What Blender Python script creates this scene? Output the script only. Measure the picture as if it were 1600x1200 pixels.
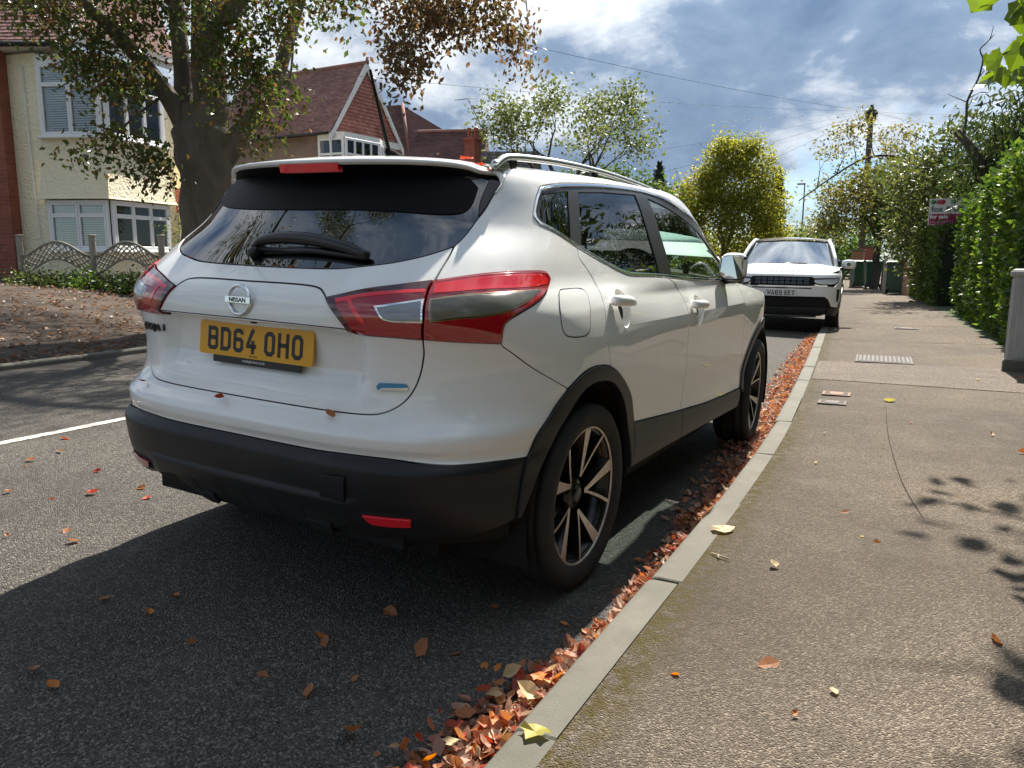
import bpy, math, random
import numpy as np
from mathutils import Vector, Matrix
from mathutils.geometry import delaunay_2d_cdt

# ------------------------------------------------------------------ scene, camera, sky, sun, exposure
for o in list(bpy.data.objects):
    bpy.data.objects.remove(o)
SC = bpy.context.scene
COL = SC.collection
R = math.radians

cam_d = bpy.data.cameras.new('camera')
cam_d.sensor_fit = 'HORIZONTAL'; cam_d.sensor_width = 36.0
cam_d.lens = 1217.17 / 1600 * 36.0
cam_d.clip_start = 0.05; cam_d.clip_end = 3000
cam = bpy.data.objects.new('camera', cam_d); COL.objects.link(cam)
_f = Vector((-0.49116337, 0.85627388, -0.1598549)); _r = Vector((0.86707862, 0.49815326, 0.00424363)); _u = Vector((-0.08326595, 0.13652245, 0.9871314))
cam.matrix_world = Matrix(((_r.x, _u.x, -_f.x, 2.01471), (_r.y, _u.y, -_f.y, -2.50037), (_r.z, _u.z, -_f.z, 1.16795), (0, 0, 0, 1)))
SC.camera = cam

SUN_EL, SUN_AZ = R(49), R(7)          # the sun stands ahead of the parked car, 7 degrees to its left
sun_dir = Vector((-math.sin(SUN_AZ) * math.cos(SUN_EL), math.cos(SUN_AZ) * math.cos(SUN_EL), math.sin(SUN_EL)))
sun_d = bpy.data.lights.new('sun', 'SUN'); sun_d.energy = 5.0; sun_d.angle = R(0.8); sun_d.color = (1.0, 0.935, 0.83)
sun = bpy.data.objects.new('sun', sun_d); COL.objects.link(sun)
sun.rotation_euler = sun_dir.to_track_quat('Z', 'Y').to_euler()

world = bpy.data.worlds.new('World'); SC.world = world; world.use_nodes = True
wn = world.node_tree.nodes; wl = world.node_tree.links
wn.clear()
def wnode(t, **k):
    n = wn.new(t)
    for a, v in k.items(): setattr(n, a, v)
    return n
sky = wnode('ShaderNodeTexSky', sky_type='NISHITA', sun_disc=False, sun_elevation=SUN_EL, sun_rotation=-SUN_AZ, altitude=30, air_density=1.0, dust_density=0.15, ozone_density=1.5)
skym = wnode('ShaderNodeVectorMath', operation='MULTIPLY'); skym.inputs[1].default_value = (0.034, 0.042, 0.050)
wl.new(sky.outputs[0], skym.inputs[0])
# a broken layer of cloud: the view direction is laid on a flat ceiling so that clouds crowd towards the horizon
tc = wnode('ShaderNodeTexCoord'); sep = wnode('ShaderNodeSeparateXYZ'); wl.new(tc.outputs['Generated'], sep.inputs[0])
def wmath(op, a, b=None, c=None, clamp=False):
    n = wnode('ShaderNodeMath', operation=op, use_clamp=clamp)
    for i, v in enumerate((a, b, c)):
        if v is None: continue
        if isinstance(v, (int, float)): n.inputs[i].default_value = v
        else: wl.new(v, n.inputs[i])
    return n.outputs[0]
up_ = wmath('MAXIMUM', sep.outputs[2], 0.0)
zc = wmath('ADD', up_, 0.42)
comb = wnode('ShaderNodeCombineXYZ'); wl.new(wmath('DIVIDE', sep.outputs[0], zc), comb.inputs[0]); wl.new(wmath('DIVIDE', sep.outputs[1], zc), comb.inputs[1])
def wnoise(scale, detail, rough, loc, dist=0.0):
    m = wnode('ShaderNodeMapping'); m.inputs['Location'].default_value = loc; wl.new(comb.outputs[0], m.inputs[0])
    n = wnode('ShaderNodeTexNoise'); n.inputs['Scale'].default_value = scale; n.inputs['Detail'].default_value = detail; n.inputs['Roughness'].default_value = rough; n.inputs['Distortion'].default_value = dist
    wl.new(m.outputs[0], n.inputs['Vector']); return n.outputs[0]
def wramp(fac, stops):
    n = wnode('ShaderNodeValToRGB'); e = n.color_ramp.elements
    while len(e) > 1: e.remove(e[-1])
    e[0].position, e[0].color = stops[0][0], stops[0][1] + (1,)
    for p, c in stops[1:]:
        x = e.new(p); x.color = c + (1,)
    wl.new(fac, n.inputs[0]); return n.outputs[0]
OFF = (-3.3, -9.1)
n1 = wnoise(1.55, 11, 0.60, (OFF[0], OFF[1], 0.0), 0.15)
n2 = wnoise(3.3, 10, 0.60, (OFF[0] + 4.2, OFF[1] - 3.9, 2.0), 0.25)
low = wramp(up_, [(0.02, (0, 0, 0)), (0.11, (1, 1, 1))])          # the cloud sheet breaks up towards the horizon
cover = wmath('MULTIPLY', wramp(n1, [(0.33, (0, 0, 0)), (0.43, (1, 1, 1))]), wmath('ADD', wmath('MULTIPLY', low, 0.75), 0.25))
body_ = wmath('ADD', wmath('MULTIPLY', n1, 0.55), wmath('MULTIPLY', n2, 0.45))
shade = wramp(body_, [(0.39, (0.50, 0.515, 0.53)), (0.465, (0.28, 0.31, 0.35)), (0.52, (0.118, 0.160, 0.225)), (0.62, (0.070, 0.105, 0.165))])
# cloud and haze scatter forwards: both brighten towards the sun
dots = wnode('ShaderNodeVectorMath', operation='DOT_PRODUCT'); wl.new(tc.outputs['Generated'], dots.inputs[0]); dots.inputs[1].default_value = tuple(sun_dir)
glow = wmath('ADD', wmath('MULTIPLY', wmath('POWER', wmath('MAXIMUM', dots.outputs['Value'], 0.0), 10.0), 1.5), 1.0)
shm = wnode('ShaderNodeVectorMath', operation='SCALE'); wl.new(shade, shm.inputs[0]); wl.new(glow, shm.inputs['Scale']); shade = shm.outputs[0]
mixw = wnode('ShaderNodeMix', data_type='RGBA'); wl.new(cover, mixw.inputs['Factor']); wl.new(skym.outputs[0], mixw.inputs[6]); wl.new(shade, mixw.inputs[7])
bg = wnode('ShaderNodeBackground'); bg.inputs['Strength'].default_value = 1.0; wl.new(mixw.outputs[2], bg.inputs[0])
wo = wnode('ShaderNodeOutputWorld'); wl.new(bg.outputs[0], wo.inputs[0])

SC.view_settings.view_transform = 'Standard'; SC.view_settings.look = 'None'
SC.view_settings.exposure = 1.25; SC.view_settings.gamma = 1.0; SC.view_settings.use_curve_mapping = False
SC.render.engine = 'CYCLES'
SC.cycles.use_denoising = True
SC.cycles.max_bounces = 8; SC.cycles.transparent_max_bounces = 16; SC.cycles.glossy_bounces = 4; SC.cycles.diffuse_bounces = 3
SC.cycles.sample_clamp_indirect = 6.0

random.seed(5); RNG = np.random.default_rng(5)

# ------------------------------------------------------------------ helpers
def tag(o, label=None, cat=None, group=None, kind=None):
    if label: o['label'] = label
    if cat: o['category'] = cat
    if group: o['group'] = group
    if kind: o['kind'] = kind
    return o

def empty(name, loc=(0, 0, 0), rot=(0, 0, 0), parent=None):
    o = bpy.data.objects.new(name, None); COL.objects.link(o)
    o.location = loc; o.rotation_euler = rot; o.empty_display_size = 0.2
    if parent: o.parent = parent
    return o

def link(name, me, parent=None, loc=None, rot=None):
    o = bpy.data.objects.new(name, me); COL.objects.link(o)
    if parent: o.parent = parent
    if loc is not None: o.location = loc
    if rot is not None: o.rotation_euler = rot
    return o

def copy_tree(o, parent=None):
    c = o.copy(); COL.objects.link(c); c.parent = parent
    for ch in o.children: copy_tree(ch, c)
    return c

class MB:
    """collects vertices and faces of one mesh"""
    def __init__(s): s.v = []; s.f = []; s.m = []; s.sm = []
    def add(s, vs, fs, mi=0, smooth=False, M=None):
        b = len(s.v)
        s.v += [tuple(M @ Vector(p)) for p in vs] if M is not None else [tuple(p) for p in vs]
        for f in fs:
            s.f.append(tuple(b + i for i in f)); s.m.append(mi); s.sm.append(smooth)
        return s
    def box(s, c, d, mi=0, M=None, bev=0.0):
        x, y, z = d[0] / 2, d[1] / 2, d[2] / 2
        if bev <= 0:
            vs = [(c[0] + a * x, c[1] + b * y, c[2] + e * z) for a in (-1, 1) for b in (-1, 1) for e in (-1, 1)]
            fs = [(0, 1, 3, 2), (4, 6, 7, 5), (0, 4, 5, 1), (2, 3, 7, 6), (0, 2, 6, 4), (1, 5, 7, 3)]
            return s.add(vs, fs, mi, False, M)
        b = min(bev, x * .99, y * .99, z * .99)
        vs = []; idx = {}
        for i, (a, q, e) in enumerate([(a, q, e) for a in (-1, 1) for q in (-1, 1) for e in (-1, 1)]):
            for ax in range(3):
                p = [a * (x - b), q * (y - b), e * (z - b)]
                p[ax] = (a * x, q * y, e * z)[ax]
                idx[(a, q, e, ax)] = len(vs); vs.append((c[0] + p[0], c[1] + p[1], c[2] + p[2]))
        fs = []
        for ax in range(3):
            o1, o2 = [k for k in range(3) if k != ax]
            for sg in (-1, 1):
                q = []
                for (p1, p2) in ((-1, -1), (1, -1), (1, 1), (-1, 1)):
                    t = [0, 0, 0]; t[ax] = sg; t[o1] = p1; t[o2] = p2; q.append(idx[(*t, ax)])
                flip = (sg > 0) ^ (ax == 1)
                fs.append(tuple(q) if flip else tuple(q[::-1]))
        for ax in range(3):
            o1, o2 = [k for k in range(3) if k != ax]
            for p1 in (-1, 1):
                for p2 in (-1, 1):
                    ks = []
                    for sg in (-1, 1):
                        t = [0, 0, 0]; t[ax] = sg; t[o1] = p1; t[o2] = p2; ks.append(tuple(t))
                    fs.append((idx[(*ks[0], o1)], idx[(*ks[1], o1)], idx[(*ks[1], o2)], idx[(*ks[0], o2)]))
        for a in (-1, 1):
            for q in (-1, 1):
                for e in (-1, 1): fs.append((idx[(a, q, e, 0)], idx[(a, q, e, 1)], idx[(a, q, e, 2)]))
        return s.add(vs, fs, mi, False, M)
    def tube(s, pts, rad, n=8, mi=0, M=None, cap=True, flat=None):
        pts = [Vector(p) for p in pts]
        if not hasattr(rad, '__len__'): rad = [rad] * len(pts)
        vs = []; prev = None
        for i, p in enumerate(pts):
            t = (pts[min(i + 1, len(pts) - 1)] - pts[max(i - 1, 0)])
            t = t.normalized() if t.length > 1e-9 else Vector((0, 0, 1))
            if prev is None:
                a = Vector((0, 0, 1)) if abs(t.z) < .9 else Vector((1, 0, 0))
                u = t.cross(a).normalized()
            else:
                u = (prev - t * prev.dot(t)); u = u.normalized() if u.length > 1e-6 else t.orthogonal().normalized()
            prev = u; w = t.cross(u)
            fl = 1.0 if flat is None else flat
            for k in range(n):
                an = 2 * math.pi * k / n
                vs.append(p + u * (math.cos(an) * rad[i]) + w * (math.sin(an) * rad[i] * fl))
        fs = []
        for i in range(len(pts) - 1):
            for k in range(n):
                k2 = (k + 1) % n
                fs.append((i * n + k, i * n + k2, (i + 1) * n + k2, (i + 1) * n + k))
        if cap:
            fs.append(tuple(range(n))[::-1]); fs.append(tuple((len(pts) - 1) * n + k for k in range(n)))
        return s.add(vs, fs, mi, True, M)
    def lathe(s, prof, n=32, mi=0, M=None, axis='z', close=False):
        """profile of (radius, height) turned round an axis"""
        vs = []; fs = []
        for (r_, h) in prof:
            for k in range(n):
                a = 2 * math.pi * k / n; c_, s_ = r_ * math.cos(a), r_ * math.sin(a)
                vs.append((c_, s_, h) if axis == 'z' else (h, c_, s_))
        m = len(prof)
        for i in range(m if close else m - 1):
            j = (i + 1) % m
            for k in range(n):
                k2 = (k + 1) % n
                fs.append((i * n + k, i * n + k2, j * n + k2, j * n + k))
        return s.add(vs, fs, mi, True, M)
    def prism(s, poly, d0, d1, mi=0, axis='y', M=None, mi_side=None):
        """2-D polygon pushed along an axis: axis y takes (x, z), axis x takes (y, z), axis z takes (x, y)"""
        n = len(poly)
        def P(p, d): return {'y': (p[0], d, p[1]), 'x': (d, p[0], p[1]), 'z': (p[0], p[1], d)}[axis]
        vs = [P(p, d0) for p in poly] + [P(p, d1) for p in poly]
        s.add(vs, [tuple(range(n))[::-1], tuple(range(n, 2 * n))], mi, False, M)
        b = len(s.v) - 2 * n
        for i in range(n):
            j = (i + 1) % n; s.f.append((b + i, b + j, b + n + j, b + n + i)); s.m.append(mi if mi_side is None else mi_side); s.sm.append(False)
        return s
    def grid(s, P, mi=0, M=None, smooth=True):
        """P[i][j] points"""
        h, w = len(P), len(P[0]); vs = [p for row in P for p in row]
        fs = [(i * w + j, i * w + j + 1, (i + 1) * w + j + 1, (i + 1) * w + j) for i in range(h - 1) for j in range(w - 1)]
        return s.add(vs, fs, mi, smooth, M)
    def mesh(s, name, mats):
        me = bpy.data.meshes.new(name); me.from_pydata(s.v, [], s.f)
        for m in (mats if isinstance(mats, (list, tuple)) else [mats]): me.materials.append(m)
        me.polygons.foreach_set('material_index', s.m); me.polygons.foreach_set('use_smooth', s.sm); me.update()
        return me
    def build(s, name, mats, parent=None, loc=None, rot=None, fix=True):
        me = s.mesh(name, mats)
        if fix: fix_normals(me)
        return link(name, me, parent, loc, rot)

import bmesh
def fix_normals(me):
    bm = bmesh.new(); bm.from_mesh(me); bmesh.ops.recalc_face_normals(bm, faces=bm.faces); bm.to_mesh(me); bm.free()

def np_mesh(name, V, F, mats, mi=None, smooth=False):
    """fast mesh from numpy arrays of vertices and equal-sized faces"""
    V = np.asarray(V, np.float32); F = np.asarray(F, np.int32); k = F.shape[1]
    me = bpy.data.meshes.new(name)
    me.vertices.add(len(V)); me.vertices.foreach_set('co', V.ravel())
    me.loops.add(F.size); me.loops.foreach_set('vertex_index', F.ravel())
    me.polygons.add(len(F)); me.polygons.foreach_set('loop_start', np.arange(0, F.size, k, dtype=np.int32))
    try: me.polygons.foreach_set('loop_total', np.full(len(F), k, np.int32))
    except Exception: pass
    for m in (mats if isinstance(mats, (list, tuple)) else [mats]): me.materials.append(m)
    if mi is not None: me.polygons.foreach_set('material_index', np.asarray(mi, np.int32))
    me.polygons.foreach_set('use_smooth', np.full(len(F), smooth, bool))
    me.update(calc_edges=True); me.validate()
    return me

# ------------------------------------------------------------------ material helpers
def new_mat(name):
    m = bpy.data.materials.new(name); m.use_nodes = True
    nt = m.node_tree; b = nt.nodes.get('Principled BSDF')
    return m, nt, b
def setp(b, **k):
    names = {'col': 'Base Color', 'rough': 'Roughness', 'metal': 'Metallic', 'spec': 'Specular IOR Level', 'coat': 'Coat Weight', 'coatr': 'Coat Roughness', 'ior': 'IOR', 'alpha': 'Alpha', 'sss': 'Subsurface Weight', 'trans': 'Transmission Weight', 'emc': 'Emission Color', 'ems': 'Emission Strength', 'sheen': 'Sheen Weight'}
    for a, v in k.items():
        i = b.inputs[names[a]]
        i.default_value = (tuple(v) + (1,)) if isinstance(v, (tuple, list)) and len(v) == 3 else v
def simple(name, col, rough=.5, **k):
    m, nt, b = new_mat(name); setp(b, col=col, rough=rough, **k); return m
class NB:
    """short-hand for shader node graphs"""
    def __init__(s, nt): s.nt = nt; s.tc = None
    def n(s, t, **k):
        x = s.nt.nodes.new(t)
        for a, v in k.items(): setattr(x, a, v)
        return x
    def l(s, a, b): s.nt.links.new(a, b)
    def coord(s, kind='Object', scale=None):
        if s.tc is None: s.tc = s.n('ShaderNodeTexCoord')
        o = s.tc.outputs[kind]
        if scale is not None:
            m = s.n('ShaderNodeMapping'); m.inputs['Scale'].default_value = scale; s.l(o, m.inputs[0]); o = m.outputs[0]
        return o
    def noise(s, vec, scale, detail=4, rough=.55, dist=0.0):
        x = s.n('ShaderNodeTexNoise'); x.inputs['Scale'].default_value = scale; x.inputs['Detail'].default_value = detail
        x.inputs['Roughness'].default_value = rough; x.inputs['Distortion'].default_value = dist; s.l(vec, x.inputs['Vector']); return x.outputs[0]
    def voro(s, vec, scale, out=0, feature='F1', rnd=1.0):
        x = s.n('ShaderNodeTexVoronoi', feature=feature); x.inputs['Scale'].default_value = scale; x.inputs['Randomness'].default_value = rnd; s.l(vec, x.inputs['Vector']); return x.outputs[out]
    def ramp(s, fac, stops, interp='LINEAR'):
        x = s.n('ShaderNodeValToRGB'); x.color_ramp.interpolation = interp; e = x.color_ramp.elements
        while len(e) > 1: e.remove(e[-1])
        def c4(c): return (c, c, c, 1) if isinstance(c, (int, float)) else tuple(c) + (1,)
        e[0].position = stops[0][0]; e[0].color = c4(stops[0][1])
        for p, c in stops[1:]:
            y = e.new(p); y.color = c4(c)
        s.l(fac, x.inputs[0]); return x.outputs[0]
    def mix(s, fac, a, b, blend='MIX'):
        x = s.n('ShaderNodeMix', data_type='RGBA', blend_type=blend)
        for i, v in ((0, fac), (6, a), (7, b)):
            if isinstance(v, (int, float)): x.inputs[i].default_value = v if i == 0 else (v, v, v, 1)
            elif isinstance(v, tuple): x.inputs[i].default_value = v + (1,)
            else: s.l(v, x.inputs[i])
        return x.outputs[2]
    def math(s, op, a, b=None, clamp=False):
        x = s.n('ShaderNodeMath', operation=op, use_clamp=clamp)
        for i, v in enumerate((a, b)):
            if v is None: continue
            if isinstance(v, (int, float)): x.inputs[i].default_value = v
            else: s.l(v, x.inputs[i])
        return x.outputs[0]
    def bump(s, h, strength=.3, dist=.01, normal=None):
        x = s.n('ShaderNodeBump'); x.inputs['Strength'].default_value = strength; x.inputs['Distance'].default_value = dist
        s.l(h, x.inputs['Height'])
        if normal is not None: s.l(normal, x.inputs['Normal'])
        return x.outputs[0]
    def sep(s, vec):
        x = s.n('ShaderNodeSeparateXYZ'); s.l(vec, x.inputs[0]); return x.outputs

def text_mesh(name, body, size, mat, parent, M, depth=0.0008, align='CENTER', bold=0.0, sx=1.0):
    cu = bpy.data.curves.new(name, 'FONT'); cu.body = body; cu.size = size; cu.align_x = align; cu.align_y = 'CENTER'; cu.extrude = depth; cu.offset = bold; cu.resolution_u = 3
    tmp = bpy.data.objects.new(name, cu); COL.objects.link(tmp)
    dg = bpy.context.evaluated_depsgraph_get()
    me = bpy.data.meshes.new_from_object(tmp.evaluated_get(dg)); bpy.data.objects.remove(tmp)
    me.transform(Matrix.Diagonal((sx, 1, 1, 1))); me.materials.clear(); me.materials.append(mat)
    o = link(name, me, parent); o.matrix_local = M
    return o
def smoothpts(pts, per=6, closed=False):
    """Catmull-Rom through 2-D or 3-D points"""
    P = [np.array(p, float) for p in pts]; n = len(P); out = []
    rng = range(n) if closed else range(n - 1)
    for i in rng:
        p1, p2 = P[i], P[(i + 1) % n]
        p0 = P[(i - 1) % n] if (closed or i > 0) else 2 * p1 - p2
        p3 = P[(i + 2) % n] if (closed or i < n - 2) else 2 * p2 - p1
        # centripetal-like: limit tangents to the chord
        for k in range(per):
            t = k / per
            c1 = np.linalg.norm(p2 - p1); m1 = (p2 - p0) * (c1 / (c1 + np.linalg.norm(p1 - p0) + 1e-9)); m2 = (p3 - p1) * (c1 / (c1 + np.linalg.norm(p3 - p2) + 1e-9))
            out.append((2 * t**3 - 3 * t**2 + 1) * p1 + (t**3 - 2 * t**2 + t) * m1 + (-2 * t**3 + 3 * t**2) * p2 + (t**3 - t**2) * m2)
    if not closed: out.append(P[-1])
    return out

# ------------------------------------------------------------------ the street
def bend(y):          # the street leans left, more so beyond the near car
    y = np.asarray(y, float); t = (y - 2.2) / .8
    return -.03 * y - .085 * .8 * np.where(t > 30, t, np.log1p(np.exp(np.minimum(t, 30))))
CROWN = -2.8
def road_z(xp):
    xp = np.asarray(xp, float); return np.where(xp > CROWN, -.02968 * xp, .0831 - (CROWN - xp) * .02)
KERB_L, KERB_R, PAVE_R = 1.135, 1.25, 3.35
ROAD_L = -6.28
PZ = .055
def pave_z(xp): return PZ + (np.asarray(xp, float) - KERB_R) * .018
def verge_z(xp): return np.interp(-np.asarray(xp, float), [6.4, 7.2, 8.5, 10.5, 12.5, 40], [.055, .12, .30, .60, .70, .9])

def asphalt(name, dark, light, scale, stone, bumps=.7, stain=.5, warm=None, moss=None, gloss=.8):
    m, nt, b = new_mat(name); g = NB(nt); co = g.coord('Object')
    big = g.noise(co, .45, 6, .62, .4); mid = g.noise(co, 3.5, 6, .68); fine = g.noise(co, 60, 4, .7)
    v = g.n('ShaderNodeTexVoronoi'); v.inputs['Scale'].default_value = scale; g.l(co, v.inputs['Vector'])
    r1 = g.sep(v.outputs['Color'])[0]
    base = g.mix(g.ramp(g.math('ADD', g.math('MULTIPLY', r1, .75), g.math('MULTIPLY', fine, .4)), [(.2, 0.), (.95, 1.)]), dark, light)
    base = g.mix(g.ramp(r1, [(.86, 0.), (.9, stone)]), base, tuple(min(1, c * 2.0) for c in light))
    base = g.mix(g.math('MULTIPLY', g.ramp(big, [(.34, 1.), (.56, 0.)]), stain), base, tuple(c * .62 for c in dark))
    base = g.mix(g.math('MULTIPLY', g.ramp(mid, [(.52, 0.), (.75, 1.)]), .35), base, warm or tuple(c * 1.25 for c in light))
    g.l(base, b.inputs['Base Color'])
    h = g.math('ADD', g.math('MULTIPLY', v.outputs['Distance'], -1.0), g.math('MULTIPLY', fine, .5))
    g.l(g.bump(h, bumps, .012), b.inputs['Normal'])
    g.l(g.ramp(big, [(.3, gloss - .1), (.6, min(1, gloss + .12))]), b.inputs['Roughness']); setp(b, spec=.16)
    return m, g, b, base
M_road, *_ = asphalt('road_asphalt', (.058, .053, .048), (.160, .145, .128), 160, .6, .9, .6)
def pavement_mat():
    m, g, b, base = asphalt('pavement_tarmac', (.092, .073, .056), (.220, .180, .140), 200, .5, .75, .75, warm=(.235, .20, .165))
    co = g.coord('Object'); xyz = g.sep(co)
    # moss and dirt gathered along the back of the kerb
    t = g.n('ShaderNodeAttribute', attribute_name='kerb_dist')
    base = g.mix(g.math('MULTIPLY', g.ramp(t.outputs['Fac'], [(.1, 1.), (.75, 0.)]), g.ramp(g.noise(co, 1.6, 5, .65), [(.3, .25), (.65, .75)])), base, g.mix(.55, base, (.055, .045, .037)))
    k = g.math('MULTIPLY', g.ramp(t.outputs['Fac'], [(.0, 1.), (.05, .9), (.15, 0.)]), g.ramp(g.noise(co, 24, 6, .7), [(.40, 0.), (.56, 1.)]))
    g.l(g.mix(k, base, (.075, .058, .018)), b.inputs['Base Color']); return m
M_pave = pavement_mat()
def soil():
    m, nt, b = new_mat('verge_soil'); g = NB(nt); co = g.coord('Object')
    c = g.ramp(g.noise(co, 2.2, 8, .7, .5), [(.3, (.036, .025, .018)), (.5, (.070, .050, .036)), (.72, (.125, .092, .068))])
    c = g.mix(g.ramp(g.voro(co, 22, 0), [(.0, .6), (.25, 0.)]), c, (.20, .10, .045)); g.l(c, b.inputs['Base Color'])
    g.l(g.bump(g.noise(co, 18, 8, .75), .9, .05), b.inputs['Normal']); setp(b, rough=.95); return m
M_soil = soil()
def garden():
    m, nt, b = new_mat('garden_ground'); g = NB(nt); co = g.coord('Object')
    g.l(g.ramp(g.noise(co, 1.1, 8, .7), [(.35, (.03, .045, .015)), (.55, (.055, .075, .025)), (.75, (.09, .075, .045))]), b.inputs['Base Color']); setp(b, rough=.95); return m
M_garden = garden()
def concrete(name, c0, c1, bumps=.35):
    m, nt, b = new_mat(name); g = NB(nt); co = g.coord('Object')
    c = g.mix(g.ramp(g.noise(co, 5, 7, .7), [(.3, 0.), (.7, 1.)]), c0, c1)
    c = g.mix(g.math('MULTIPLY', g.ramp(g.voro(co, 170), [(.0, 1.), (.28, 0.)]), .5), c, tuple(x * .4 for x in c0))
    c = g.mix(g.math('MULTIPLY', g.ramp(g.voro(co, 95), [(.0, 1.), (.16, 0.)]), .5), c, tuple(min(1, x * 1.9) for x in c1))
    c = g.mix(g.math('MULTIPLY', g.ramp(g.noise(co, 1.7, 5, .6), [(.5, 0.), (.75, 1.)]), .4), c, tuple(x * .6 for x in c0))
    oi = g.n('ShaderNodeObjectInfo'); c = g.mix(g.math('MULTIPLY', oi.outputs['Random'], .25), c, tuple(x * .7 for x in c0))
    g.l(c, b.inputs['Base Color']); g.l(g.bump(g.noise(co, 160, 4, .7), bumps, .004), b.inputs['Normal']); setp(b, rough=.85); return m
M_kerb = concrete('kerb_concrete', (.098, .092, .073), (.145, .136, .110), .6)
M_paint = None
def road_paint():
    m, nt, b = new_mat('worn_road_paint'); g = NB(nt); co = g.coord('Object')
    c = g.mix(g.ramp(g.noise(co, 26, 7, .75), [(.46, 0.), (.62, 1.)]), (.62, .58, .50), (.20, .19, .175)); g.l(c, b.inputs['Base Color'])
    g.l(g.bump(g.noise(co, 90, 4, .7), .6, .01), b.inputs['Normal']); setp(b, rough=.75); return m
M_paint = road_paint()

YS = np.concatenate([np.arange(-14, 20, .5), np.arange(20, 60, 2.), np.arange(60, 181, 10.)])
def strip(name, xs, zf, mat, kind='structure', attr=False):
    rows = [[(x + float(bend(y)), y, float(zf(x))) for x in xs] for y in YS]
    mb = MB(); mb.grid(rows); o = mb.build(name, mat)
    if o.data.polygons[0].normal.z < 0:
        o.data.flip_normals()
    if attr:
        a = o.data.attributes.new('kerb_dist', 'FLOAT', 'POINT'); a.data.foreach_set('value', np.tile(np.array(xs) - KERB_R, len(YS)).astype(np.float32))
    if kind: o['kind'] = kind
    return o
strip('road', list(np.linspace(ROAD_L, CROWN, 8)) + list(np.linspace(CROWN, KERB_L + .02, 9))[1:], road_z, M_road)
strip('pavement', [KERB_R + .001, KERB_R + .05, KERB_R + .1, KERB_R + .16, KERB_R + .26, 1.7, 2.1, 2.6, 3.0, PAVE_R], pave_z, M_pave, attr=True)
strip('verge', [ROAD_L - .13, -7.0, -7.6, -8.5, -9.5, -10.5, -12.5, -16, -30], verge_z, M_soil)
strip('garden_bed', [PAVE_R, 3.6, 4.2, 6, 12, 30], lambda x: float(pave_z(PAVE_R)) + .03 * min(1, x - PAVE_R), M_garden)
mb = MB(); gx = [-1500, -300, -60, -30, 31, 60, 300, 1500]; gy = [-1500, -200, -14, 60, 180, 400, 2000]
mb.grid([[(x, y, -.35) for x in gx] for y in gy]); gr = mb.build('ground', M_garden); gr['kind'] = 'structure'
if gr.data.polygons[0].normal.z < 0: gr.data.flip_normals()

# kerb stones, one by one
kr = empty('kerb', (0, 0, 0)); kr['kind'] = 'structure'
def kerb_stone_mesh(ln):
    mb = MB(); prof = [(0, -.16), (0, .062), (.004, .074), (.014, .082), (.030, .086), (KERB_R - KERB_L, .086), (KERB_R - KERB_L, -.16)]
    n = len(prof); L2 = ln / 2
    ring = []
    for (y, sc) in ((-L2, .94), (-L2 + .006, 1.), (L2 - .006, 1.), (L2, .94)):
        ring.append([(x, y, z if z < 0 else z * (1 if sc == 1 else .955)) for x, z in prof])
    mb.grid([r_ + r_[:1] for r_ in ring], smooth=False); mb.add(ring[0], [tuple(range(n))]); mb.add(ring[-1], [tuple(range(n))])
    me = mb.mesh('kerb_stone', M_kerb); fix_normals(me); return me
KM = kerb_stone_mesh(1.006)
y = -6.06
while y < 60:
    y2 = y + 1.013; a = math.atan2(float(bend(y2) - bend(y)), 1.013); ym = (y + y2) / 2
    o = link('kerb_stone', KM, kr, (KERB_L + float(bend(ym)) + random.uniform(-.005, .005), ym, PZ - .086 + random.uniform(-.005, .004)), (random.uniform(-.003, .003), random.uniform(-.02, .02), -a + random.uniform(-.004, .004))); y = y2 - .001
kl = empty('far_kerb', (0, 0, 0)); kl['kind'] = 'structure'
y = -5.5
while y < 40:
    y2 = y + 1.013; a = math.atan2(float(bend(y2) - bend(y)), 1.013); ym = (y + y2) / 2
    link('kerb_stone', KM, kl, (ROAD_L + float(bend(ym)), ym, float(road_z(ROAD_L)) - .02 + random.uniform(-.004, .004)), (0, 0, math.pi - a)); y = y2
# centre line, dashed
def sheet(name, x0, x1, y0, y1, zf, mat, parent=None, dz=.004, n=8):
    rows = [[(x + float(bend(yy)), yy, float(zf(x)) + dz) for x in (x0, (x0 + x1) / 2, x1)] for yy in np.linspace(y0, y1, n)]
    mb = MB(); mb.grid(rows); o = mb.build(name, mat, parent)
    if o.data.polygons[0].normal.z < 0: o.data.flip_normals()
    return o
cl = empty('centre_line', (0, 0, 0)); cl['kind'] = 'structure'
for y0 in (-4.6, 1.6, 7.6, 13.6, 19.6, 25.6): sheet('dash', CROWN - .03, CROWN + .05, y0 - 3.0, y0, lambda x: float(road_z(x)), M_paint, cl)
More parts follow.
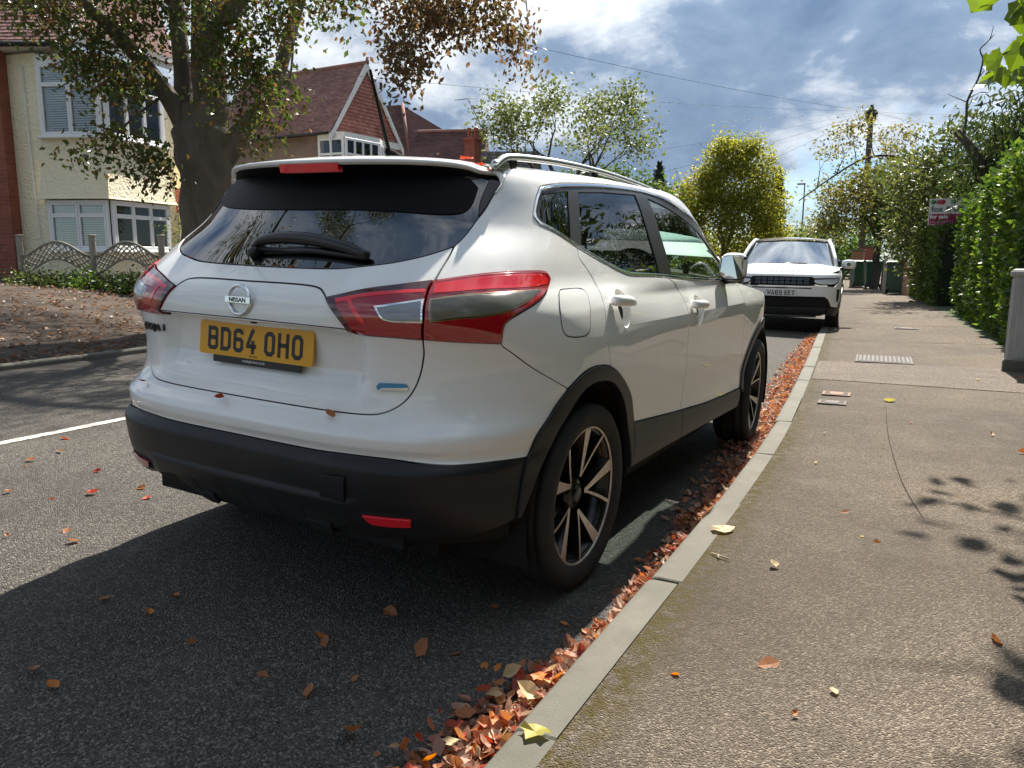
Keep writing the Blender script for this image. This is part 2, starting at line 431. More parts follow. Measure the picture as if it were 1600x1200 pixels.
# seams where the pavement was dug up and patched
M_seam = simple('tar_seam', (.060, .050, .041), 1.0, spec=0.0)
M_patch, *_ = asphalt('patch_tarmac', (.098, .078, .064), (.222, .184, .154), 190, .8, .7, .5)
sm = empty('pavement_patch', (0, 0, 0)); sm['kind'] = 'structure'
def pave_poly(name, pts, mat, parent, dz=.003):
    mb = MB(); mb.add([(x + float(bend(y)), y, float(pave_z(x)) + dz) for x, y in pts], [tuple(range(len(pts)))]); o = mb.build(name, mat, parent)
    if o.data.polygons[0].normal.z < 0: o.data.flip_normals()
    return o
pave_poly('patch', [(1.27, 5.2), (3.3, 5.05), (3.3, 6.7), (1.27, 6.6)], M_patch, sm)
def seam(pts, w=.012):
    P = [np.array(p, float) for p in smoothpts(pts, 6)]; L_, R_ = [], []
    for i, p in enumerate(P):
        t = P[min(i + 1, len(P) - 1)] - P[max(i - 1, 0)]; t /= np.linalg.norm(t); n = np.array((-t[1], t[0])); ww = w * (.5 + random.random() * .8)
        L_.append(p + n * ww / 2); R_.append(p - n * ww / 2)
    mb = MB(); mb.grid([[(q[0] + float(bend(q[1])), q[1], float(pave_z(q[0])) + .0045) for q in row] for row in (L_, R_)]); o = mb.build('seam', M_seam, sm)
    if o.data.polygons[0].normal.z < 0: o.data.flip_normals()
seam([(1.86, 4.0), (1.85, 3.0), (1.88, 2.2), (1.93, 1.62), (2.0, 1.18)], .004); seam([(2.0, 1.18), (2.2, 1.12), (2.6, 1.02), (3.2, .9)], .004); seam([(1.27, 5.2), (2.0, 5.14), (3.3, 5.05)], .008); seam([(1.27, 4.42), (1.5, 4.38), (1.62, 4.42)], .01)
seam([(1.27, 9.2), (2.0, 9.1), (3.3, 9.2)], .02); seam([(1.27, 12.4), (2.2, 12.0), (3.3, 12.1)], .02)
# covers in the pavement
M_iron = concrete('cast_iron', (.115, .10, .09), (.165, .148, .132), .5); M_irond = simple('cover_gap', (.05, .045, .04), .9)
M_rust = concrete('rusty_iron', (.22, .11, .075), (.30, .20, .15), .5)
def cover(name, x, y, w, d, rz, label, bars, mat, M2=M_irond):
    t = empty(name, (x + float(bend(y)), y, float(pave_z(x)) + .004), (0, 0, rz)); tag(t, label, 'manhole cover')
    mb = MB(); mb.box((0, 0, 0), (w, d, .012)); mb.build('frame', M2, t)
    for i in range(bars):
        xx = -w / 2 + (i + .5) * w / bars; mb = MB(); mb.box((xx, 0, .006), (w / bars * .62, d * .88, .008), bev=.002); mb.build('bar', mat, t)
    for s_ in (-1, 1):
        mb = MB(); mb.box((0, s_ * (d / 2 + .012), .004), (w + .05, .022, .008), bev=.002); mb.build('rim', mat, t); mb = MB(); mb.box((s_ * (w / 2 + .012), 0, .004), (.022, d, .008), bev=.002); mb.build('rim', mat, t)
cover('manhole_cover', 1.94, 7.0, .52, .66, R(5), 'ribbed iron manhole cover flush with the pavement near the grey cabinet', 12, M_iron)
cover('stopcock_cover', 1.50, 4.36, .17, .13, R(4), 'small rusty rectangular cover in the pavement beside a yellow leaf', 1, M_rust)
cover('water_cover', 1.48, 3.92, .16, .12, R(4), 'small worn cover in the pavement, nearer than the rusty one', 1, M_iron, M_patch)
cover('far_cover', 2.42, 11.4, .30, .22, R(5), 'small pale square cover in the pavement by the leafy hedge base', 1, M_iron)

# ------------------------------------------------------------------ the near car: one smooth body surface that every panel lies on
# car frame: x to its right, y forward from the rear axle, z up from the ground
def spl(pts):
    X=np.array([p[0] for p in pts],float); Y=np.array([p[1] for p in pts],float)
    d=np.diff(Y)/np.diff(X); m=np.zeros_like(Y)
    m[0],m[-1]=d[0],d[-1]
    for i in range(1,len(Y)-1):   # monotone (PCHIP-like) slopes
        if d[i-1]*d[i]>0:
            h0,h1=X[i]-X[i-1],X[i+1]-X[i]; w1=2*h1+h0; w2=h1+2*h0
            m[i]=(w1+w2)/(w1/d[i-1]+w2/d[i])
    def g(x):
        x=np.asarray(x,float); xc=np.clip(x,X[0],X[-1]); i=np.clip(np.searchsorted(X,xc)-1,0,len(X)-2)
        h=X[i+1]-X[i]; t=(xc-X[i])/h
        return ((1+2*t)*(1-t)**2*Y[i]+t*(1-t)**2*h*m[i]+t*t*(3-2*t)*Y[i+1]+t*t*(t-1)*h*m[i+1]) + np.where(x<X[0],m[0]*(x-X[0]),0)+np.where(x>X[-1],m[-1]*(x-X[-1]),0)
    return g
Y0=0.05
# half width of the body side below the belt, by height
Wlow=spl([(.15,.78),(.24,.845),(.32,.885),(.40,.897),(.46,.893),(.52,.888),(.60,.893),(.70,.903),(.80,.908),(.90,.908),(.945,.902),(1.0,.890),(1.06,.870),(1.10,.850)])
# half width above the belt, by fraction of the belt-to-roof height
Wup=spl([(0,.850),(.2,.822),(.4,.790),(.6,.756),(.75,.729),(.85,.705),(.92,.674),(.97,.615),(1.0,.52)])
ZR=spl([(-.45,1.475),(-.2,1.497),(.2,1.520),(.6,1.533),(1.0,1.535),(1.2,1.53),(1.36,1.512),(1.65,1.42),(1.87,1.325),(2.09,1.225),(2.5,1.16)])
BELT=1.10
# rear centre-line profile
YR=spl([(.15,-.52),(.22,-.62),(.27,-.69),(.33,-.745),(.40,-.785),(.48,-.812),(.56,-.822),(.588,-.812),(.600,-.802),(.612,-.804),(.63,-.812),(.652,-.814),(.672,-.805),(.69,-.785),(.703,-.772),(.72,-.766),(.78,-.758),(.90,-.764),(.98,-.778),(1.03,-.774),(1.07,-.752),(1.10,-.722),(1.13,-.69),(1.16,-.658),(1.20,-.617),(1.235,-.583),(1.27,-.551),(1.305,-.5205),(1.34,-.4915),(1.37,-.468),(1.40,-.4455),(1.46,-.402),(1.53,-.355)])
NE=spl([(.15,3.4),(.4,4.0),(.56,4.1),(.605,3.7),(.66,3.7),(.75,3.2),(.85,3.05),(.95,3.25),(1.02,3.5),(1.10,3.6),(1.18,3.4),(1.3,2.75),(1.5,2.6)])
def width(y,z):
    y=np.asarray(y,float); z=np.asarray(z,float)
    q=(z-BELT)/(ZR(np.maximum(y,-.30))-BELT)
    q=np.clip(q,0,1)*(1-.12*np.clip((y-1.05)/.5,0,1))
    w=np.where(z<BELT,Wlow(z),Wup(np.clip(q,0,1)))
    # cabin narrows to the front; haunch over the rear wheel
    t=np.clip((y-1.0)/1.2,0,2); w=w-np.where(z>.95,np.clip((z-.95)/.15,0,1),0)*.018*t*t
    w=w+.012*np.exp(-((y-.0)/.42)**2)*np.clip((z-.5)/.3,0,1)*np.clip((1.12-z)/.1,0,1)
    # crisp waist line along the doors
    cf=np.clip((y-.25)/.5,0,1)*np.clip((2.45-y)/.5,0,1); cr=np.where(z>.945,-(z-.945)*.16,-(.945-z)*.07)*np.clip((1.10-z)/.05,0,1)*np.clip((z-.60)/.2,0,1)
    w=w+cf*(cr+.006)*np.clip((1.12-z)/.05,0,1)*np.clip((z-.60)/.2,0,1)
    # nose tapers
    k=np.clip((y-2.35)/1.15,0,.999); w=w*(1-k**2.4)**(1/2.4)
    return w
def body(s,z,off=0.0):
    """s in 0..1 wraps the rear corner from centre line to the side, s>1 runs forward along the side (metres)"""
    sg=np.where(np.asarray(s,float)<0,-1.,1.); s=np.abs(np.asarray(s,float)); z=np.asarray(z,float)
    a=np.clip(s,0,1)*np.pi/2; n=NE(z)
    den=(np.abs(np.sin(a))**n+np.abs(np.cos(a))**n)**(1/n)
    w0=width(Y0+0*z,z)
    x=w0*np.sin(a)/den; y=Y0-(Y0-YR(z))*np.cos(a)/den
    ys=Y0+np.maximum(s-1,0)
    side=s>1
    x=np.where(side,width(ys,z),x); y=np.where(side,ys,y)
    # recess round the number plate, under the crease of the tailgate
    zt=.970; up=np.clip((zt-z)/.012,0,1); up=up*up*(3-2*up); dn=np.clip((z-.755)/.075,0,1); dn=dn*dn*(3-2*dn)
    sx=np.clip((.50-np.abs(x))/.10,0,1); sx=sx*sx*(3-2*sx)
    y=y+np.where(side,0,.052*up*dn*sx)
    return np.stack([x*sg,y,z+0*x],-1)
def nrm(s,z,e=1e-3):
    du=body(s+e,z)-body(s-e,z); dv=body(s,z+e)-body(s,z-e)
    n=np.cross(du,dv); return n/np.linalg.norm(n,axis=-1,keepdims=True)

def dom(p):
    s, z = p[..., 0], p[..., 1]
    a = np.abs(s); return np.stack([np.sign(s) * np.where(a < 1, 1.3 * a, 1.3 + (a - 1)), z], -1)
def undom(p):
    u, z = p[..., 0], p[..., 1]
    a = np.abs(u); return np.stack([np.sign(u) * np.where(a < 1.3, a / 1.3, 1 + (a - 1.3)), z], -1)
def resample(P, step):
    out = []; n = len(P)
    for i in range(n):
        a, b = P[i], P[(i + 1) % n]; k = max(1, int(np.ceil(np.linalg.norm(b - a) / step)))
        for j in range(k): out.append(a + (b - a) * j / k)
    return np.array(out)
def dedupe(P, eps=1.2e-3):
    out = [P[0]]
    for q in P[1:]:
        if np.linalg.norm(q - out[-1]) > eps: out.append(q)
    if np.linalg.norm(out[-1] - out[0]) < eps: out.pop()
    return np.array(out)
def area2(P): x, y = P[:, 0], P[:, 1]; return np.sum(x * np.roll(y, -1) - np.roll(x, -1) * y)
def inset(P, d):
    e = np.roll(P, -1, 0) - P; e /= np.linalg.norm(e, axis=1, keepdims=True) + 1e-12
    n = np.stack([-e[:, 1], e[:, 0]], 1); n2 = n + np.roll(n, 1, 0); L = np.linalg.norm(n2, axis=1, keepdims=True) + 1e-9; n2 /= L
    m = 1 / np.maximum((n2 * n).sum(1, keepdims=True), .5)
    return P + n2 * m * d
def inside(P, Q):
    x, y = Q[:, 0], Q[:, 1]; c = np.zeros(len(Q), bool); n = len(P)
    for i in range(n):
        x1, y1 = P[i]; x2, y2 = P[(i + 1) % n]
        m = ((y1 > y) != (y2 > y))
        with np.errstate(divide='ignore', invalid='ignore'):
            c ^= m & (x < (x2 - x1) * (y - y1) / (y2 - y1 + 1e-15) + x1)
    return c
def seg_dist(P, Q):
    d = np.full(len(Q), 9.0)
    for i in range(len(P)):
        a, b = P[i], P[(i + 1) % len(P)]; ab = b - a; t = np.clip(((Q - a) @ ab) / (ab @ ab + 1e-12), 0, 1)
        d = np.minimum(d, np.linalg.norm(Q - a - t[:, None] * ab, axis=1))
    return d
def loop(*curves, per=5):
    """chain several curves, each smoothed on its own, so that their joints stay corners"""
    out = []
    for c in curves: out += smoothpts(c, per) if len(c) > 2 else [np.array(p, float) for p in c]
    return np.array(out)

def panel(name, L, mat, parent, side=1, gap=.0022, off=0.0, thick=.014, space=.028, rows=(), holes=(), bev=.0016, surf=None, offf=None, edge_step=.014, extra_mats=()):
    """a body panel: outline L in (s, z), laid on the body surface with a rolled edge all round"""
    B = surf or body
    def N(s, z, e=1e-3):
        n = np.cross(B(s + e, z) - B(s - e, z), B(s, z + e) - B(s, z - e)); return n / (np.linalg.norm(n, axis=-1, keepdims=True) + 1e-12)
    L = np.array(L, float).copy()
    if side < 0: L[:, 0] *= -1
    P = dedupe(resample(dedupe(dom(L)), edge_step))
    if area2(P) < 0: P = P[::-1]
    P = dedupe(inset(P, gap + bev), 2e-4)
    loops = [P]
    for h in holes:
        H = np.array(h, float).copy()
        if side < 0: H[:, 0] *= -1
        H = dedupe(resample(dedupe(dom(H)), edge_step))
        if area2(H) > 0: H = H[::-1]
        loops.append(dedupe(inset(H, gap + bev), 2e-4))
    lo, hi = P.min(0), P.max(0)
    gx = np.arange(lo[0], hi[0], space); gz = np.concatenate([np.arange(lo[1], hi[1], space), np.array(rows, float)])
    gz = np.array([z for z in gz if lo[1] < z < hi[1]])
    G = np.stack(np.meshgrid(gx, gz), -1).reshape(-1, 2) if len(gz) and len(gx) else np.zeros((0, 2))
    if len(G):
        G = G[inside(P, G)]
        for H in loops[1:]: G = G[~inside(H, G)]
    if len(G):
        dd = seg_dist(P, G)
        for H in loops[1:]: dd = np.minimum(dd, seg_dist(H, G))
        G = G[dd > .005]
    pts = np.concatenate(loops + [G]); edges = []; b = 0
    for q in loops:
        n = len(q); edges += [(b + i, b + (i + 1) % n) for i in range(n)]; b += n
    r = delaunay_2d_cdt([Vector(p) for p in pts], edges, [], 0, 1e-6)
    V2 = np.array([(v.x, v.y) for v in r[0]]); T = np.array([f for f in r[2]])
    cen = V2[T].mean(1); k = inside(P, cen)
    for H in loops[1:]: k &= ~inside(H, cen)
    T = T[k]
    SZ = undom(V2); s_, z_ = SZ[:, 0], SZ[:, 1]
    Nn = N(s_, z_); o_ = off if offf is None else off + offf(s_, z_)
    X = B(s_, z_) + Nn * (o_ if np.isscalar(o_) else o_[:, None])
    if offf is not None:      # normals of the displaced surface
        e = 1e-3
        def D(a, c_): return B(a, c_) + N(a, c_) * (off + offf(a, c_))[:, None]
        Nn = np.cross(D(s_ + e, z_) - D(s_ - e, z_), D(s_, z_ + e) - D(s_, z_ - e)); Nn /= np.linalg.norm(Nn, axis=-1, keepdims=True) + 1e-12
    verts = [X]; norms = [Nn]; faces = [tuple(t) for t in T]; nb = len(X)
    for q in loops:
        SQ = undom(q); n_ = N(SQ[:, 0], SQ[:, 1]); oq = off if offf is None else (off + offf(SQ[:, 0], SQ[:, 1]))[:, None]
        xq = B(SQ[:, 0], SQ[:, 1]) + n_ * oq
        t = np.roll(xq, -1, 0) - np.roll(xq, 1, 0); t /= np.linalg.norm(t, axis=1, keepdims=True) + 1e-12
        out = np.cross(t, n_); out /= np.linalg.norm(out, axis=1, keepdims=True) + 1e-12
        rings = [(xq, n_), (xq + out * bev * .7 - n_ * bev * .3, n_ * .7 + out * .7), (xq + out * bev - n_ * bev, out), (xq + out * bev - n_ * thick, out)]
        base = nb; m = len(xq)
        for (p_, nn) in rings:
            verts.append(p_); norms.append(nn / np.linalg.norm(nn, axis=1, keepdims=True)); nb += m
        for j in range(3):
            for i in range(m):
                i2 = (i + 1) % m; faces.append((base + j * m + i, base + (j + 1) * m + i, base + (j + 1) * m + i2, base + j * m + i2))
    V = np.concatenate(verts); NN = np.concatenate(norms)
    me = bpy.data.meshes.new(name); me.from_pydata(V.tolist(), [], faces); me.materials.append(mat)
    for m_ in extra_mats: me.materials.append(m_)
    me.polygons.foreach_set('use_smooth', np.ones(len(me.polygons), bool)); me.update()
    # make winding agree with the surface normals
    fl = [p.index for p in me.polygons if Vector(NN[list(p.vertices)].mean(0)).dot(p.normal) < 0]
    if fl:
        bm = bmesh.new(); bm.from_mesh(me); bm.faces.ensure_lookup_table()
        for i in fl: bm.faces[i].normal_flip()
        bm.to_mesh(me); bm.free()
    me.normals_split_custom_set_from_vertices(NN.tolist())
    return link(name, me, parent)

# ---- materials of the cars
def paint(name, col):
    m, nt, b = new_mat(name); g = NB(nt); co = g.coord('Object')
    speck = g.math('MULTIPLY', g.ramp(g.voro(co, 150.0), [(0.0, 1.0), (0.09, 1.0), (0.13, 0.0)]), g.ramp(g.noise(co, 5.0, 3, .6), [(0.52, 0.0), (0.66, 1.0)]))
    film = g.ramp(g.noise(co, 3.0, 6, .65), [(0.4, 0.0), (0.8, 0.16)])
    low = g.ramp(g.sep(co)[2], [(0.30, 0.35), (0.70, 0.0)])
    c1 = g.mix(g.math('ADD', film, low, True), col, (0.40, 0.37, 0.32))
    c1 = g.mix(g.math('MULTIPLY', g.math('ADD', film, low), 0.55, True), col, (0.42, 0.38, 0.32))
    c1 = g.mix(g.math('MULTIPLY', speck, 0.45), c1, (0.9, 0.9, 0.86))
    g.l(c1, b.inputs['Base Color']); setp(b, rough=.5, spec=.08, coat=1.0, coatr=.01)
    g.l(g.math('ADD', g.math('MULTIPLY', film, .06), .004), b.inputs['Coat Roughness']); setp(b, ior=1.5); b.inputs['Coat IOR'].default_value = 1.6
    return m
M_white = paint('white_car_paint', (0.82, 0.82, 0.80))
M_white2 = paint('white_suv_paint', (0.80, 0.81, 0.81))
def plastic(name, col, rough, bump=.15):
    m, nt, b = new_mat(name); g = NB(nt); co = g.coord('Object')
    g.l(g.mix(g.ramp(g.noise(co, 6, 6, .65), [(.35, 0.), (.75, .6)]), col, tuple(min(1, c * 1.6 + .004) for c in col)), b.inputs['Base Color'])
    g.l(g.bump(g.noise(co, 900, 2, .5), bump, .0006), b.inputs['Normal']); setp(b, rough=rough, spec=.3); return m
M_black = plastic('black_textured_plastic', (0.014, 0.0145, 0.016), .42)
M_black2 = plastic('black_underbody_plastic', (0.022, 0.023, 0.023), .6)
M_trim = simple('satin_black_trim', (0.012, 0.012, 0.013), .3)
M_dark = simple('inner_dark', (0.006, 0.006, 0.006), .9)
M_pillar = simple('pillar_film', (0.02, 0.019, 0.019), .35)
M_chrome = simple('chrome', (0.78, 0.79, 0.80), .09, metal=1.0)
M_alu = simple('brushed_aluminium', (0.62, 0.62, 0.60), .32, metal=1.0)
def machined():
    m, nt, b = new_mat('machined_alloy'); g = NB(nt); co = g.coord('Object')
    g.l(g.mix(g.ramp(g.noise(co, 30, 5, .7), [(.4, 0.), (.8, .8)]), (0.62, 0.58, 0.54), (0.33, 0.25, 0.20)), b.inputs['Base Color']); setp(b, rough=.33, metal=.8); return m
M_mach = machined()
M_wblack = simple('wheel_black', (0.008, 0.008, 0.009), .22)
def rubber():
    m, nt, b = new_mat('tyre_rubber'); g = NB(nt); co = g.coord('Object')
    g.l(g.mix(g.ramp(g.noise(co, 14, 5, .7), [(.4, 0.), (.8, .5)]), (0.013, 0.013, 0.013), (0.045, 0.042, 0.038)), b.inputs['Base Color']); setp(b, rough=.75); return m
M_rubber = rubber()
def glass(name, tint, ior=1.5, rough=0.0):
    m, nt, b = new_mat(name); g = NB(nt); nt.nodes.remove(b)
    tr = g.n('ShaderNodeBsdfTransparent'); tr.inputs[0].default_value = tint + (1,)
    gl = g.n('ShaderNodeBsdfGlossy'); gl.inputs['Roughness'].default_value = rough; gl.inputs[0].default_value = (.95, .97, 1, 1)
    fr = g.n('ShaderNodeFresnel'); fr.inputs[0].default_value = ior
    mx = g.n('ShaderNodeMixShader'); g.l(fr.outputs[0], mx.inputs[0]); g.l(tr.outputs[0], mx.inputs[1]); g.l(gl.outputs[0], mx.inputs[2])
    g.l(mx.outputs[0], nt.nodes['Material Output'].inputs[0]); return m
M_privacy = glass('privacy_glass', (0.05, 0.055, 0.055), 1.75)
M_rearglass = glass('rear_window_glass', (0.03, 0.033, 0.035), 2.15)
M_tint = glass('green_tinted_glass', (0.42, 0.60, 0.51), 1.6)
M_screen = glass('windscreen_glass', (0.5, 0.62, 0.6), 1.8)
def lens(name, col, rough=.06, ribs=None):
    m, nt, b = new_mat(name); g = NB(nt); setp(b, col=col, rough=rough, coat=1.0, coatr=.01, spec=.6)
    if ribs:
        w = g.n('ShaderNodeTexWave', wave_type='BANDS', bands_direction='Z', wave_profile='SIN'); w.inputs['Scale'].default_value = ribs; w.inputs['Distortion'].default_value = 0.4
        g.l(g.coord('Object'), w.inputs['Vector'])
        w2 = g.n('ShaderNodeTexWave', wave_type='BANDS', bands_direction='DIAGONAL'); w2.inputs['Scale'].default_value = 7; g.l(g.coord('Object'), w2.inputs['Vector'])
        g.l(g.mix(g.ramp(g.sep(g.coord('Object'))[1], [(.0, 0.), (1., 1.)]), col, col), b.inputs['Base Color'])
        g.l(g.bump(w.outputs[1], .35, .002), b.inputs['Normal']); setp(b, metal=.2)
    return m
M_red = lens('red_lens', (0.34, 0.004, 0.012))
M_redb = lens('bright_red_lens', (0.80, 0.014, 0.026)); 
M_redd = lens('dark_red_lens', (0.060, 0.003, 0.006))
M_clear = lens('clear_reflector_lens', (0.11, 0.10, 0.065), .12, 110)
M_clear2 = lens('clear_reverse_lens', (0.24, 0.27, 0.31), .2, 110)
M_yellow = simple('reflective_yellow', (0.74, 0.36, 0.006), .38)
M_platewhite = simple('reflective_white', (0.60, 0.60, 0.57), .4)
M_char = simple('plate_black', (0.008, 0.008, 0.008), .4)
M_whiteprint = simple('white_print', (0.8, 0.8, 0.8), .5)
M_seat = simple('seat_cloth', (0.035, 0.036, 0.037), .85)
M_dash = simple('dash_plastic', (0.03, 0.03, 0.03), .6)
M_blue = simple('blue_badge', (0.02, 0.22, 0.42), .15, coat=1.0)

# ---- outlines on the body surface, (s, z)
gate_upper = [(.636, 1.479), (.6343, 1.470), (.6321, 1.4572), (.6159, 1.4323), (.5812, 1.3932), (.553, 1.3446), (.5284, 1.3075), (.5068, 1.2712), (.4878, 1.2426), (.4728, 1.2226)]
gate_mid = [(.4728, 1.2226), (.4643, 1.187), (.4557, 1.1523), (.4499, 1.1193)]
lamp_split = [(.4499, 1.1193), (.4446, 1.1013), (.4405, 1.0731), (.4364, 1.0324), (.4317, .992), (.4289, .9522)]
gate_low = [(.4289, .9522), (.4272, .9252), (.4243, .89), (.4177, .8432), (.4052, .7986), (.3863, .7592), (.3603, .7326), (.332, .7201), (.2745, .7165), (.2, .7165), (.10, .7165), (0, .7165)]
lamp_top_in = [(.2379, 1.0573), (.28, 1.0724), (.3245, 1.0882), (.3858, 1.1036), (.4499, 1.1193)]
lamp_top_out = [(.4499, 1.1193), (.5399, 1.1403), (.6189, 1.1488), (.6905, 1.1508)]
lamp_tip = [(.6905, 1.1508), (.7225, 1.1497), (.7407, 1.1436), (.7498, 1.1236), (.7307, 1.09)]
lamp_low = [(.7307, 1.09), (.6927, 1.063), (.6442, 1.0372), (.6077, 1.0165), (.5916, 1.0021), (.585, .9853), (.5818, .9643), (.5777, .9412)]
lamp_bot_out = [(.5777, .9412), (.4974, .9467), (.4289, .9522)]
lamp_bot_in = [(.4289, .9522), (.3573, .9566), (.288, .956)]
lamp_in = [(.288, .956), (.284, .9744), (.274, .992), (.2569, 1.024), (.2379, 1.0573)]
glass_bottom = [(.4728, 1.2226), (.4472, 1.2081), (.4091, 1.1894), (.3486, 1.1676), (.2805, 1.1527), (.2328, 1.1444), (.1447, 1.1405), (0, 1.139)]
dlo_top = [(.7893, 1.4251), (.8468, 1.4362), (1.0829, 1.4591), (1.3719, 1.4795), (1.80, 1.494), (2.0785, 1.4801), (2.28, 1.4448), (2.63, 1.3782), (2.90, 1.2901), (3.03, 1.2099)]
dlo_front = [(3.03, 1.2099), (2.93, 1.1449), (2.76, 1.0700)]
dlo_bot = [(2.76, 1.0700), (2.0847, 1.0947), (1.7294, 1.1135), (1.4234, 1.1247), (1.334, 1.1322), (1.1951, 1.1621), (.9491, 1.2296), (.8238, 1.2739), (.747, 1.2972)]
dlo_rear = [(.747, 1.2972), (.724, 1.3221), (.723, 1.3364), (.754, 1.3905), (.7893, 1.4251)]
rdoor_rear = [(.9491, 1.2296), (.9429, 1.1967), (.9763, 1.1607), (1.010, 1.1181), (1.0188, 1.0752), (1.004, 1.0226), (.993, .9615), (.994, .9014), (1.0144, .8561), (1.0278, .8135)]
fdoor_rear = [(1.7294, 1.1135), (1.8433, 1.0978), (1.9123, 1.0591), (1.9498, 1.0105), (1.9583, .972), (1.963, .9411), (1.9811, .8259), (1.9942, .7114), (2.0011, .595), (1.9965, .4860)]
fdoor_front = [(2.76, 1.0700), (2.8889, 1.0636), (2.9862, 1.047), (3.0238, 1.021), (3.0312, .9564), (3.0361, .9091), (3.0578, .7877), (3.0908, .6508), (3.1126, .5423), (3.10, .4345)]
rarch_out = [(.6644, .5841), (.6893, .6537), (.7251, .7195), (.7758, .7745), (.8325, .8099), (.8876, .8264), (.9569, .8258), (1.0464, .8042), (1.1673, .748), (1.2882, .6594), (1.369, .5399)]
rarch_in = [(.640, .395), (.690, .49), (.7286, .5794), (.7658, .6543), (.8114, .7228), (.8726, .766), (.9651, .770), (1.0881, .7347), (1.2163, .6426), (1.3065, .5113), (1.3361, .36)]
sill_top = [(1.369, .5399), (1.867, .4955), (2.4942, .4525), (3.10, .4345)]
sill_bot = [(1.3361, .36), (1.9716, .352), (2.539, .335), (3.1105, .3188)]
bump_seam = [(.5777, .9412), (.5822, .9292), (.6593, .855), (.7758, .7745)]
black_line = [(0, .6005), (.1399, .600), (.2394, .600), (.3026, .6022), (.3817, .6014), (.4327, .5959), (.4916, .5906), (.5392, .5906), (.5928, .5900), (.6644, .5841)]
FAC = (3.596, .335)      # front wheel centre in (s, z)
def arc(c_, r_, a0, a1, n=14): return [(c_[0] + r_ * math.cos(R(a0 + (a1 - a0) * i / n)), c_[1] + r_ * math.sin(R(a0 + (a1 - a0) * i / n))) for i in range(n + 1)]
def cut(c, a, b): return c[a:b]
def rev(c): return c[::-1]
def sym(c):                # a curve that ends on the centre line, carried over to the other side
    return c + [(-s, z) for s, z in c[::-1]]

CAR = empty('parked_car', (0, 0, 0), (0, R(1.7), 0))
tag(CAR, 'white crossover car parked close by at the kerb, rear towards the viewer, yellow plate', 'car')

# tailgate
gate = loop(rev(gate_low), rev(lamp_bot_in)[::-1], lamp_in, lamp_top_in, rev(gate_mid), glass_bottom)
half = np.array(gate)
full = np.concatenate([half, np.array([(-s, z) for s, z in half[::-1]])])
tg = panel('tailgate', full, M_white, CAR, gap=.0022, space=.024, rows=[.9715, .969, .9665, .964, .961, .958, .975, .98, .985, .99])
# embossed upper panel: a fine step line above the emblem, from lamp to lamp
groove = [(.2379, 1.0573), (.228, 1.0720), (.2150, 1.0830), (.190, 1.0890), (.139, 1.0915), (.07, 1.0915), (0, 1.0910)]
def ribbon(name, pts, w, mat, parent, off=.0006, th=.001, per=6):
    P = np.array(smoothpts(pts, per)); D = dom(P); t = np.gradient(D, axis=0); t /= np.linalg.norm(t, axis=1, keepdims=True); n = np.stack([-t[:, 1], t[:, 0]], 1)
    A, B_ = undom(D + n * w / 2), undom(D - n * w / 2)
    a, b = body(A[:, 0], A[:, 1]) + nrm(A[:, 0], A[:, 1]) * off, body(B_[:, 0], B_[:, 1]) + nrm(B_[:, 0], B_[:, 1]) * off
    m_ = body(P[:, 0], P[:, 1]) + nrm(P[:, 0], P[:, 1]) * (off + th)
    mb = MB(); mb.grid([a.tolist(), m_.tolist(), b.tolist()]); return mb.build(name, mat, parent)
ribbon('panel_seam', sym(groove), .0045, M_dark, tg)
ribbon('panel_seam', sym([(.285, .9705), (.2682, .9725), (.16, .9745), (.05, .9755), (0, .9757)]), .003, M_dark, tg)
# rear window
top_g = [(0, 1.44), (.3, 1.44), (.5, 1.43), (.6, 1.425)]
rw = loop([(0, 1.468), (.25, 1.466), (.42, 1.458), (.54, 1.445), (.605, 1.425)], [(.605, 1.425), (.5812, 1.3932), (.553, 1.3446), (.5284, 1.3075), (.5068, 1.2712), (.4878, 1.2426), (.4728, 1.2226)], glass_bottom)
rw = np.concatenate([rw, np.array([(-s, z) for s, z in rw[::-1]])])
rwo = panel('rear_window', rw, M_rearglass, CAR, gap=.001, off=-.002, thick=.004)
bandL = loop([(-.5165, 1.41), (-.50, 1.375), (-.43, 1.35), (-.33, 1.335), (-.2, 1.328), (0, 1.327), (.2, 1.328), (.33, 1.323), (.42, 1.318), (.485, 1.325), (.51, 1.35), (.53, 1.41)], [(.53, 1.41), (.5, 1.44), (.4, 1.455), (.2, 1.464), (0, 1.466), (-.2, 1.464), (-.4, 1.455), (-.5, 1.44), (-.5165, 1.41)])
panel('spoiler_reflection_band', bandL, simple('reflection_black', (.002, .002, .0025), .5, spec=.12), rwo, gap=0, off=.0015, thick=.003)  # near-black band painted in for the spoiler underside mirrored by the glass
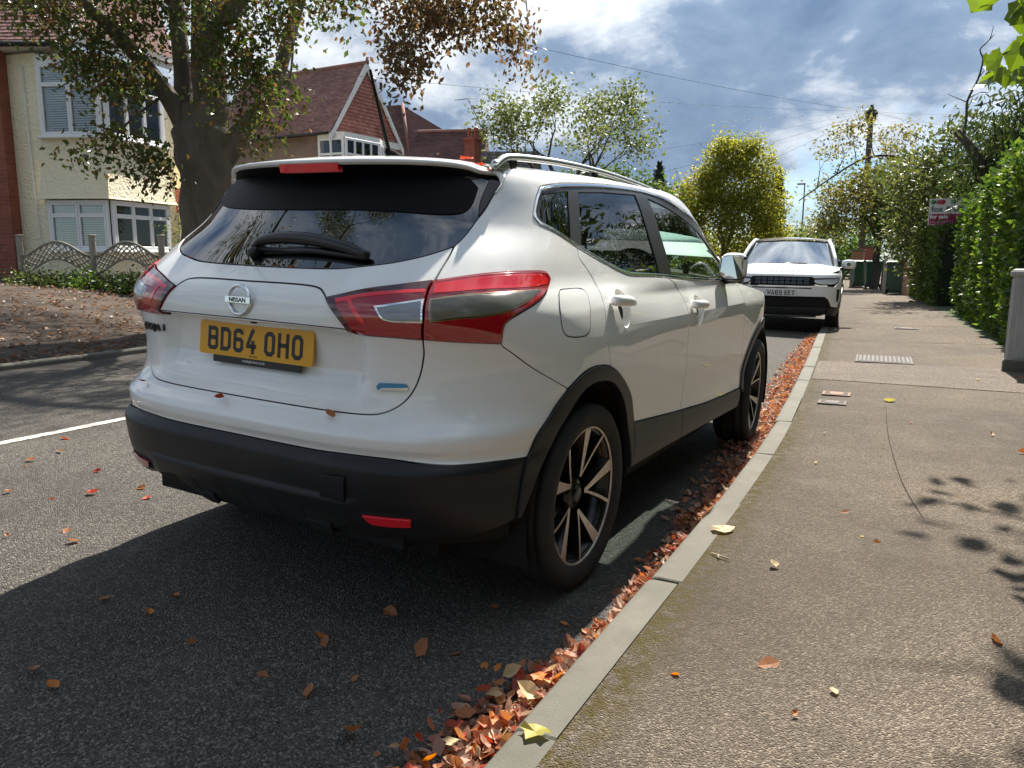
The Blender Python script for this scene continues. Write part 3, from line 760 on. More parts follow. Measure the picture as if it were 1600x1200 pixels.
# lamps
for sd in (1, -1):
    lo_ = loop(rev(lamp_split), lamp_top_out, lamp_tip, lamp_low, lamp_bot_out)
    bulge = lambda s, z: .006 + 0 * s
    tl = panel('tail_lamp', lo_, M_red, CAR, sd, gap=.0015, off=.007, thick=.03, space=.02, bev=.004)
    panel('lens_band', loop([(.452, 1.108), (.54, 1.129), (.62, 1.138), (.70, 1.140), (.727, 1.132), (.735, 1.120)], [(.727, 1.108), (.68, 1.100), (.56, 1.094), (.452, 1.080)]), M_redb, tl, sd, gap=0, off=.0085, thick=.003, bev=.002)
    panel('lens_rim', loop([(.4484, 1.0647), (.4991, 1.0763), (.5645, 1.0835), (.70, 1.0913)], [(.70, 1.0913), (.6481, 1.0602), (.6039, 1.0389), (.5591, 1.025), (.4963, 1.0175), (.4463, 1.0066)]), simple('lamp_inner_rim', (.35, .28, .2), .2, metal=1.0), tl, sd, gap=-.003, off=.0078, thick=.002, bev=.001, space=.015)
    panel('reflector', loop([(.4484, 1.0647), (.4991, 1.0763), (.5645, 1.0835), (.70, 1.0913)], [(.70, 1.0913), (.6481, 1.0602), (.6039, 1.0389), (.5591, 1.025), (.4963, 1.0175), (.4463, 1.0066)]), M_clear, tl, sd, gap=0, off=.0085, thick=.003, bev=.003, space=.015)
    li_ = loop(lamp_in, lamp_top_in, lamp_split, lamp_bot_in)
    tl2 = panel('tailgate_lamp', li_, M_red, CAR, sd, gap=.0015, off=.007, thick=.03, space=.02, bev=.004)
    panel('lens_border', loop([(.2379, 1.0573), (.28, 1.0724), (.3245, 1.0882), (.3858, 1.1036), (.4455, 1.1180)], [(.441, 1.094), (.384, 1.083), (.32, 1.070), (.268, 1.050), (.275, 1.020), (.292, .985), (.300, .9600), (.288, .957), (.284, .9744), (.2569, 1.024)]), M_redd, tl2, sd, gap=0, off=.0080, thick=.003, bev=.001)
    panel('lens_band', loop([(.262, 1.055), (.32, 1.074), (.384, 1.086), (.437, 1.093)], [(.437, 1.083), (.384, 1.076), (.325, 1.065), (.300, 1.055), (.312, 1.028), (.326, .995), (.322, .99), (.305, 1.015), (.290, 1.050), (.266, 1.044)]), M_redb, tl2, sd, gap=0, off=.0085, thick=.003, bev=.001)
    panel('lens_rim', loop([(.3498, 1.0389), (.405, 1.0537), (.4339, 1.0618)], [(.4339, 1.0618), (.4291, 1.0057)], [(.4291, 1.0057), (.3648, 1.0083), (.3498, 1.0389)]), M_chrome, tl2, sd, gap=-.0045, off=.0078, thick=.002, bev=.001, space=.014)
    panel('reverse_lens', loop([(.3498, 1.0389), (.405, 1.0537), (.4339, 1.0618)], [(.4339, 1.0618), (.4291, 1.0057)], [(.4291, 1.0057), (.3648, 1.0083), (.3498, 1.0389)]), M_clear2, tl2, sd, gap=0, off=.0088, thick=.003, bev=.002, space=.014)

# rear bumper, painted upper part
bu = loop(rev(black_line), ) if False else None
half = loop(rev(gate_low)[::1], rev(lamp_bot_out), bump_seam, rev(cut(rarch_out, 0, 4)), rev(black_line))
bumper_up = np.concatenate([half, np.array([(-s, z) for s, z in half[::-1]])])
bp_ = panel('rear_bumper', bumper_up, M_white, CAR, gap=.0010, space=.022, rows=[.605, .61, .615, .625, .635, .66, .67, .68, .69, .70, .71])
# lower bumper, bare black plastic
seam_l = [(.6644, .5841), (.652, .50), (.628, .395)]
bottom_b = [(.628, .395), (.58, .375), (.52, .360), (.42, .358), (.34, .372), (.30, .392), (.26, .404), (.15, .412), (0, .414)]
half = loop(black_line, seam_l, bottom_b)
bl = np.concatenate([half, np.array([(-s, z) for s, z in half[::-1]])])
def bump_off(s, z):       # shallow pressed step across the lower bumper
    k = np.clip((.475 - z) / .02, 0, 1); k = k * k * (3 - 2 * k); return .010 * k * np.clip((.33 - np.abs(s)) / .04, 0, 1)
lowb = panel('lower_bumper', bl, M_black, CAR, gap=.001, space=.022, rows=[.595, .59, .585, .58, .57, .50, .48, .475, .47, .465, .46], offf=bump_off, thick=.03)
df = loop([(0, .416), (.15, .414), (.25, .406), (.285, .395)], [(.285, .395), (.27, .34), (.22, .300), (.12, .285), (0, .283)])
df = np.concatenate([df, np.array([(-s, z) for s, z in df[::-1]])])
dfp = panel('diffuser', df, M_black2, CAR, gap=.002, off=-.022, space=.03)
for s0 in (-.21, -.12, -.03, .06, .15):
    ribbon('fin', [(s0, .405), (s0 + .003, .35), (s0 + .006, .30)], .005, M_black2, dfp, off=-.0215, th=.002)
for s0 in (-.19, .19):
    panel('tow_hook_mount', loop([(s0 - .035, .33), (s0 - .03, .30), (s0 - .015, .275), (s0 + .015, .275), (s0 + .03, .30), (s0 + .035, .33)]), M_black2, dfp, 1, gap=0, off=-.012, thick=.02)
panel('tow_cover', [(.2581, .5378), (.3102, .5419), (.3019, .458), (.2451, .4638)], M_black, lowb, 1, gap=.001, off=.0115, thick=.004, bev=.0015)
for sd in (1, -1):
    pk = panel('reflector_pocket', loop([(.318, .418), (.325, .430), (.42, .434), (.436, .422), (.425, .390), (.335, .386), (.318, .418)]), M_dark, lowb, sd, gap=0, off=.003, thick=.02, bev=.004)
    panel('rear_reflector', loop([(.328, .4223), (.4226, .4263)], [(.4226, .4263), (.4188, .398)], [(.4188, .398), (.345, .3946), (.328, .4223)]), M_redb if sd > 0 else M_red, lowb, sd, gap=0, off=.010, thick=.01, bev=.002, space=.012)

# sides
for sd in (1, -1):
    roof_edge = [(s, float(ZR(s - 1 + Y0)) - .016) for s in np.linspace(3.05, 1.0, 22)] + [(s, float(ZR(max(float(body(s, 1.47)[1]), -.3))) - .016) for s in np.linspace(.95, .66, 7)] 
    hood_z = lambda y: float(np.interp(y, [1.95, 2.3, 2.7, 3.05, 3.3], [1.075, 1.03, .985, .93, .85]))
    bs = loop(gate_upper, gate_mid, lamp_top_out, lamp_tip, lamp_low, bump_seam, cut(rarch_out, 3, 7) + [(1.0278, .8135)], rev(rdoor_rear), cut(dlo_bot, 6, 9), dlo_rear, dlo_top, dlo_front[:2] + [(2.84, 1.085)], [(2.89, 1.068), (3.00, 1.075), (3.12, 1.12)], [(3.12, 1.12), (3.11, 1.19)], roof_edge)
    panel('body_side', bs, M_white, CAR, sd, space=.026)
    HND = ((1.178, 1.024, -.09), (2.135, .967, -.07))
    rec = [loop([(s0 - .050, z0 - .012), (s0 - .030, z0 - .060), (s0 - .002, z0 - .086), (s0 + .035, z0 - .078), (s0 + .072, z0 - .035), (s0 + .082, z0 + .002), (s0 + .062, z0 + .036), (s0 + .020, z0 + .056), (s0 - .022, z0 + .054), (s0 - .042, z0 + .03), (s0 - .050, z0 - .012)]) for s0, z0, _ in HND]
    panel('rear_door', loop(rdoor_rear, [(1.0278, .8135), (1.10, .785), (1.1673, .748), (1.2882, .6594), (1.369, .5399)], [(1.369, .5399), (1.867, .4955), (1.9965, .4860)], rev(fdoor_rear), cut(dlo_bot, 2, 7)), M_white, CAR, sd, space=.026, rows=[.935, .94, .944, .946, .95, .955], holes=[undom(inset(dedupe(resample(dedupe(dom(rec[0])), .01)) if area2(dom(rec[0])) > 0 else dedupe(resample(dedupe(dom(rec[0])), .01))[::-1], .0042))])
    panel('front_door', loop(fdoor_rear, [(1.9965, .4860), (2.4942, .4525), (3.10, .4345)], rev(fdoor_front), cut(dlo_bot, 0, 3)), M_white, CAR, sd, space=.026, rows=[.935, .94, .944, .946, .95, .955], holes=[undom(inset(dedupe(resample(dedupe(dom(rec[1])), .01)) if area2(dom(rec[1])) > 0 else dedupe(resample(dedupe(dom(rec[1])), .01))[::-1], .0042))])
    nose = [(3.0 + .15 * i, hood_z(3.0 + .15 * i - .95)) for i in range(9)]
    panel('front_fender', loop(fdoor_front[1:], rev(arc(FAC, .475, 20, 165))[::1], [(4.05, .55), (4.22, .58), (4.22, .83)], rev(nose)), M_white, CAR, sd, space=.03)
    panel('front_bumper', loop([(4.22, .83), (4.35, .82), (4.44, .75), (4.445, .40)], [(4.445, .40), (4.2, .30), (4.03, .34), (4.05, .50), (4.05, .55), (4.22, .58), (4.22, .83)]), M_white, CAR, sd, space=.03)
    panel('rear_arch_trim', loop(rarch_out, [(1.369, .5399), (1.372, .45), (1.3361, .36)], rev(rarch_in), [(.640, .395), (.628, .395), (.652, .50), (.6644, .5841)]), M_black, CAR, sd, gap=.0005, off=.009, thick=.03, bev=.004, space=.02)
    panel('front_arch_trim', loop(arc(FAC, .488, -12, 168), rev(arc(FAC, .425, -8, 172))), M_black, CAR, sd, gap=.0005, off=.009, thick=.03, bev=.004, space=.02)
    panel('sill_trim', loop(sill_top, [(3.10, .4345), (3.1105, .3188)], rev(sill_bot), [(1.3361, .36), (1.372, .45), (1.369, .5399)]), M_black, CAR, sd, gap=.001, off=.008, thick=.03, bev=.004, space=.02)
    ribbon('door_gap', [(1.9965, .4860), (1.992, .42), (1.985, .36)], .005, M_dark, CAR, off=.0086, th=.0006) if sd > 0 else None
    # window surround, glass and pillars
    chrome_in = .016
    dl = loop(dlo_bot, dlo_rear, dlo_top, dlo_front)
    D = dedupe(resample(dedupe(dom(dl)), .02)); D = D if area2(D) > 0 else D[::-1]
    inn = undom(inset(D, .015))
    panel('window_chrome', dl, M_chrome, CAR, sd, gap=.001, off=.002, thick=.01, holes=[inn], bev=.003)
    qg = [(.8014, 1.4049), (1.0387, 1.4277), (.9141, 1.2439), (.8251, 1.2769), (.7708, 1.3039), (.7562, 1.3322)]
    rg = [(1.1199, 1.4305), (1.3575, 1.4478), (1.7219, 1.4632), (1.7273, 1.1232), (1.3581, 1.1407), (1.0961, 1.2066), (.9947, 1.229)]
    fg = [(1.8711, 1.4592), (2.0534, 1.4359), (2.2629, 1.3956), (2.56, 1.3222), (2.80, 1.2315), (2.86, 1.17), (2.72, 1.0850), (2.098, 1.1066), (1.8893, 1.1182)]
    panel('window_frame', np.array(inn), M_pillar, CAR, sd, gap=0, off=-.004, thick=.01, holes=[qg, rg, fg], bev=.001)
    panel('quarter_window', np.array(qg), M_privacy, CAR, sd, gap=-.004, off=-.008, thick=.004)
    panel('rear_door_window', np.array(rg), M_privacy, CAR, sd, gap=-.004, off=-.008, thick=.004)
    panel('front_door_window', np.array(fg), M_tint, CAR, sd, gap=-.004, off=-.008, thick=.004)
    # handles
    for (s0, z0, tilt) in ((1.178, 1.024, -.09), (2.135, .967, -.07)):
        h = empty('door_handle', parent=CAR) if False else None
        cup = panel('handle_recess', rec[0] if s0 < 1.5 else rec[1], M_white, CAR, sd, gap=0, off=.0005, thick=.003, bev=.0015, space=.010, rows=(),
            offf=lambda s, z, s0=s0, z0=z0: -.034 * np.clip(1 - ((s - s0 - .014) / .068) ** 2 - ((z - z0 + .014) / .072) ** 2, 0, 1) ** .7)
        mb = MB(); pts = []; rad = []
        for k in range(15):
            t = k / 14; s_ = s0 - .112 + .190 * t; zz = z0 + .004 + tilt * (t - .5) * .2
            q = body(s_, zz) + nrm(s_, zz) * (.008 + .024 * math.sin(math.pi * min(1, max(0, t * .93 + .02))) ** .45); pts.append((sd * q[0], q[1], q[2])); rad.append(.0205 * (1 - .5 * max(0, t - .62) / .38) if t > .03 else .016)
        mb.tube(pts, rad, 14, flat=1.0); mb.build('door_handle', M_white, CAR)
# fuel flap
fuel = [(.7746, 1.08), (.7887, 1.0913), (.8119, 1.0938), (.9108, 1.09), (.9244, 1.0675), (.9007, .9993), (.883, .9541), (.8507, .9399), (.7763, .9467), (.7577, .9665), (.7582, 1.0325)]
fl = panel('fuel_flap', smoothpts(fuel, 4, True), M_white, CAR, gap=.003, off=.0018, thick=.0016, bev=.0012)
ribbon('flap_gap', fuel + fuel[:1], .0032, M_dark, fl, off=.0004, th=.0003)
# black tape square and crease shadows: front door waist line is in the surface itself

# roof, spoiler, windscreen, bonnet
ys = np.linspace(-.235, 1.42, 28); rows_ = []
for y in ys:
    zb = float(ZR(y)) - .014; xb = float(width(y, zb)) + .001
    rows_.append([(x, y, zb + .046 * (1 - (x / xb) ** 2) - .004 * (abs(x / xb) ** 8)) for x in np.linspace(-xb, xb, 25)])
mb = MB(); mb.grid(rows_); roof = mb.build('roof', M_white, CAR)
mb = MB(); rows_ = []
for i, y in enumerate(np.linspace(1.43, 2.16, 14)):
    zb = float(ZR(y)) - .016; xb = float(width(y, zb)) - .004
    if y > 2.1: zb = min(zb, 1.2)
    rows_.append([(x, y + .16 * (1 - (x / xb) ** 2), zb + .012 * (1 - (x / xb) ** 2)) for x in np.linspace(-xb, xb, 17)])
mb.grid(rows_); mb.build('windscreen', M_screen, CAR)
mb = MB(); rows_ = []
for y in np.linspace(2.05, 3.27, 14):
    zb = hood_z(y); xb = float(width(y, zb)) - .003
    rows_.append([(x, y + .12 * (1 - (x / xb) ** 2), zb + .055 * (1 - (x / xb) ** 2)) for x in np.linspace(-xb, xb, 17)])
rows_.append([(x * .9, 3.32 + .13 * (1 - (x / xb) ** 2), .80) for x in np.linspace(-xb, xb, 17)])
mb.grid(rows_); mb.build('bonnet', M_white, CAR)
# spoiler: a white visor over the rear window with a black underside
_e = lambda s_, z_: tuple(np.array(body(s_, z_)) + np.array(nrm(s_, z_)) * .007)
edge = [(0, -.475, 1.4945), (.14, -.471, 1.4945), (.28, -.452, 1.4935), (.40, -.418, 1.4915), (.49, -.368, 1.488), (.545, -.322, 1.481), (.578, -.292, 1.469), _e(.6321, 1.4560), _e(.6159, 1.4323), _e(.597, 1.411), _e(.5812, 1.3932)]
edge = [tuple(p) for p in smoothpts(edge, 4)]
n_e = len(edge); rows_ = [[] for _ in range(9)]
for i, (x, y, z) in enumerate(edge):
    t = i / (n_e - 1)
    # where this strip meets the roof and the body side
    sx = .0 + .640 * t; q = body(.64, 1.479); j = (x * .98 + .0, -.225 + .0 * t, float(ZR(-.225)) - .013 + .046 * (1 - min(1, (x / .645)) ** 2)) if x < .50 else None
    if j is None:
        k = min(1, (x - .50) / (edge[-1][0] - .50)); a = np.array((.49, -.225, float(ZR(-.225)) - .013 + .046 * (1 - (.49 / .645) ** 2))); b = np.array(body(.583, 1.3945)) + np.array((.002, .0, 0)); mid = np.array(body(.634, 1.468))
        j = (1 - k) ** 2 * a + 2 * k * (1 - k) * (mid + np.array((.004, .06, .012))) + k * k * b
    j = np.array(j); e = np.array((x, y, z))
    for r_ in range(6):
        u = r_ / 5; p = j + (e - j) * u; p[2] += .010 * math.sin(math.pi * u) * (1 - t) ; p[0] += .006 * math.sin(math.pi * u) * t
        rows_[r_].append(p)
    lip = e + np.array((-.004 * t, .004, -.014 * (1 - .6 * t))) if t < .75 else e + np.array((-.010, .006, -.004)); rows_[6].append(e + np.array((0, -.002, -.005))); rows_[7].append(lip); rows_[8].append(lip + np.array((-.006 * t, .010, -.004)))
def mir(rows): return [[(-p[0], p[1], p[2]) for p in r_[::-1]] + [tuple(p) for p in r_[1:]] for r_ in rows]
mb = MB(); mb.grid(mir(rows_)); spo = mb.build('spoiler', M_white, CAR)
und = [[], [], []]
for i, p in enumerate(rows_[8]):
    t = i / (n_e - 1); g_ = np.array((p[0] * .985, 0, 0)); s_ = np.interp(p[0], [0, .3, .5, .6, .66], [0, .36, .52, .575, .60]); zq = 1.435 - .045 * t; b = np.array(body(s_, zq)); b[0] = p[0] * .985; b = b + np.array((0, .0, 0))
    und[0].append(p); und[1].append(p * .5 + b * .5 + np.array((0, 0, .012 * (1 - t)))); und[2].append(b + np.array((0, .03, .01)))
mb = MB(); mb.grid(mir(und)); mb.build('spoiler_underside', simple('matt_black', (.003, .003, .0035), .6, spec=.15), spo)
# high brake light
mb = MB(); P = [[], []]
for x in np.linspace(-.135, .135, 13):
    e = np.array([np.interp(abs(x), [q[0] for q in edge], [q[k] for q in edge]) for k in range(3)]); P[0].append((x, e[1] - .001, e[2] - .012)); P[1].append((x, e[1] + .006, e[2] - .040 + .004 * abs(x)))
mb.grid(P); mb.grid([[(p[0], p[1] + .02, p[2]) for p in r_] for r_ in P]); mb.build('brake_light', M_redb, spo)
# side fins between spoiler and glass
for sd in (1, -1):
    panel('glass_side_fin', loop([(.6159, 1.4323), (.5812, 1.3932), (.553, 1.3446), (.530, 1.31)], [(.530, 1.31), (.534, 1.36), (.548, 1.40), (.57, 1.44)]), M_trim, CAR, sd, gap=0, off=.004, thick=.01, bev=.004, space=.012)
# roof rails
for sd in (1, -1):
    pts = [(.607, -.26, 1.486), (.607, -.235, 1.500), (.610, -.19, 1.525), (.612, -.12, 1.535), (.613, 0, 1.543), (.612, .2, 1.552), (.610, .45, 1.556), (.606, .75, 1.553), (.602, 1.05, 1.541), (.600, 1.25, 1.528), (.600, 1.36, 1.508), (.600, 1.42, 1.482), (.600, 1.46, 1.455)]
    pts = [(sd * p[0], p[1], p[2] - .011) for p in smoothpts(pts, 4)]
    mb = MB(); mb.tube(pts, [.010] + [.0145] * (len(pts) - 2) + [.008], 12, flat=.85); rail = mb.build('roof_rail', M_alu, CAR)
    for yy, ln, mt_ in ((-.205, .10, M_alu), (-.13, .05, M_trim), (.55, .05, M_trim), (1.31, .05, M_trim), (1.385, .09, M_alu)):
        zz = np.interp(yy, [p[1] for p in pts], [p[2] for p in pts]); mb = MB(); mb.box((sd * .606, yy, zz - .020), (.022, ln, .036), bev=.008); mb.build('rail_foot', mt_, rail)
# aerial
mb = MB(); mb.tube([(0, .02, 1.545), (0, -.02, 1.562), (0, -.05, 1.572)], [.028, .022, .008], 12); mb.tube([(0, -.03, 1.565), (0, -.085, 1.70), (0, -.145, 1.852)], [.008, .0065, .0055], 8); mb.build('aerial', simple('aerial_rubber', (.006, .006, .006), .9, spec=.1), CAR)
# wiper
mb = MB()
def onrear(x, z, o):
    ss = np.linspace(0, .6, 200); B_ = body(ss, 0 * ss + z); s_ = np.interp(abs(x), B_[:, 0], ss); p = body(s_, z) + nrm(s_, z) * o; return (math.copysign(p[0], x), p[1], p[2])
wp = [onrear(-.080, 1.186, .018), onrear(-.05, 1.200, .028), onrear(.04, 1.209, .032), onrear(.17, 1.207, .030), onrear(.30, 1.193, .024), onrear(.40, 1.174, .016)]
wp = [tuple(p) for p in smoothpts(wp, 4)]; n_w = len(wp)
mb.tube(wp, [.007 + .014 * math.sin(math.pi * min(1, .12 + .8 * (1 - i / n_w))) for i in range(n_w)], 12, flat=1.0)
mb.tube([onrear(-.075, 1.176, .0), onrear(-.075, 1.178, .026)], [.022, .018], 14)
mb.tube([onrear(-.05, 1.182, .012), onrear(.18, 1.187, .010), onrear(.395, 1.170, .010)], [.009, .010, .006], 8)
mb.build('rear_wiper', M_trim, CAR)
# emblem
EM = Matrix.Translation(Vector(body(0, 1.033)) + Vector((0, -.004, 0))) @ Matrix.Rotation(R(90), 4, 'X') @ Matrix.Rotation(R(-4), 4, 'X')
mb = MB(); n = 48; ring = []
for k in range(n + 1):
    a = 2 * math.pi * k / n; ring.append((.049 * math.cos(a), .0455 * math.sin(a), .004))
mb.tube(ring, .0065, 8, cap=False); emb = mb.build('emblem', M_chrome, CAR); emb.matrix_local = EM
mb = MB(); mb.box((0, 0, .008), (.116, .022, .008), bev=.002); o = mb.build('name_bar', M_chrome, emb)
text_mesh('lettering', 'NISSAN', .0195, M_char, emb, Matrix.Translation((0, -.0005, .0125)), .0004, sx=1.15, bold=.0003)
# model name at the left of the tailgate, fuel-saving badge at the right
import itertools
def on_gate(x, z, o=.001):
    p = np.array(onrear(x, z, 0)); p2 = np.array(onrear(x + .004 * (1 if x > 0 else 1), z, 0)); t = Vector(p2 - p).normalized(); up = Vector((0, .02, 1)).normalized(); n_ = t.cross(up).normalized(); up = n_.cross(t)
    return Matrix(((t.x, up.x, n_.x, p[0] + n_.x * o), (t.y, up.y, n_.y, p[1] + n_.y * o), (t.z, up.z, n_.z, p[2] + n_.z * o), (0, 0, 0, 1)))
for ch, x in zip('QASHQAI', np.linspace(-.583, -.462, 7)):
    text_mesh('lettering', ch, .033, M_trim, tg, on_gate(x, .9035, .005), .004, bold=.0008, sx=.82)
def badge():
    P = loop([(.3325, .803), (.3377, .8152)], [(.3377, .8152), (.3899, .8164), (.3947, .8092)], [(.3947, .8092), (.3922, .7996), (.3351, .7937)])
    return panel('badge', P, M_blue, tg, 1, gap=0, off=.004, thick=.004, bev=.0015, space=.012)
badge(); panel('badge_rim', loop([(.345, .8005), (.393, .8055)], [(.393, .8055), (.3952, .8085), (.3935, .797), (.337, .7930)]), M_chrome, tg, 1, gap=0, off=.0052, thick=.003, bev=.001, space=.012)
# tailgate release / camera under the crease
mb = MB(); mb.box((0.02, -.735, .972), (.06, .02, .012), bev=.003); mb.box((0.02, -.742, .964), (.022, .018, .014), bev=.004); mb.build('camera_pod', M_trim, tg)
# number plates
GL = {  # strokes on a 50 x 79 grid, stroke 14
 'B': [[(7, 7), (7, 72), (35, 72), (42, 66), (42, 47), (36, 41), (7, 41)], [(36, 41), (43, 35), (43, 13), (36, 7), (7, 7)]],
 'D': [[(7, 7), (7, 72), (33, 72), (43, 63), (43, 16), (33, 7), (7, 7)]],
 '6': [[(41, 60), (41, 66), (34, 72), (16, 72), (8, 64), (8, 15), (16, 7), (34, 7), (42, 15), (42, 36), (35, 43), (8, 43)]],
 '9': [[(9, 19), (9, 13), (16, 7), (34, 7), (42, 15), (42, 64), (34, 72), (16, 72), (8, 64), (8, 43), (15, 36), (42, 36)]],
 '4': [[(32, 0), (32, 24)], [(36, 79), (27, 72), (8, 30), (8, 25), (48, 25)], [(32, 24), (32, 44)]],
 'O': [[(17, 7), (8, 16), (8, 63), (17, 72), (33, 72), (42, 63), (42, 16), (33, 7), (17, 7)]],
 'H': [[(7, 0), (7, 79)], [(43, 0), (43, 79)], [(7, 40), (43, 40)]],
 'W': [[(5, 79), (11, 7), (25, 50), (39, 7), (45, 79)]],
 'A': [[(5, 0), (25, 74), (45, 0)], [(12, 22), (38, 22)]],
 'X': [[(6, 0), (44, 79)], [(6, 79), (44, 0)]],
 'E': [[(46, 7), (7, 7), (7, 72), (46, 72)], [(7, 41), (40, 41)]],
 'T': [[(25, 0), (25, 72)], [(3, 72), (47, 72)]],
}
def glyph(mb, ch, x0, z0, w=14.0, y=0.0, k=.001, h=.0005):
    """one character drawn as broad strokes with mitred corners, in the x-z plane facing -y"""
    for st in GL[ch]:
        P = [np.array(p, float) for p in st]; closed = np.allclose(P[0], P[-1]); m = len(P) - 1 if closed else len(P)
        L_, R_ = [], []
        for i in range(m):
            a = P[i - 1] if (i > 0 or closed) else None
            if closed and i == 0: a = P[m - 1]
            b = P[(i + 1) % m] if (closed or i < m - 1) else None
            d1 = (P[i] - a) / np.linalg.norm(P[i] - a) if a is not None else None; d2 = (b - P[i]) / np.linalg.norm(b - P[i]) if b is not None else None
            if d1 is None: d1 = d2
            if d2 is None: d2 = d1
            n1 = np.array((-d1[1], d1[0])); n2 = np.array((-d2[1], d2[0])); nn = n1 + n2; nn /= np.linalg.norm(nn); f = 1 / max(.45, nn @ n1)
            L_.append(P[i] + nn * f * w / 2); R_.append(P[i] - nn * f * w / 2)
        seg = range(m if closed else m - 1)
        for i in seg:
            j = (i + 1) % m; q = [L_[i], R_[i], R_[j], L_[j]]
            mb.add([(x0 + p[0] * k, y, z0 + p[1] * k) for p in q], [(0, 1, 2, 3)])
def rounded_plate(w, h, r_, d):
    P = []
    for (cx, cz, a0) in ((w / 2 - r_, h / 2 - r_, 0), (-w / 2 + r_, h / 2 - r_, 90), (-w / 2 + r_, -h / 2 + r_, 180), (w / 2 - r_, -h / 2 + r_, 270)):
        for k in range(5): a = R(a0 + 22.5 * k); P.append((cx + r_ * math.cos(a), cz + r_ * math.sin(a)))
    return P
def number_plate(parent, text, mat, M):
    mb = MB(); mb.prism(rounded_plate(.52, .111, .010, 0), -.003, .003); pl = mb.build('number_plate', mat, parent); pl.matrix_local = M
    widths = [.061] * 4 + [.094] + [.061] * 2; x = -(.061 * 6 + .094 - .011) / 2 + (.0 if True else 0); mbs = []
    a, b = text.split(' '); seq = list(a) + [None] + list(b)
    x = -(7 * .050 + 5 * .011 + .033) / 2
    for ch in seq:
        if ch is None: x += .033 - .011; continue
        g_ = MB(); glyph(g_, ch, x, -.0395, y=-.0036); g_.build('character', M_char, pl, fix=False); x += .061
    return pl
PL = number_plate(CAR, 'BD64 OHO', M_yellow, Matrix.Translation((0, -.7235, .8925)) @ Matrix.Rotation(-.095, 4, 'X'))
mb = MB(); mb.box((.008, .0015, -.064), (.405, .004, .030), bev=.001); fr_ = mb.build('plate_holder', M_char, PL)
text_mesh('lettering', 'eastleighnissan.co.uk', .0125, M_whiteprint, fr_, Matrix.Translation((0, -.0012, -.0655)) @ Matrix.Rotation(R(90), 4, 'X'), .0002)
text_mesh('lettering', 'EAST LEIGH', .007, M_char, PL, Matrix.Translation((0, -.0035, -.0475)) @ Matrix.Rotation(R(90), 4, 'X'), .0002)
# door mirrors
for sd in (1, -1):
    mb = MB(); rows_ = []
    for i, (y, w_, h, dz) in enumerate([(1.705, .056, .062, 0), (1.712, .062, .0690, 0), (1.74, .066, .074, 0), (1.79, .062, .070, .002), (1.84, .045, .050, .004), (1.865, .020, .02, .004)]):
        rows_.append([(sd * (.912 + w_ * math.copysign(abs(math.cos(a)) ** .6, math.cos(a)) - .012 * (i > 3)), y + .03 * math.cos(a) * (i < 3), 1.150 + dz + h * math.copysign(abs(math.sin(a)) ** .6, math.sin(a)) * (1.05 if math.sin(a) > 0 else .95)) for a in np.linspace(0, 2 * math.pi, 29)])
    mb.grid(rows_); mr = mb.build('door_mirror', M_white, CAR)
    mb = MB(); mb.add([(rows_[0][k][0], rows_[0][k][1] - .004 + (abs(rows_[0][k][0]) - .912) * -.34 - .012, rows_[0][k][2]) for k in range(28)], [tuple(range(28))]); mb.build('mirror_glass', M_chrome, mr)
    mb = MB(); P = [[(p[0] + sd * .0012 * math.copysign(1, p[0] * sd - .912), p[1] - .0005, p[2]) for p in r_] for r_ in rows_[0:4]]
    lower = [[(p[0] + (p[0] - sd * .912) * .03, p[1], min(p[2], 1.106 + 0 * p[2])) for p in r_[14:29]] for r_ in [[(q[0], q[1], 1.150 + (q[2] - 1.150) * 1.04) for q in r_] for r_ in rows_[0:5]]]
    mb.grid(lower); mb.tube([(sd * .842, 1.79, 1.075), (sd * .90, 1.79, 1.082), (sd * .95, 1.785, 1.095)], [.022, .02, .024], 10); mb.build('mirror_base', M_trim, mr)
    mb = MB(); band = [[(p[0] + (p[0] - sd * .912) * .025, p[1] - .001, 1.150 + (p[2] - 1.150) * 1.02) for p in r_] for r_ in rows_[0:4]]
    mb.grid([[q for q in (r_[2], r_[3])] for r_ in band]); mb.build('indicator_strip', M_trim, mr)

# inner shell, floor, wheel housings, cabin
mb = MB()
for sd in (1, -1):
    gs = np.concatenate([np.linspace(0, 1, 30), 1 + np.linspace(.04, 3.3, 90)]); gz = np.linspace(.30, 1.07, 26)
    Sg, Zg = np.meshgrid(gs, gz); Pn = body(Sg, Zg) - nrm(Sg, Zg) * .024
    for i in range(len(gz) - 1):
        for j in range(len(gs) - 1):
            q = [Pn[i, j], Pn[i, j + 1], Pn[i + 1, j + 1], Pn[i + 1, j]]; cc = sum(q) / 4
            if any(math.hypot(cc[1] - yc, cc[2] - .335) < .45 for yc in (0, 2.646)) and cc[0] > .45: continue
            if cc[1] > 1.9 and cc[2] > hood_z(min(cc[1], 3.29)) - .03: continue
            if cc[1] < -.78 and cc[2] < .44 : continue
            mb.add([(sd * p[0], p[1], p[2]) for p in q], [(0, 1, 2, 3)])
mb.build('inner_shell', M_dark, CAR, fix=False)
mb = MB(); mb.box((0, 1.25, .32), (1.24, 3.6, .16)); mb.box((0, 1.3, .26), (1.5, 1.5, .10)); mb.box((0, -.50, .36), (1.15, .35, .14)); mb.build('underbody', M_dark, CAR)
for sd in (1, -1):
    for yc in (0, 2.646):
        mb = MB(); rows_ = []
        for xx in (.62, .80, .868):
            rows_.append([(sd * xx, yc + .425 * math.cos(a), .345 + .425 * math.sin(a)) for a in np.linspace(R(-20), R(200), 23)])
        mb.grid(rows_); mb.add([rows_[0][k] for k in range(23)], [tuple(range(23))]); mb.build('wheel_housing', M_dark, CAR, fix=False)
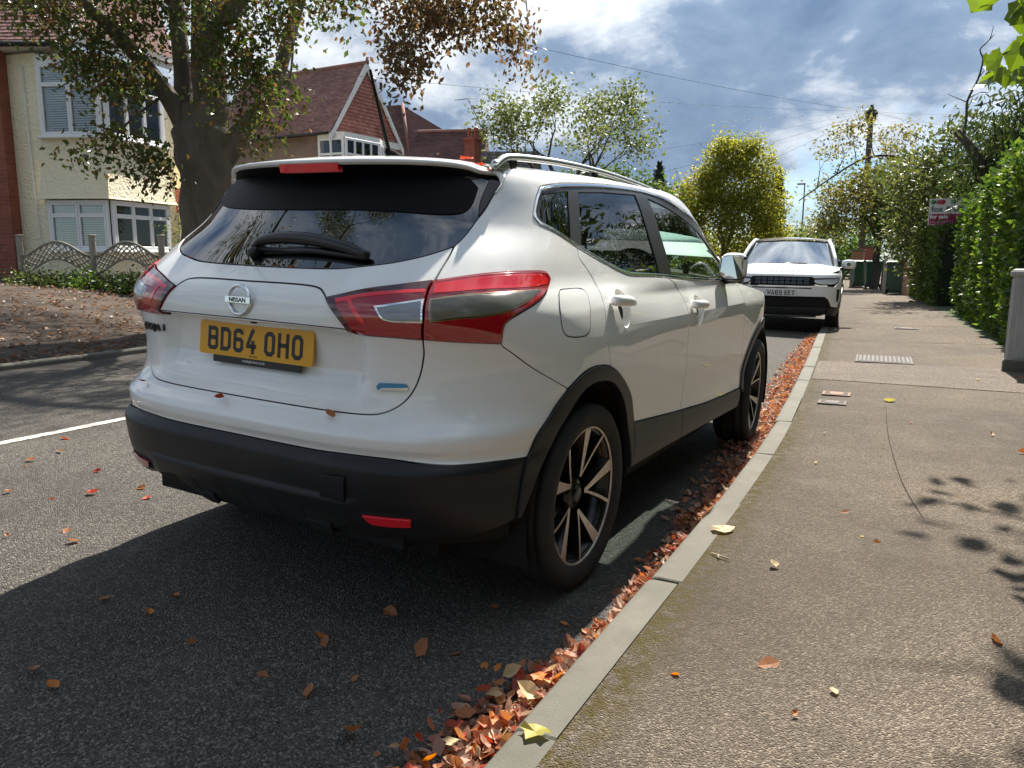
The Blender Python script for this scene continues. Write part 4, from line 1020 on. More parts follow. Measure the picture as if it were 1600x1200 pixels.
# cabin: seats, dash, steering wheel
mb = MB(); mb.box((0, .98, .62), (1.35, 2.7, .05)); mb.box((0, 1.95, .93), (1.36, .45, .20), bev=.06); dash = mb.build('dashboard', M_dash, CAR)
mb = MB(); mb.tube([(.36 + .185 * math.cos(a), 1.62 + .05 * math.sin(a), 1.045 + .178 * math.sin(a)) for a in np.linspace(0, 2 * math.pi, 33)], .015, 8, cap=False)
mb.box((.36, 1.64, 1.03), (.30, .03, .045), bev=.01); mb.tube([(.36, 1.64, 1.03), (.36, 1.85, .97)], .03, 8); mb.build('steering_wheel', M_dash, CAR)
def seat(x, y, wid, name='front_seat'):
    mb = MB()
    prof = [(-.02, .62), (.10, .72), (.08, .80), (.02, 1.08), (-.06, 1.22), (-.13, 1.22), (-.14, 1.05), (-.10, .75), (-.06, .62)]
    sec = []
    for k, sc in ((-1.0, .93), (-.8, 1.0), (0, 1.0), (.8, 1.0), (1.0, .93)):
        sec.append([(x + k * wid / 2, y + p[0] * sc - .02, .9 + (p[1] - .9) * sc) for p in prof + prof[:1]])
    mb.grid(sec); mb.add(sec[0][:-1], [tuple(range(len(prof)))]); mb.add(sec[-1][:-1], [tuple(range(len(prof)))])
    mb.box((x, y + .22, .66), (wid, .5, .16), bev=.05)
    for dx in ((0,) if wid < .7 else (-.38, 0, .38)):
        mb.box((x + dx, y - .12, 1.325), (.26, .10, .17), bev=.04); mb.tube([(x + dx - .05, y - .11, 1.2), (x + dx - .05, y - .12, 1.28)], .007, 6); mb.tube([(x + dx + .05, y - .11, 1.2), (x + dx + .05, y - .12, 1.28)], .007, 6)
    return mb.build(name, M_seat, CAR)
seat(.36, 1.05, .50); seat(-.36, 1.05, .50); seat(0, .18, 1.25, 'rear_bench')
mb = MB(); mb.box((0, -.22, 1.05), (1.05, .45, .02)); mb.build('parcel_shelf', M_dash, CAR)
mb = MB(); mb.box((0, 1.42, 1.43), (.20, .03, .06), bev=.012); mb.build('interior_mirror', M_dash, CAR)

# wheels
def make_wheel():
    w = MB()
    w.lathe([(.232, -.085), (.245, -.095), (.252, -.095), (.252, -.088), (.236, -.080), (.222, -.04), (.222, .05), (.236, .078), (.2475, .088), (.2475, .082), (.233, .07), (.218, .05), (.215, -.04), (.226, -.085)], 56, axis='x', close=True)
    root = w.build('wheel', M_wblack, CAR)
    t = MB(); prof = []
    for (r_, x) in [(.247, .083), (.255, .094), (.272, .106), (.295, .112), (.318, .109), (.333, .098), (.3395, .086), (.3415, .07), (.3345, .066), (.3345, .060), (.3425, .056), (.3425, .022), (.3345, .018), (.3345, .010), (.3425, .006)]: prof.append((r_, x))
    prof = prof + [(r_, -x) for r_, x in prof[::-1]]
    t.lathe(prof, 72, axis='x'); t.build('tyre', M_rubber, root)
    lip = MB(); lip.lathe([(.2455, .0905), (.2515, .0935), (.2575, .0925), (.2585, .088), (.248, .084)], 64, axis='x', close=True); lip.build('rim_lip', M_mach, root)
    hub = MB(); hub.lathe([(.0, .066), (.028, .066), (.031, .064), (.033, .058), (.046, .056), (.056, .052), (.066, .044), (.072, .02), (.0, .02)], 40, axis='x'); hub.build('hub', M_wblack, root)
    cap = MB(); cap.lathe([(.0, .0685), (.024, .0682), (.0275, .066)], 32, axis='x'); cp = cap.build('centre_cap', simple('cap_grey', (.06, .06, .06), .3), root)
    disc = MB(); disc.lathe([(.06, -.015), (.148, -.015), (.148, -.04), (.06, -.04)], 40, axis='x', close=True); disc.build('brake_disc', simple('disc_steel', (.25, .24, .23), .4, metal=1.0), root)
    def spoke(a0, pts):   # pts: (radius, angle offset deg, half width)
        mb = MB(); top = []
        C_ = smoothpts([(r_ * math.cos(R(a0 + o)), r_ * math.sin(R(a0 + o))) for r_, o, _ in pts], 3); Wd = np.interp(np.linspace(0, 1, len(C_)), np.linspace(0, 1, len(pts)), [p[2] for p in pts])
        T = np.gradient(np.array(C_), axis=0); T /= np.linalg.norm(T, axis=1, keepdims=True); n_ = np.stack([-T[:, 1], T[:, 0]], 1)
        Lf = np.array(C_) + n_ * Wd[:, None]; Rt = np.array(C_) - n_ * Wd[:, None]
        rr = [math.hypot(*p) for p in C_]; X = [np.interp(r_, [.05, .12, .245], [.058, .070, .0895]) for r_ in rr]
        mb.grid([[(x, *p) for x, p in zip(X, Lf)], [(x, *p) for x, p in zip(X, Rt)]], 0, smooth=False)
        dp = .030
        mb.grid([[(x - .0015, *(p + (p - c_) * .0)) for x, p, c_ in zip(X, Lf, C_)], [(x - dp, *(p + (p - np.array(c_)) * .5)) for x, p, c_ in zip(X, Lf, C_)]], 1); mb.grid([[(x - .0015, *p) for x, p in zip(X, Rt)], [(x - dp, *(p + (p - np.array(c_)) * .5)) for x, p, c_ in zip(X, Rt, C_)]], 1)
        mb.build('spoke', [M_mach, M_wblack], root, fix=False)
    for k in range(5):
        a = 90 - 10 - 72 * k      # angle in the (y, z) plane seen from the right is mirrored: rear is to the left
        spoke(a, [(.066, -9, .006), (.085, -6, .009), (.13, 1, .0125), (.19, 5, .018), (.247, 7, .025)])
        spoke(a, [(.066, -14, .004), (.085, -16, .0045), (.13, -21, .0055), (.19, -25, .0058), (.247, -28, .0065)])
    return root
w0 = make_wheel(); w0.location = (.785, 0, .3415)
for (x, y, rz, rx) in ((.785, 2.646, 4, 31), (-.785, 0, 180, 12), (-.785, 2.646, 184, 40)):
    w = copy_tree(w0, CAR); w.location = (x, y, .3415); w.rotation_euler = (R(rx), 0, 0) if rz < 90 else (R(rx), 0, R(rz))
    if y > 1 and x > 0: w.rotation_euler = (R(rx), 0, R(rz))

# ------------------------------------------------------------------ houses on the far side
def render_mat(name, c0, c1, sc=9, bs=.8):
    m, nt, b = new_mat(name); g = NB(nt); co = g.coord('Object')
    c = g.mix(g.ramp(g.noise(co, 1.3, 6, .65), [(.35, 0.), (.7, 1.)]), c0, c1); g.l(c, b.inputs['Base Color'])
    h = g.math('ADD', g.noise(co, sc, 6, .65, 1.2), g.math('MULTIPLY', g.voro(co, sc * 2.5), .5)); g.l(g.bump(h, bs, .05), b.inputs['Normal']); setp(b, rough=.9); return m
M_cream = render_mat('cream_roughcast', (.82, .74, .52), (.88, .80, .60))
M_grey_r = render_mat('brown_roughcast', (.23, .17, .145), (.31, .23, .20), 7)
def brick_mat(name, c1, c2, mortar, sc=1.0, bs=.5):
    m, nt, b = new_mat(name); g = NB(nt); x = g.n('ShaderNodeTexBrick'); co = g.coord('Object'); s = g.sep(co)
    cb = g.n('ShaderNodeCombineXYZ'); g.l(g.math('ADD', s[0], s[1]), cb.inputs[0]); g.l(s[2], cb.inputs[1]); g.l(cb.outputs[0], x.inputs['Vector'])
    x.inputs['Scale'].default_value = sc; x.inputs['Brick Width'].default_value = .225; x.inputs['Row Height'].default_value = .075; x.inputs['Mortar Size'].default_value = .008
    x.inputs['Color1'].default_value = c1 + (1,); x.inputs['Color2'].default_value = c2 + (1,); x.inputs['Mortar'].default_value = mortar + (1,); x.inputs['Bias'].default_value = -.1
    c = g.mix(g.math('MULTIPLY', g.ramp(g.noise(co, 3, 6, .7), [(.4, 0.), (.75, 1.)]), .5), x.outputs[0], tuple(q * .55 for q in c1)); g.l(c, b.inputs['Base Color'])
    g.l(g.bump(x.outputs[1], -bs, .02), b.inputs['Normal']); setp(b, rough=.85); return m
M_brick = brick_mat('red_brick', (.25, .06, .038), (.33, .095, .055), (.20, .13, .10))
M_brick2 = brick_mat('orange_brick', (.36, .15, .085), (.42, .20, .12), (.36, .31, .27))
def tile_mat(name, c0, c1, c2):
    m, nt, b = new_mat(name); g = NB(nt); co = g.coord('Object'); geo = g.n('ShaderNodeNewGeometry')
    c = g.ramp(geo.outputs['Random Per Island'], [(0., c0), (.5, c1), (1., c2)])
    c = g.mix(g.math('MULTIPLY', g.ramp(g.noise(co, 1.5, 7, .7), [(.42, 0.), (.7, 1.)]), .55), c, tuple(q * .42 for q in c0)); g.l(c, b.inputs['Base Color']); setp(b, rough=.85)
    g.l(g.bump(g.noise(co, 30, 5, .7), .4, .01), b.inputs['Normal']); return m
M_tile = tile_mat('clay_tile', (.20, .098, .085), (.265, .130, .112), (.33, .175, .150))
M_tile2 = tile_mat('brown_tile', (.095, .048, .042), (.13, .062, .052), (.16, .080, .066))
M_hung = tile_mat('hung_tile', (.32, .115, .09), (.38, .155, .12), (.44, .20, .155))
M_upvc = simple('white_upvc', (.74, .75, .76), .3)
M_fascia = simple('white_fascia', (.70, .70, .68), .5)
M_slat = simple('blind_slats', (.78, .77, .73), .7)
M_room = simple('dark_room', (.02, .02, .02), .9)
M_hglass = glass('window_glass', (.9, .93, .93), 1.5)
M_lead = simple('gutter_black', (.015, .015, .016), .45)

def plane_frame(p, q, z0):
    """frame with x along the wall from p to q (seen from outside: left to right), z up, y into the wall"""
    d = Vector((q[0] - p[0], q[1] - p[1], 0)); L = d.length; d.normalize(); n = Vector((-d.y, d.x, 0))
    return Matrix(((d.x, n.x, 0, p[0]), (d.y, n.y, 0, p[1]), (0, 0, 1, z0), (0, 0, 0, 1))), L

def tiles(name, P00, P10, P01, P11, parent, mat, rows, tw=.17, over=.018, seed=1):
    """plain tiles laid course by course on the quad P00-P10 (eaves) to P01-P11 (top); each tile a thin tilted slab"""
    P00, P10, P01, P11 = [np.array(p, float) for p in (P00, P10, P01, P11)]
    n = np.cross(P10 - P00, P01 - P00); n /= np.linalg.norm(n); n = n if n[2] > 0 or abs(n[2]) < .2 else -n
    rng = np.random.default_rng(seed); V = []; F = []
    for r_ in range(rows):
        v0, v1 = r_ / rows, (r_ + 1.25) / rows
        a0, b0 = P00 + (P01 - P00) * v0, P10 + (P11 - P10) * v0; a1, b1 = P00 + (P01 - P00) * min(1, v1), P10 + (P11 - P10) * min(1, v1)
        L = np.linalg.norm(b0 - a0); k = max(1, int(L / tw)); ph = .5 if r_ % 2 else 0
        for i in range(k + 1):
            u0, u1 = max(0, (i - ph) / k + .008 / L), min(1, (i + 1 - ph) / k - .002 / L)
            if u1 - u0 < .01: continue
            j = rng.normal(0, .0025); up = over + j
            q = [a0 + (b0 - a0) * u0 + n * up, a0 + (b0 - a0) * u1 + n * (up + rng.normal(0, .002)), a1 + (b1 - a1) * u1 + n * .002, a1 + (b1 - a1) * u0 + n * .002]
            b = len(V); V += q + [q[0] - n * .014, q[1] - n * .014]; F += [(b, b + 1, b + 2, b + 3), (b, b + 4, b + 5, b + 1)]
    me = np_mesh(name, np.array(V), np.array(F), mat); o = link(name, me, parent); o['kind'] = 'stuff'; return o

def window(parent, M, x0, x1, z0, z1, lights, split=.72, blinds=True, depth=.07):
    """casement window: frame, one top light and one casement per bay, glass and slatted blind; local wall frame M"""
    w = x1 - x0; h = z1 - z0
    mb = MB(); t = .055
    for (cx, cz, a, b) in ((x0 + w / 2, z0 + t / 2, w, t), (x0 + w / 2, z1 - t / 2, w, t), (x0 + t / 2, z0 + h / 2, t, h - 2 * t), (x1 - t / 2, z0 + h / 2, t, h - 2 * t)):
        mb.box((cx, .0, cz), (a, depth, b), bev=.006)
    fr = mb.build('window', M_upvc, parent); fr.matrix_local = M
    lw = (w - 2 * t) / lights
    for i in range(lights):
        a = x0 + t + i * lw
        zs = z0 + t + (h - 2 * t) * split
        for (c0, c1) in ((z0 + t, zs), (zs, z1 - t)):
            mb = MB(); s = .042
            for (cx, cz, ww, hh) in ((a + lw / 2, c0 + s / 2, lw - .006, s), (a + lw / 2, c1 - s / 2, lw - .006, s), (a + .003 + s / 2, (c0 + c1) / 2, s, c1 - c0 - 2 * s), (a + lw - .003 - s / 2, (c0 + c1) / 2, s, c1 - c0 - 2 * s)): mb.box((cx, -.012, cz), (ww, .05, hh), bev=.006)
            mb.build('casement', M_upvc, fr)
            mb = MB(); mb.box((a + lw / 2, .0, (c0 + c1) / 2), (lw - 2 * s, .006, c1 - c0 - 2 * s)); mb.build('pane', M_hglass, fr)
        if blinds:
            mb = MB(); k = int(h / .05)
            for j in range(k):
                zc = z0 + t + .02 + j * (h - 2 * t) / k; mb.add([(a + .01, .03, zc), (a + lw - .01, .03, zc), (a + lw - .01, .045, zc + .040), (a + .01, .045, zc + .040)], [(0, 1, 2, 3)])
            b_ = mb.build('blind', M_slat, fr, fix=False); b_['kind'] = 'stuff'
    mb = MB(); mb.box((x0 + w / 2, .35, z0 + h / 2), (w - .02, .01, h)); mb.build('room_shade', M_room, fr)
    mb = MB(); mb.box((x0 + w / 2, -.05, z0 - .02), (w + .08, .17, .04), bev=.008); mb.build('sill', M_upvc, fr)
    return fr

# --- cream house with the bay, nearest on the left
H1 = empty('bay_house', (-14.2, 7.6, .5)); tag(H1, 'cream roughcast house with white bay windows and red brick flank, behind the big tree', 'house')
H1i = Matrix.Translation((14.2, -7.6, -.5))
def in1(M): return H1i @ M
A, B, C_, D_ = (-14.55, 7.00), (-13.25, 7.55), (-13.75, 9.30), (-15.0, 9.75)
W0, W1 = (-15.05, 6.93), (-15.6, 16.5)
def wallbox(pts, z0, z1, mat, parent, name, inv):
    mb = MB(); n = len(pts); vs = [(x, y, z0) for x, y in pts] + [(x, y, z1) for x, y in pts]
    mb.add(vs, [(i, (i + 1) % n, n + (i + 1) % n, n + i) for i in range(n)] + [tuple(range(n))[::-1], tuple(range(n, 2 * n))]); o = mb.build(name, mat, parent); o.matrix_local = inv; return o
def bay_panel(p, q, z0, z1, mat, parent, inv, name='bay_wall', th=.14, bow=0):
    M, L = plane_frame(p, q, 0); mb = MB(); mb.box((L / 2, th / 2, (z0 + z1) / 2), (L, th, z1 - z0)); o = mb.build(name, mat, parent); o.matrix_local = inv @ M; return o
# core of the house stands behind the bay
wallbox([(-15.35, 6.95), (-15.0, 7.05), (-15.0, 9.9), (-15.2, 12.0), (-22, 13.0), (-22, 6.6)], .3, 5.25, M_cream, H1, 'wall', H1i)
# left strip of wall beside the bay, and red brick flank with a black downpipe
bay_panel((-15.55, 6.80), (-14.55, 7.03), .3, 5.2, M_cream, H1, H1i, 'wall_return', .3)
bay_panel((-17.6, 5.4), (-15.15, 6.60), .2, 5.3, M_brick, H1, H1i, 'brick_flank', .35)
mb = MB(); mb.tube([(-15.85, 6.08, .3), (-15.85, 6.08, 5.1)], .045, 10); o = mb.build('downpipe', M_lead, H1); o.matrix_local = H1i
mb = MB(); mb.tube([(-14.86, 6.92, 5.0), (-14.80, 6.93, 2.2), (-14.77, 6.94, 1.5), (-14.5, 7.0, 1.42)], .012, 6); o = mb.build('cable', M_fascia, H1); o.matrix_local = H1i
for (p, q, nl) in ((A, B, 2), (B, C_, 3), (C_, D_, 2)):
    M, L = plane_frame(p, q, 0)
    for (z0, z1, blind) in ((3.56, 5.0, True), (1.28, 2.30, True)): window(H1, H1i @ M, .04, L - .04, z0, z1, nl, blinds=blind)
    bay_panel(p, q, .4, 1.24, M_cream, H1, H1i)
    bay_panel(p, q, 5.0, 5.16, M_fascia, H1, H1i, 'soffit_board', .2)
# flared roughcast apron between the storeys
mb = MB(); rows_ = []
for (z, o_) in ((2.32, .20), (2.36, .17), (2.6, .10), (2.95, .04), (3.3, .0), (3.50, .0), (3.52, .03), (3.55, .05)):
    c = Vector((-14.4, 8.4)); rows_.append([tuple((Vector(p) + (Vector(p) - c).normalized() * o_).to_tuple()) + (z,) for p in (A, B, C_, D_)])
for k in range(3): pass
mb.grid(rows_, smooth=False); mb.add([rows_[0][i] for i in range(4)], [(0, 1, 2, 3)]); o = mb.build('apron', M_cream, H1); o.matrix_local = H1i
# roof: main slope to the left, gable over the bay
e0, e1 = np.array((-17.8, 4.95, 5.30)), np.array((-13.95, 7.20, 5.34)); up = np.array((-1.9, 3.2, 3.6))
mb = MB(); mb.add([tuple(e0), tuple(e1), tuple(e1 + up), tuple(e0 + up)], [(0, 1, 2, 3)]); mb.add([tuple(e1), (-12.9, 7.6, 5.3), (-13.3, 9.4, 5.3), tuple(e1 + up)], [(0, 1, 2, 3)]); o = mb.build('roof', M_tile, H1); o.matrix_local = H1i
t_ = tiles('roof_tile', e0, e1, e0 + up, e1 + up, o, M_tile, 40); 
mb = MB(); mb.tube([tuple(e0 + np.array((.05, -.08, -.03))), tuple(e1 + np.array((.05, -.08, -.03)))], .055, 10); mb.build('gutter', M_lead, o)
mb = MB(); 
d = (e1 - e0) / np.linalg.norm(e1 - e0); mb.add([tuple(e0 + np.array((0, 0, -.06))), tuple(e1 + np.array((0, 0, -.06))), tuple(e1 + np.array((-.3, .5, -.10))), tuple(e0 + np.array((-.3, .5, -.10)))], [(0, 1, 2, 3)]); mb.build('soffit', M_fascia, o)
vz = [tuple(e1 + up * t + np.array((.10, -.02, .0))) for t in (0, 1.0)]
mb = MB(); M2 = Matrix.Identity(4); a, b = Vector(vz[0]), Vector(vz[1]); dd = (b - a); mb.add([a, b, b + Vector((.02, -.02, -.24)), a + Vector((.02, -.02, -.24)), a + Vector((-.14, .0, 0)), b + Vector((-.14, 0, 0))], [(0, 1, 2, 3), (0, 4, 5, 1)]); mb.build('verge_board', M_fascia, o)
mb = MB(); mb.add([tuple(e1 + np.array((.06, 0, -.05))), (-12.95, 7.62, 5.17), (-12.9, 7.62, 5.42), tuple(e1 + np.array((.06, 0, .25)))], [(0, 1, 2, 3)]); mb.add([(-12.95, 7.62, 5.17), (-13.4, 9.5, 5.17), (-13.4, 9.5, 5.45), (-12.9, 7.62, 5.42)], [(0, 1, 2, 3)]); mb.build('fascia', M_fascia, o)
# porch beside the bay: brick arch and cream pier
bay_panel((-14.0, 9.9), (-13.9, 10.35), .4, 2.2, M_cream, H1, H1i, 'porch_pier', .3); bay_panel((-14.02, 9.88), (-13.92, 10.37), 2.2, 2.75, M_brick, H1, H1i, 'pier_cap', .34)
bay_panel((-14.0, 11.3), (-13.9, 11.8), .4, 2.2, M_cream, H1, H1i, 'porch_pier', .3); bay_panel((-14.02, 11.28), (-13.92, 11.82), 2.2, 2.75, M_brick, H1, H1i, 'pier_cap', .34)
bay_panel((-14.0, 9.9), (-13.85, 11.9), 2.75, 3.4, M_cream, H1, H1i, 'porch_head', .3); bay_panel((-14.6, 10.4), (-14.6, 11.3), .4, 2.6, M_room, H1, H1i, 'door', .05)

# --- second house: gable to the street
H2 = empty('gabled_house', (-21, 23, .2)); tag(H2, 'red tiled house with a white-edged gable and white bay window, further along', 'house')
H2i = Matrix.Translation((21, -23, -.2))
gx0, gx1 = -19.55, -26.5; y0, y1, zE, zR = 21.15, 25.05, 6.05, 8.85; ym = 23.1
wallbox([(gx0 - .35, y0 + .25), (gx0 - .35, y1 - .25), (gx1, y1 - .25), (gx1, y0 + .25)], .0, zE, M_grey_r, H2, 'wall', H2i)
ov = .28
r1 = tiles('roof_tile', (gx1, y0 - ov, zE - .12), (gx0 + .12, y0 - ov, zE - .12), (gx1, ym, zR), (gx0 + .12, ym, zR), H2, M_tile, 34, tw=.2); r1.matrix_local = H2i
mb = MB(); mb.add([(gx1, y0 - ov, zE - .13), (gx0 + .1, y0 - ov, zE - .13), (gx0 + .1, ym, zR - .01), (gx1, ym, zR - .01), (gx0 + .1, y1 + ov, zE - .13), (gx1, y1 + ov, zE - .13)], [(0, 1, 2, 3), (3, 2, 4, 5)]); o = mb.build('roof', M_tile, H2); o.matrix_local = H2i
mb = MB(); mb.tube([(gx1, ym, zR + .02), (gx0 + .16, ym, zR + .02)], .085, 10); mb.build('ridge', M_tile, o)
mb = MB(); mb.tube([(gx0 + .12, ym, zR + .0), (gx0 + .14, ym, zR + .22)], [.09, .05], 8); mb.build('finial', M_tile, o)
mb = MB(); mb.tube([(gx1, y0 - ov - .06, zE - .18), (gx0, y0 - ov - .06, zE - .18)], .06, 8); mb.build('gutter', M_lead, o)
for sg in (-1, 1):
    a = Vector((gx0 + .14, ym, zR + .06)); b = Vector((gx0 + .14, ym + sg * (y1 - y0) / 2 + sg * .34, zE - .28)); n = (b - a).normalized(); dn = Vector((0, -n.z * sg, n.y * sg)) * -.28 if False else Vector((0, 0, -.34))
    mb = MB(); mb.add([a, b, b + dn * .75, a + dn, a + Vector((-.06, 0, 0)), b + Vector((-.06, 0, 0)), b + dn * .75 + Vector((-.06, 0, 0)), a + dn + Vector((-.06, 0, 0))], [(0, 1, 2, 3), (4, 7, 6, 5), (0, 4, 5, 1), (3, 2, 6, 7), (1, 5, 6, 2)]); mb.build('bargeboard', M_fascia, o)
# tile-hung gable face, course by course
for r_ in range(1):
    rows = 20; V = []; F = []
    for k in range(rows):
        t0, t1 = k / rows, (k + 1) / rows; z0, z1 = zE - .05 + (zR - zE) * t0, zE - .05 + (zR - zE) * t1; hw0 = (y1 - y0) / 2 * (1 - t0) + .02; nt_ = max(1, int(2 * hw0 / .2))
        for i in range(nt_):
            u0, u1 = ym - hw0 + 2 * hw0 * i / nt_ + .004, ym - hw0 + 2 * hw0 * (i + 1) / nt_ - .004; b = len(V)
            V += [(gx0 + .05, u0, z0), (gx0 + .05, u1, z0), (gx0 + .005, u1, z1 + .03), (gx0 + .005, u0, z1 + .03), (gx0 + .02, u0, z0), (gx0 + .02, u1, z0)]; F += [(b, b + 1, b + 2, b + 3), (b, b + 4, b + 5, b + 1)]
    ob = link('hung_tile', np_mesh('hung_tile', np.array(V), np.array(F), M_hung), H2); ob.matrix_local = H2i; ob['kind'] = 'stuff'
mb = MB(); mb.box((gx0 - .05, ym, zE - .2), (.3, y1 - y0 + .2, .25)); o2 = mb.build('eaves_board', M_fascia, H2); o2.matrix_local = H2i
bayp = [(-20.25, 21.0), (-19.0, 21.15), (-18.95, 23.2), (-19.6, 24.3)]
for i, nl in ((0, 2), (1, 4), (2, 2)):
    M, L = plane_frame(bayp[i], bayp[i + 1], 0)
    for (a, b) in ((4.5, 5.72), (1.9, 3.2)): window(H2, H2i @ M, .03, L - .03, a, b, nl, split=.5, blinds=False)
    bay_panel(bayp[i], bayp[i + 1], 3.25, 4.45, M_hung, H2, H2i); bay_panel(bayp[i], bayp[i + 1], 0, 1.85, M_grey_r, H2, H2i); bay_panel(bayp[i], bayp[i + 1], 5.72, 5.92, M_fascia, H2, H2i, 'head_board', .2)

# --- third house: long brown roof
H3 = empty('brown_roofed_house', (-26, 36, 0)); tag(H3, 'house with a long dark brown tiled roof and hip, beyond the gabled house', 'house')
H3i = Matrix.Translation((26, -36, 0))
t3 = tiles('roof_tile', (-30.5, 33.0, 5.6), (-22.4, 36.3, 5.6), (-29.3, 36.4, 8.62), (-23.3, 38.6, 8.62), H3, M_tile2, 26, tw=.26, over=.03); t3.matrix_local = H3i
mb = MB(); mb.add([(-30.5, 33.0, 5.58), (-22.4, 36.3, 5.58), (-23.3, 38.6, 8.6), (-29.3, 36.4, 8.6), (-24.5, 41, 5.6)], [(0, 1, 2, 3), (1, 4, 2)]); o = mb.build('roof', M_tile2, H3); o.matrix_local = H3i
wallbox([(-30.2, 33.5), (-22.8, 36.5), (-24.5, 40.8), (-31.5, 38)], 0, 5.6, M_brick, H3, 'wall', H3i)
t3 = tiles('roof_tile', (-33.5, 33.4, 6.0), (-27.2, 36.0, 7.2), (-31.5, 36.5, 10.4), (-28.55, 37.2, 10.35), H3, M_tile2, 24, tw=.28, over=.03); t3.matrix_local = H3i
mb = MB(); mb.add([(-33.5, 33.4, 5.98), (-27.2, 36.0, 7.18), (-28.55, 37.2, 10.33), (-31.5, 36.5, 10.38), (-25.9, 38.6, 8.6)], [(0, 1, 2, 3), (1, 4, 2)]); o = mb.build('cross_roof', M_tile2, H3); o.matrix_local = H3i
mb = MB(); mb.tube([(-27.2, 36.0, 7.25), (-28.55, 37.2, 10.42)], .10, 8); mb.tube([(-29.3, 36.4, 8.68), (-23.3, 38.6, 8.68)], .1, 8); mb.build('ridge', M_tile, o)
AE = empty('tv_aerial', (-23.2, 37.9, 8.6)); tag(AE, 'thin television aerial on a tilted mast above the brown roof', 'aerial')
mb = MB(); mb.tube([(0, 0, 0), (-.75, -.5, 1.75)], .025, 6); mb.build('mast', M_lead, AE)
mb = MB(); mb.tube([(-1.35, -.95, 1.62), (-.3, -.2, 1.78)], .02, 6)
for k in range(6): t = k / 5; c = Vector((-1.35 + 1.0 * t, -.95 + .7 * t, 1.62 + .15 * t)); mb.tube([c + Vector((-.15, .2, .05)), c + Vector((.15, -.2, -.05))], .01, 5)
mb.build('antenna_array', M_lead, AE)
# chimney and slate lean-to beside it
CH = empty('chimney_stack', (-19.3, 30.7, 3.0)); tag(CH, 'red brick chimney stack with two clay pots', 'chimney')
mb = MB(); mb.box((0, 0, 1.9), (.58, .58, 3.8)); mb.box((0, 0, 3.85), (.70, .70, .12)); mb.build('stack', M_brick, CH)
M_pot = simple('terracotta', (.30, .085, .05), .8)
for dx in (-.15, .15):
    mb = MB(); mb.lathe([(.11, 3.9), (.10, 4.0), (.085, 4.3), (.11, 4.34), (.11, 4.4), (.08, 4.4)], 12, M=Matrix.Translation((dx, dx * .4, 0))); mb.build('pot', M_pot, CH)
LT = empty('slate_lean_to', (-19.3, 33.3, 0)); tag(LT, 'grey slate lean-to roof low beside the chimney', 'outbuilding')
M_slate = tile_mat('slate', (.09, .095, .105), (.12, .125, .135), (.16, .165, .175))
t3 = tiles('slate_tile', (-21.5, 32.6, 5.6), (-17.5, 34.6, 5.6), (-21.3, 33.2, 6.7), (-17.9, 34.9, 6.7), LT, M_slate, 6, tw=.4, over=.03); t3.matrix_local = Matrix.Translation((19.3, -33.3, 0))
wallbox([(-21.4, 32.9), (-17.7, 34.8), (-18.5, 36.5), (-22, 34.6)], 0, 5.7, M_brick2, LT, 'wall', Matrix.Translation((19.3, -33.3, 0)))

# ------------------------------------------------------------------ vegetation
def leaf_mat(name, cols, trans=.35, rough=.45):
    m, nt, b = new_mat(name); g = NB(nt); geo = g.n('ShaderNodeNewGeometry'); k = len(cols)
    c = g.ramp(geo.outputs['Random Per Island'], [(i / max(1, k - 1), c_) for i, c_ in enumerate(cols)])
    g.l(c, b.inputs['Base Color']); setp(b, rough=rough, spec=.4)
    tr = g.n('ShaderNodeBsdfTranslucent'); hs = g.n('ShaderNodeHueSaturation'); hs.inputs['Value'].default_value = 1.6; hs.inputs['Saturation'].default_value = 1.1; g.l(c, hs.inputs['Color']); g.l(hs.outputs[0], tr.inputs[0])
    mx = g.n('ShaderNodeMixShader'); mx.inputs[0].default_value = trans; g.l(b.outputs[0], mx.inputs[1]); g.l(tr.outputs[0], mx.inputs[2])
    g.l(mx.outputs[0], nt.nodes['Material Output'].inputs[0]); return m
def bark_mat(name, c0, c1, sc=4):
    m, nt, b = new_mat(name); g = NB(nt); co = g.coord('Object', (1, 1, .35))
    c = g.ramp(g.noise(co, sc, 8, .7, .8), [(.3, c0), (.7, c1)])
    c = g.mix(g.math('MULTIPLY', g.ramp(g.noise(co, 1.2, 5, .6), [(.5, 0.), (.7, 1.)]), .5), c, (.07, .085, .04)); g.l(c, b.inputs['Base Color'])
    g.l(g.bump(g.math('ADD', g.noise(co, sc * 2, 8, .72, 1.0), g.math('MULTIPLY', g.voro(co, sc * 3), .4)), .8, .06), b.inputs['Normal']); setp(b, rough=.9); return m
M_bark = bark_mat('beech_bark', (.075, .058, .045), (.21, .17, .135), 3); M_bark2 = bark_mat('dark_bark', (.035, .028, .022), (.09, .075, .06)); M_twig = simple('twig', (.06, .045, .035), .9)
L_beech = leaf_mat('copper_leaf', [(.040, .060, .016), (.075, .105, .024), (.055, .080, .018), (.10, .125, .030), (.14, .075, .034), (.06, .085, .02), (.20, .10, .045)], .45, .35)
L_green = leaf_mat('mid_green_leaf', [(.040, .070, .014), (.07, .11, .02), (.10, .15, .03), (.055, .09, .018)], .4)
L_dark = leaf_mat('dark_green_leaf', [(.020, .036, .010), (.035, .056, .015), (.055, .078, .020), (.085, .10, .028)], .35)
L_mix = leaf_mat('mixed_green_leaf', [(.035, .055, .014), (.06, .085, .022), (.10, .115, .03), (.14, .14, .045), (.05, .07, .018)], .4)
L_hedge = leaf_mat('hedge_leaf', [(.028, .058, .012), (.058, .105, .018), (.092, .155, .024), (.145, .215, .032), (.036, .07, .014), (.18, .225, .038)], .4, .4)
L_yellow = leaf_mat('yellow_green_leaf', [(.15, .165, .028), (.21, .215, .035), (.28, .26, .045), (.17, .19, .03)], .55)
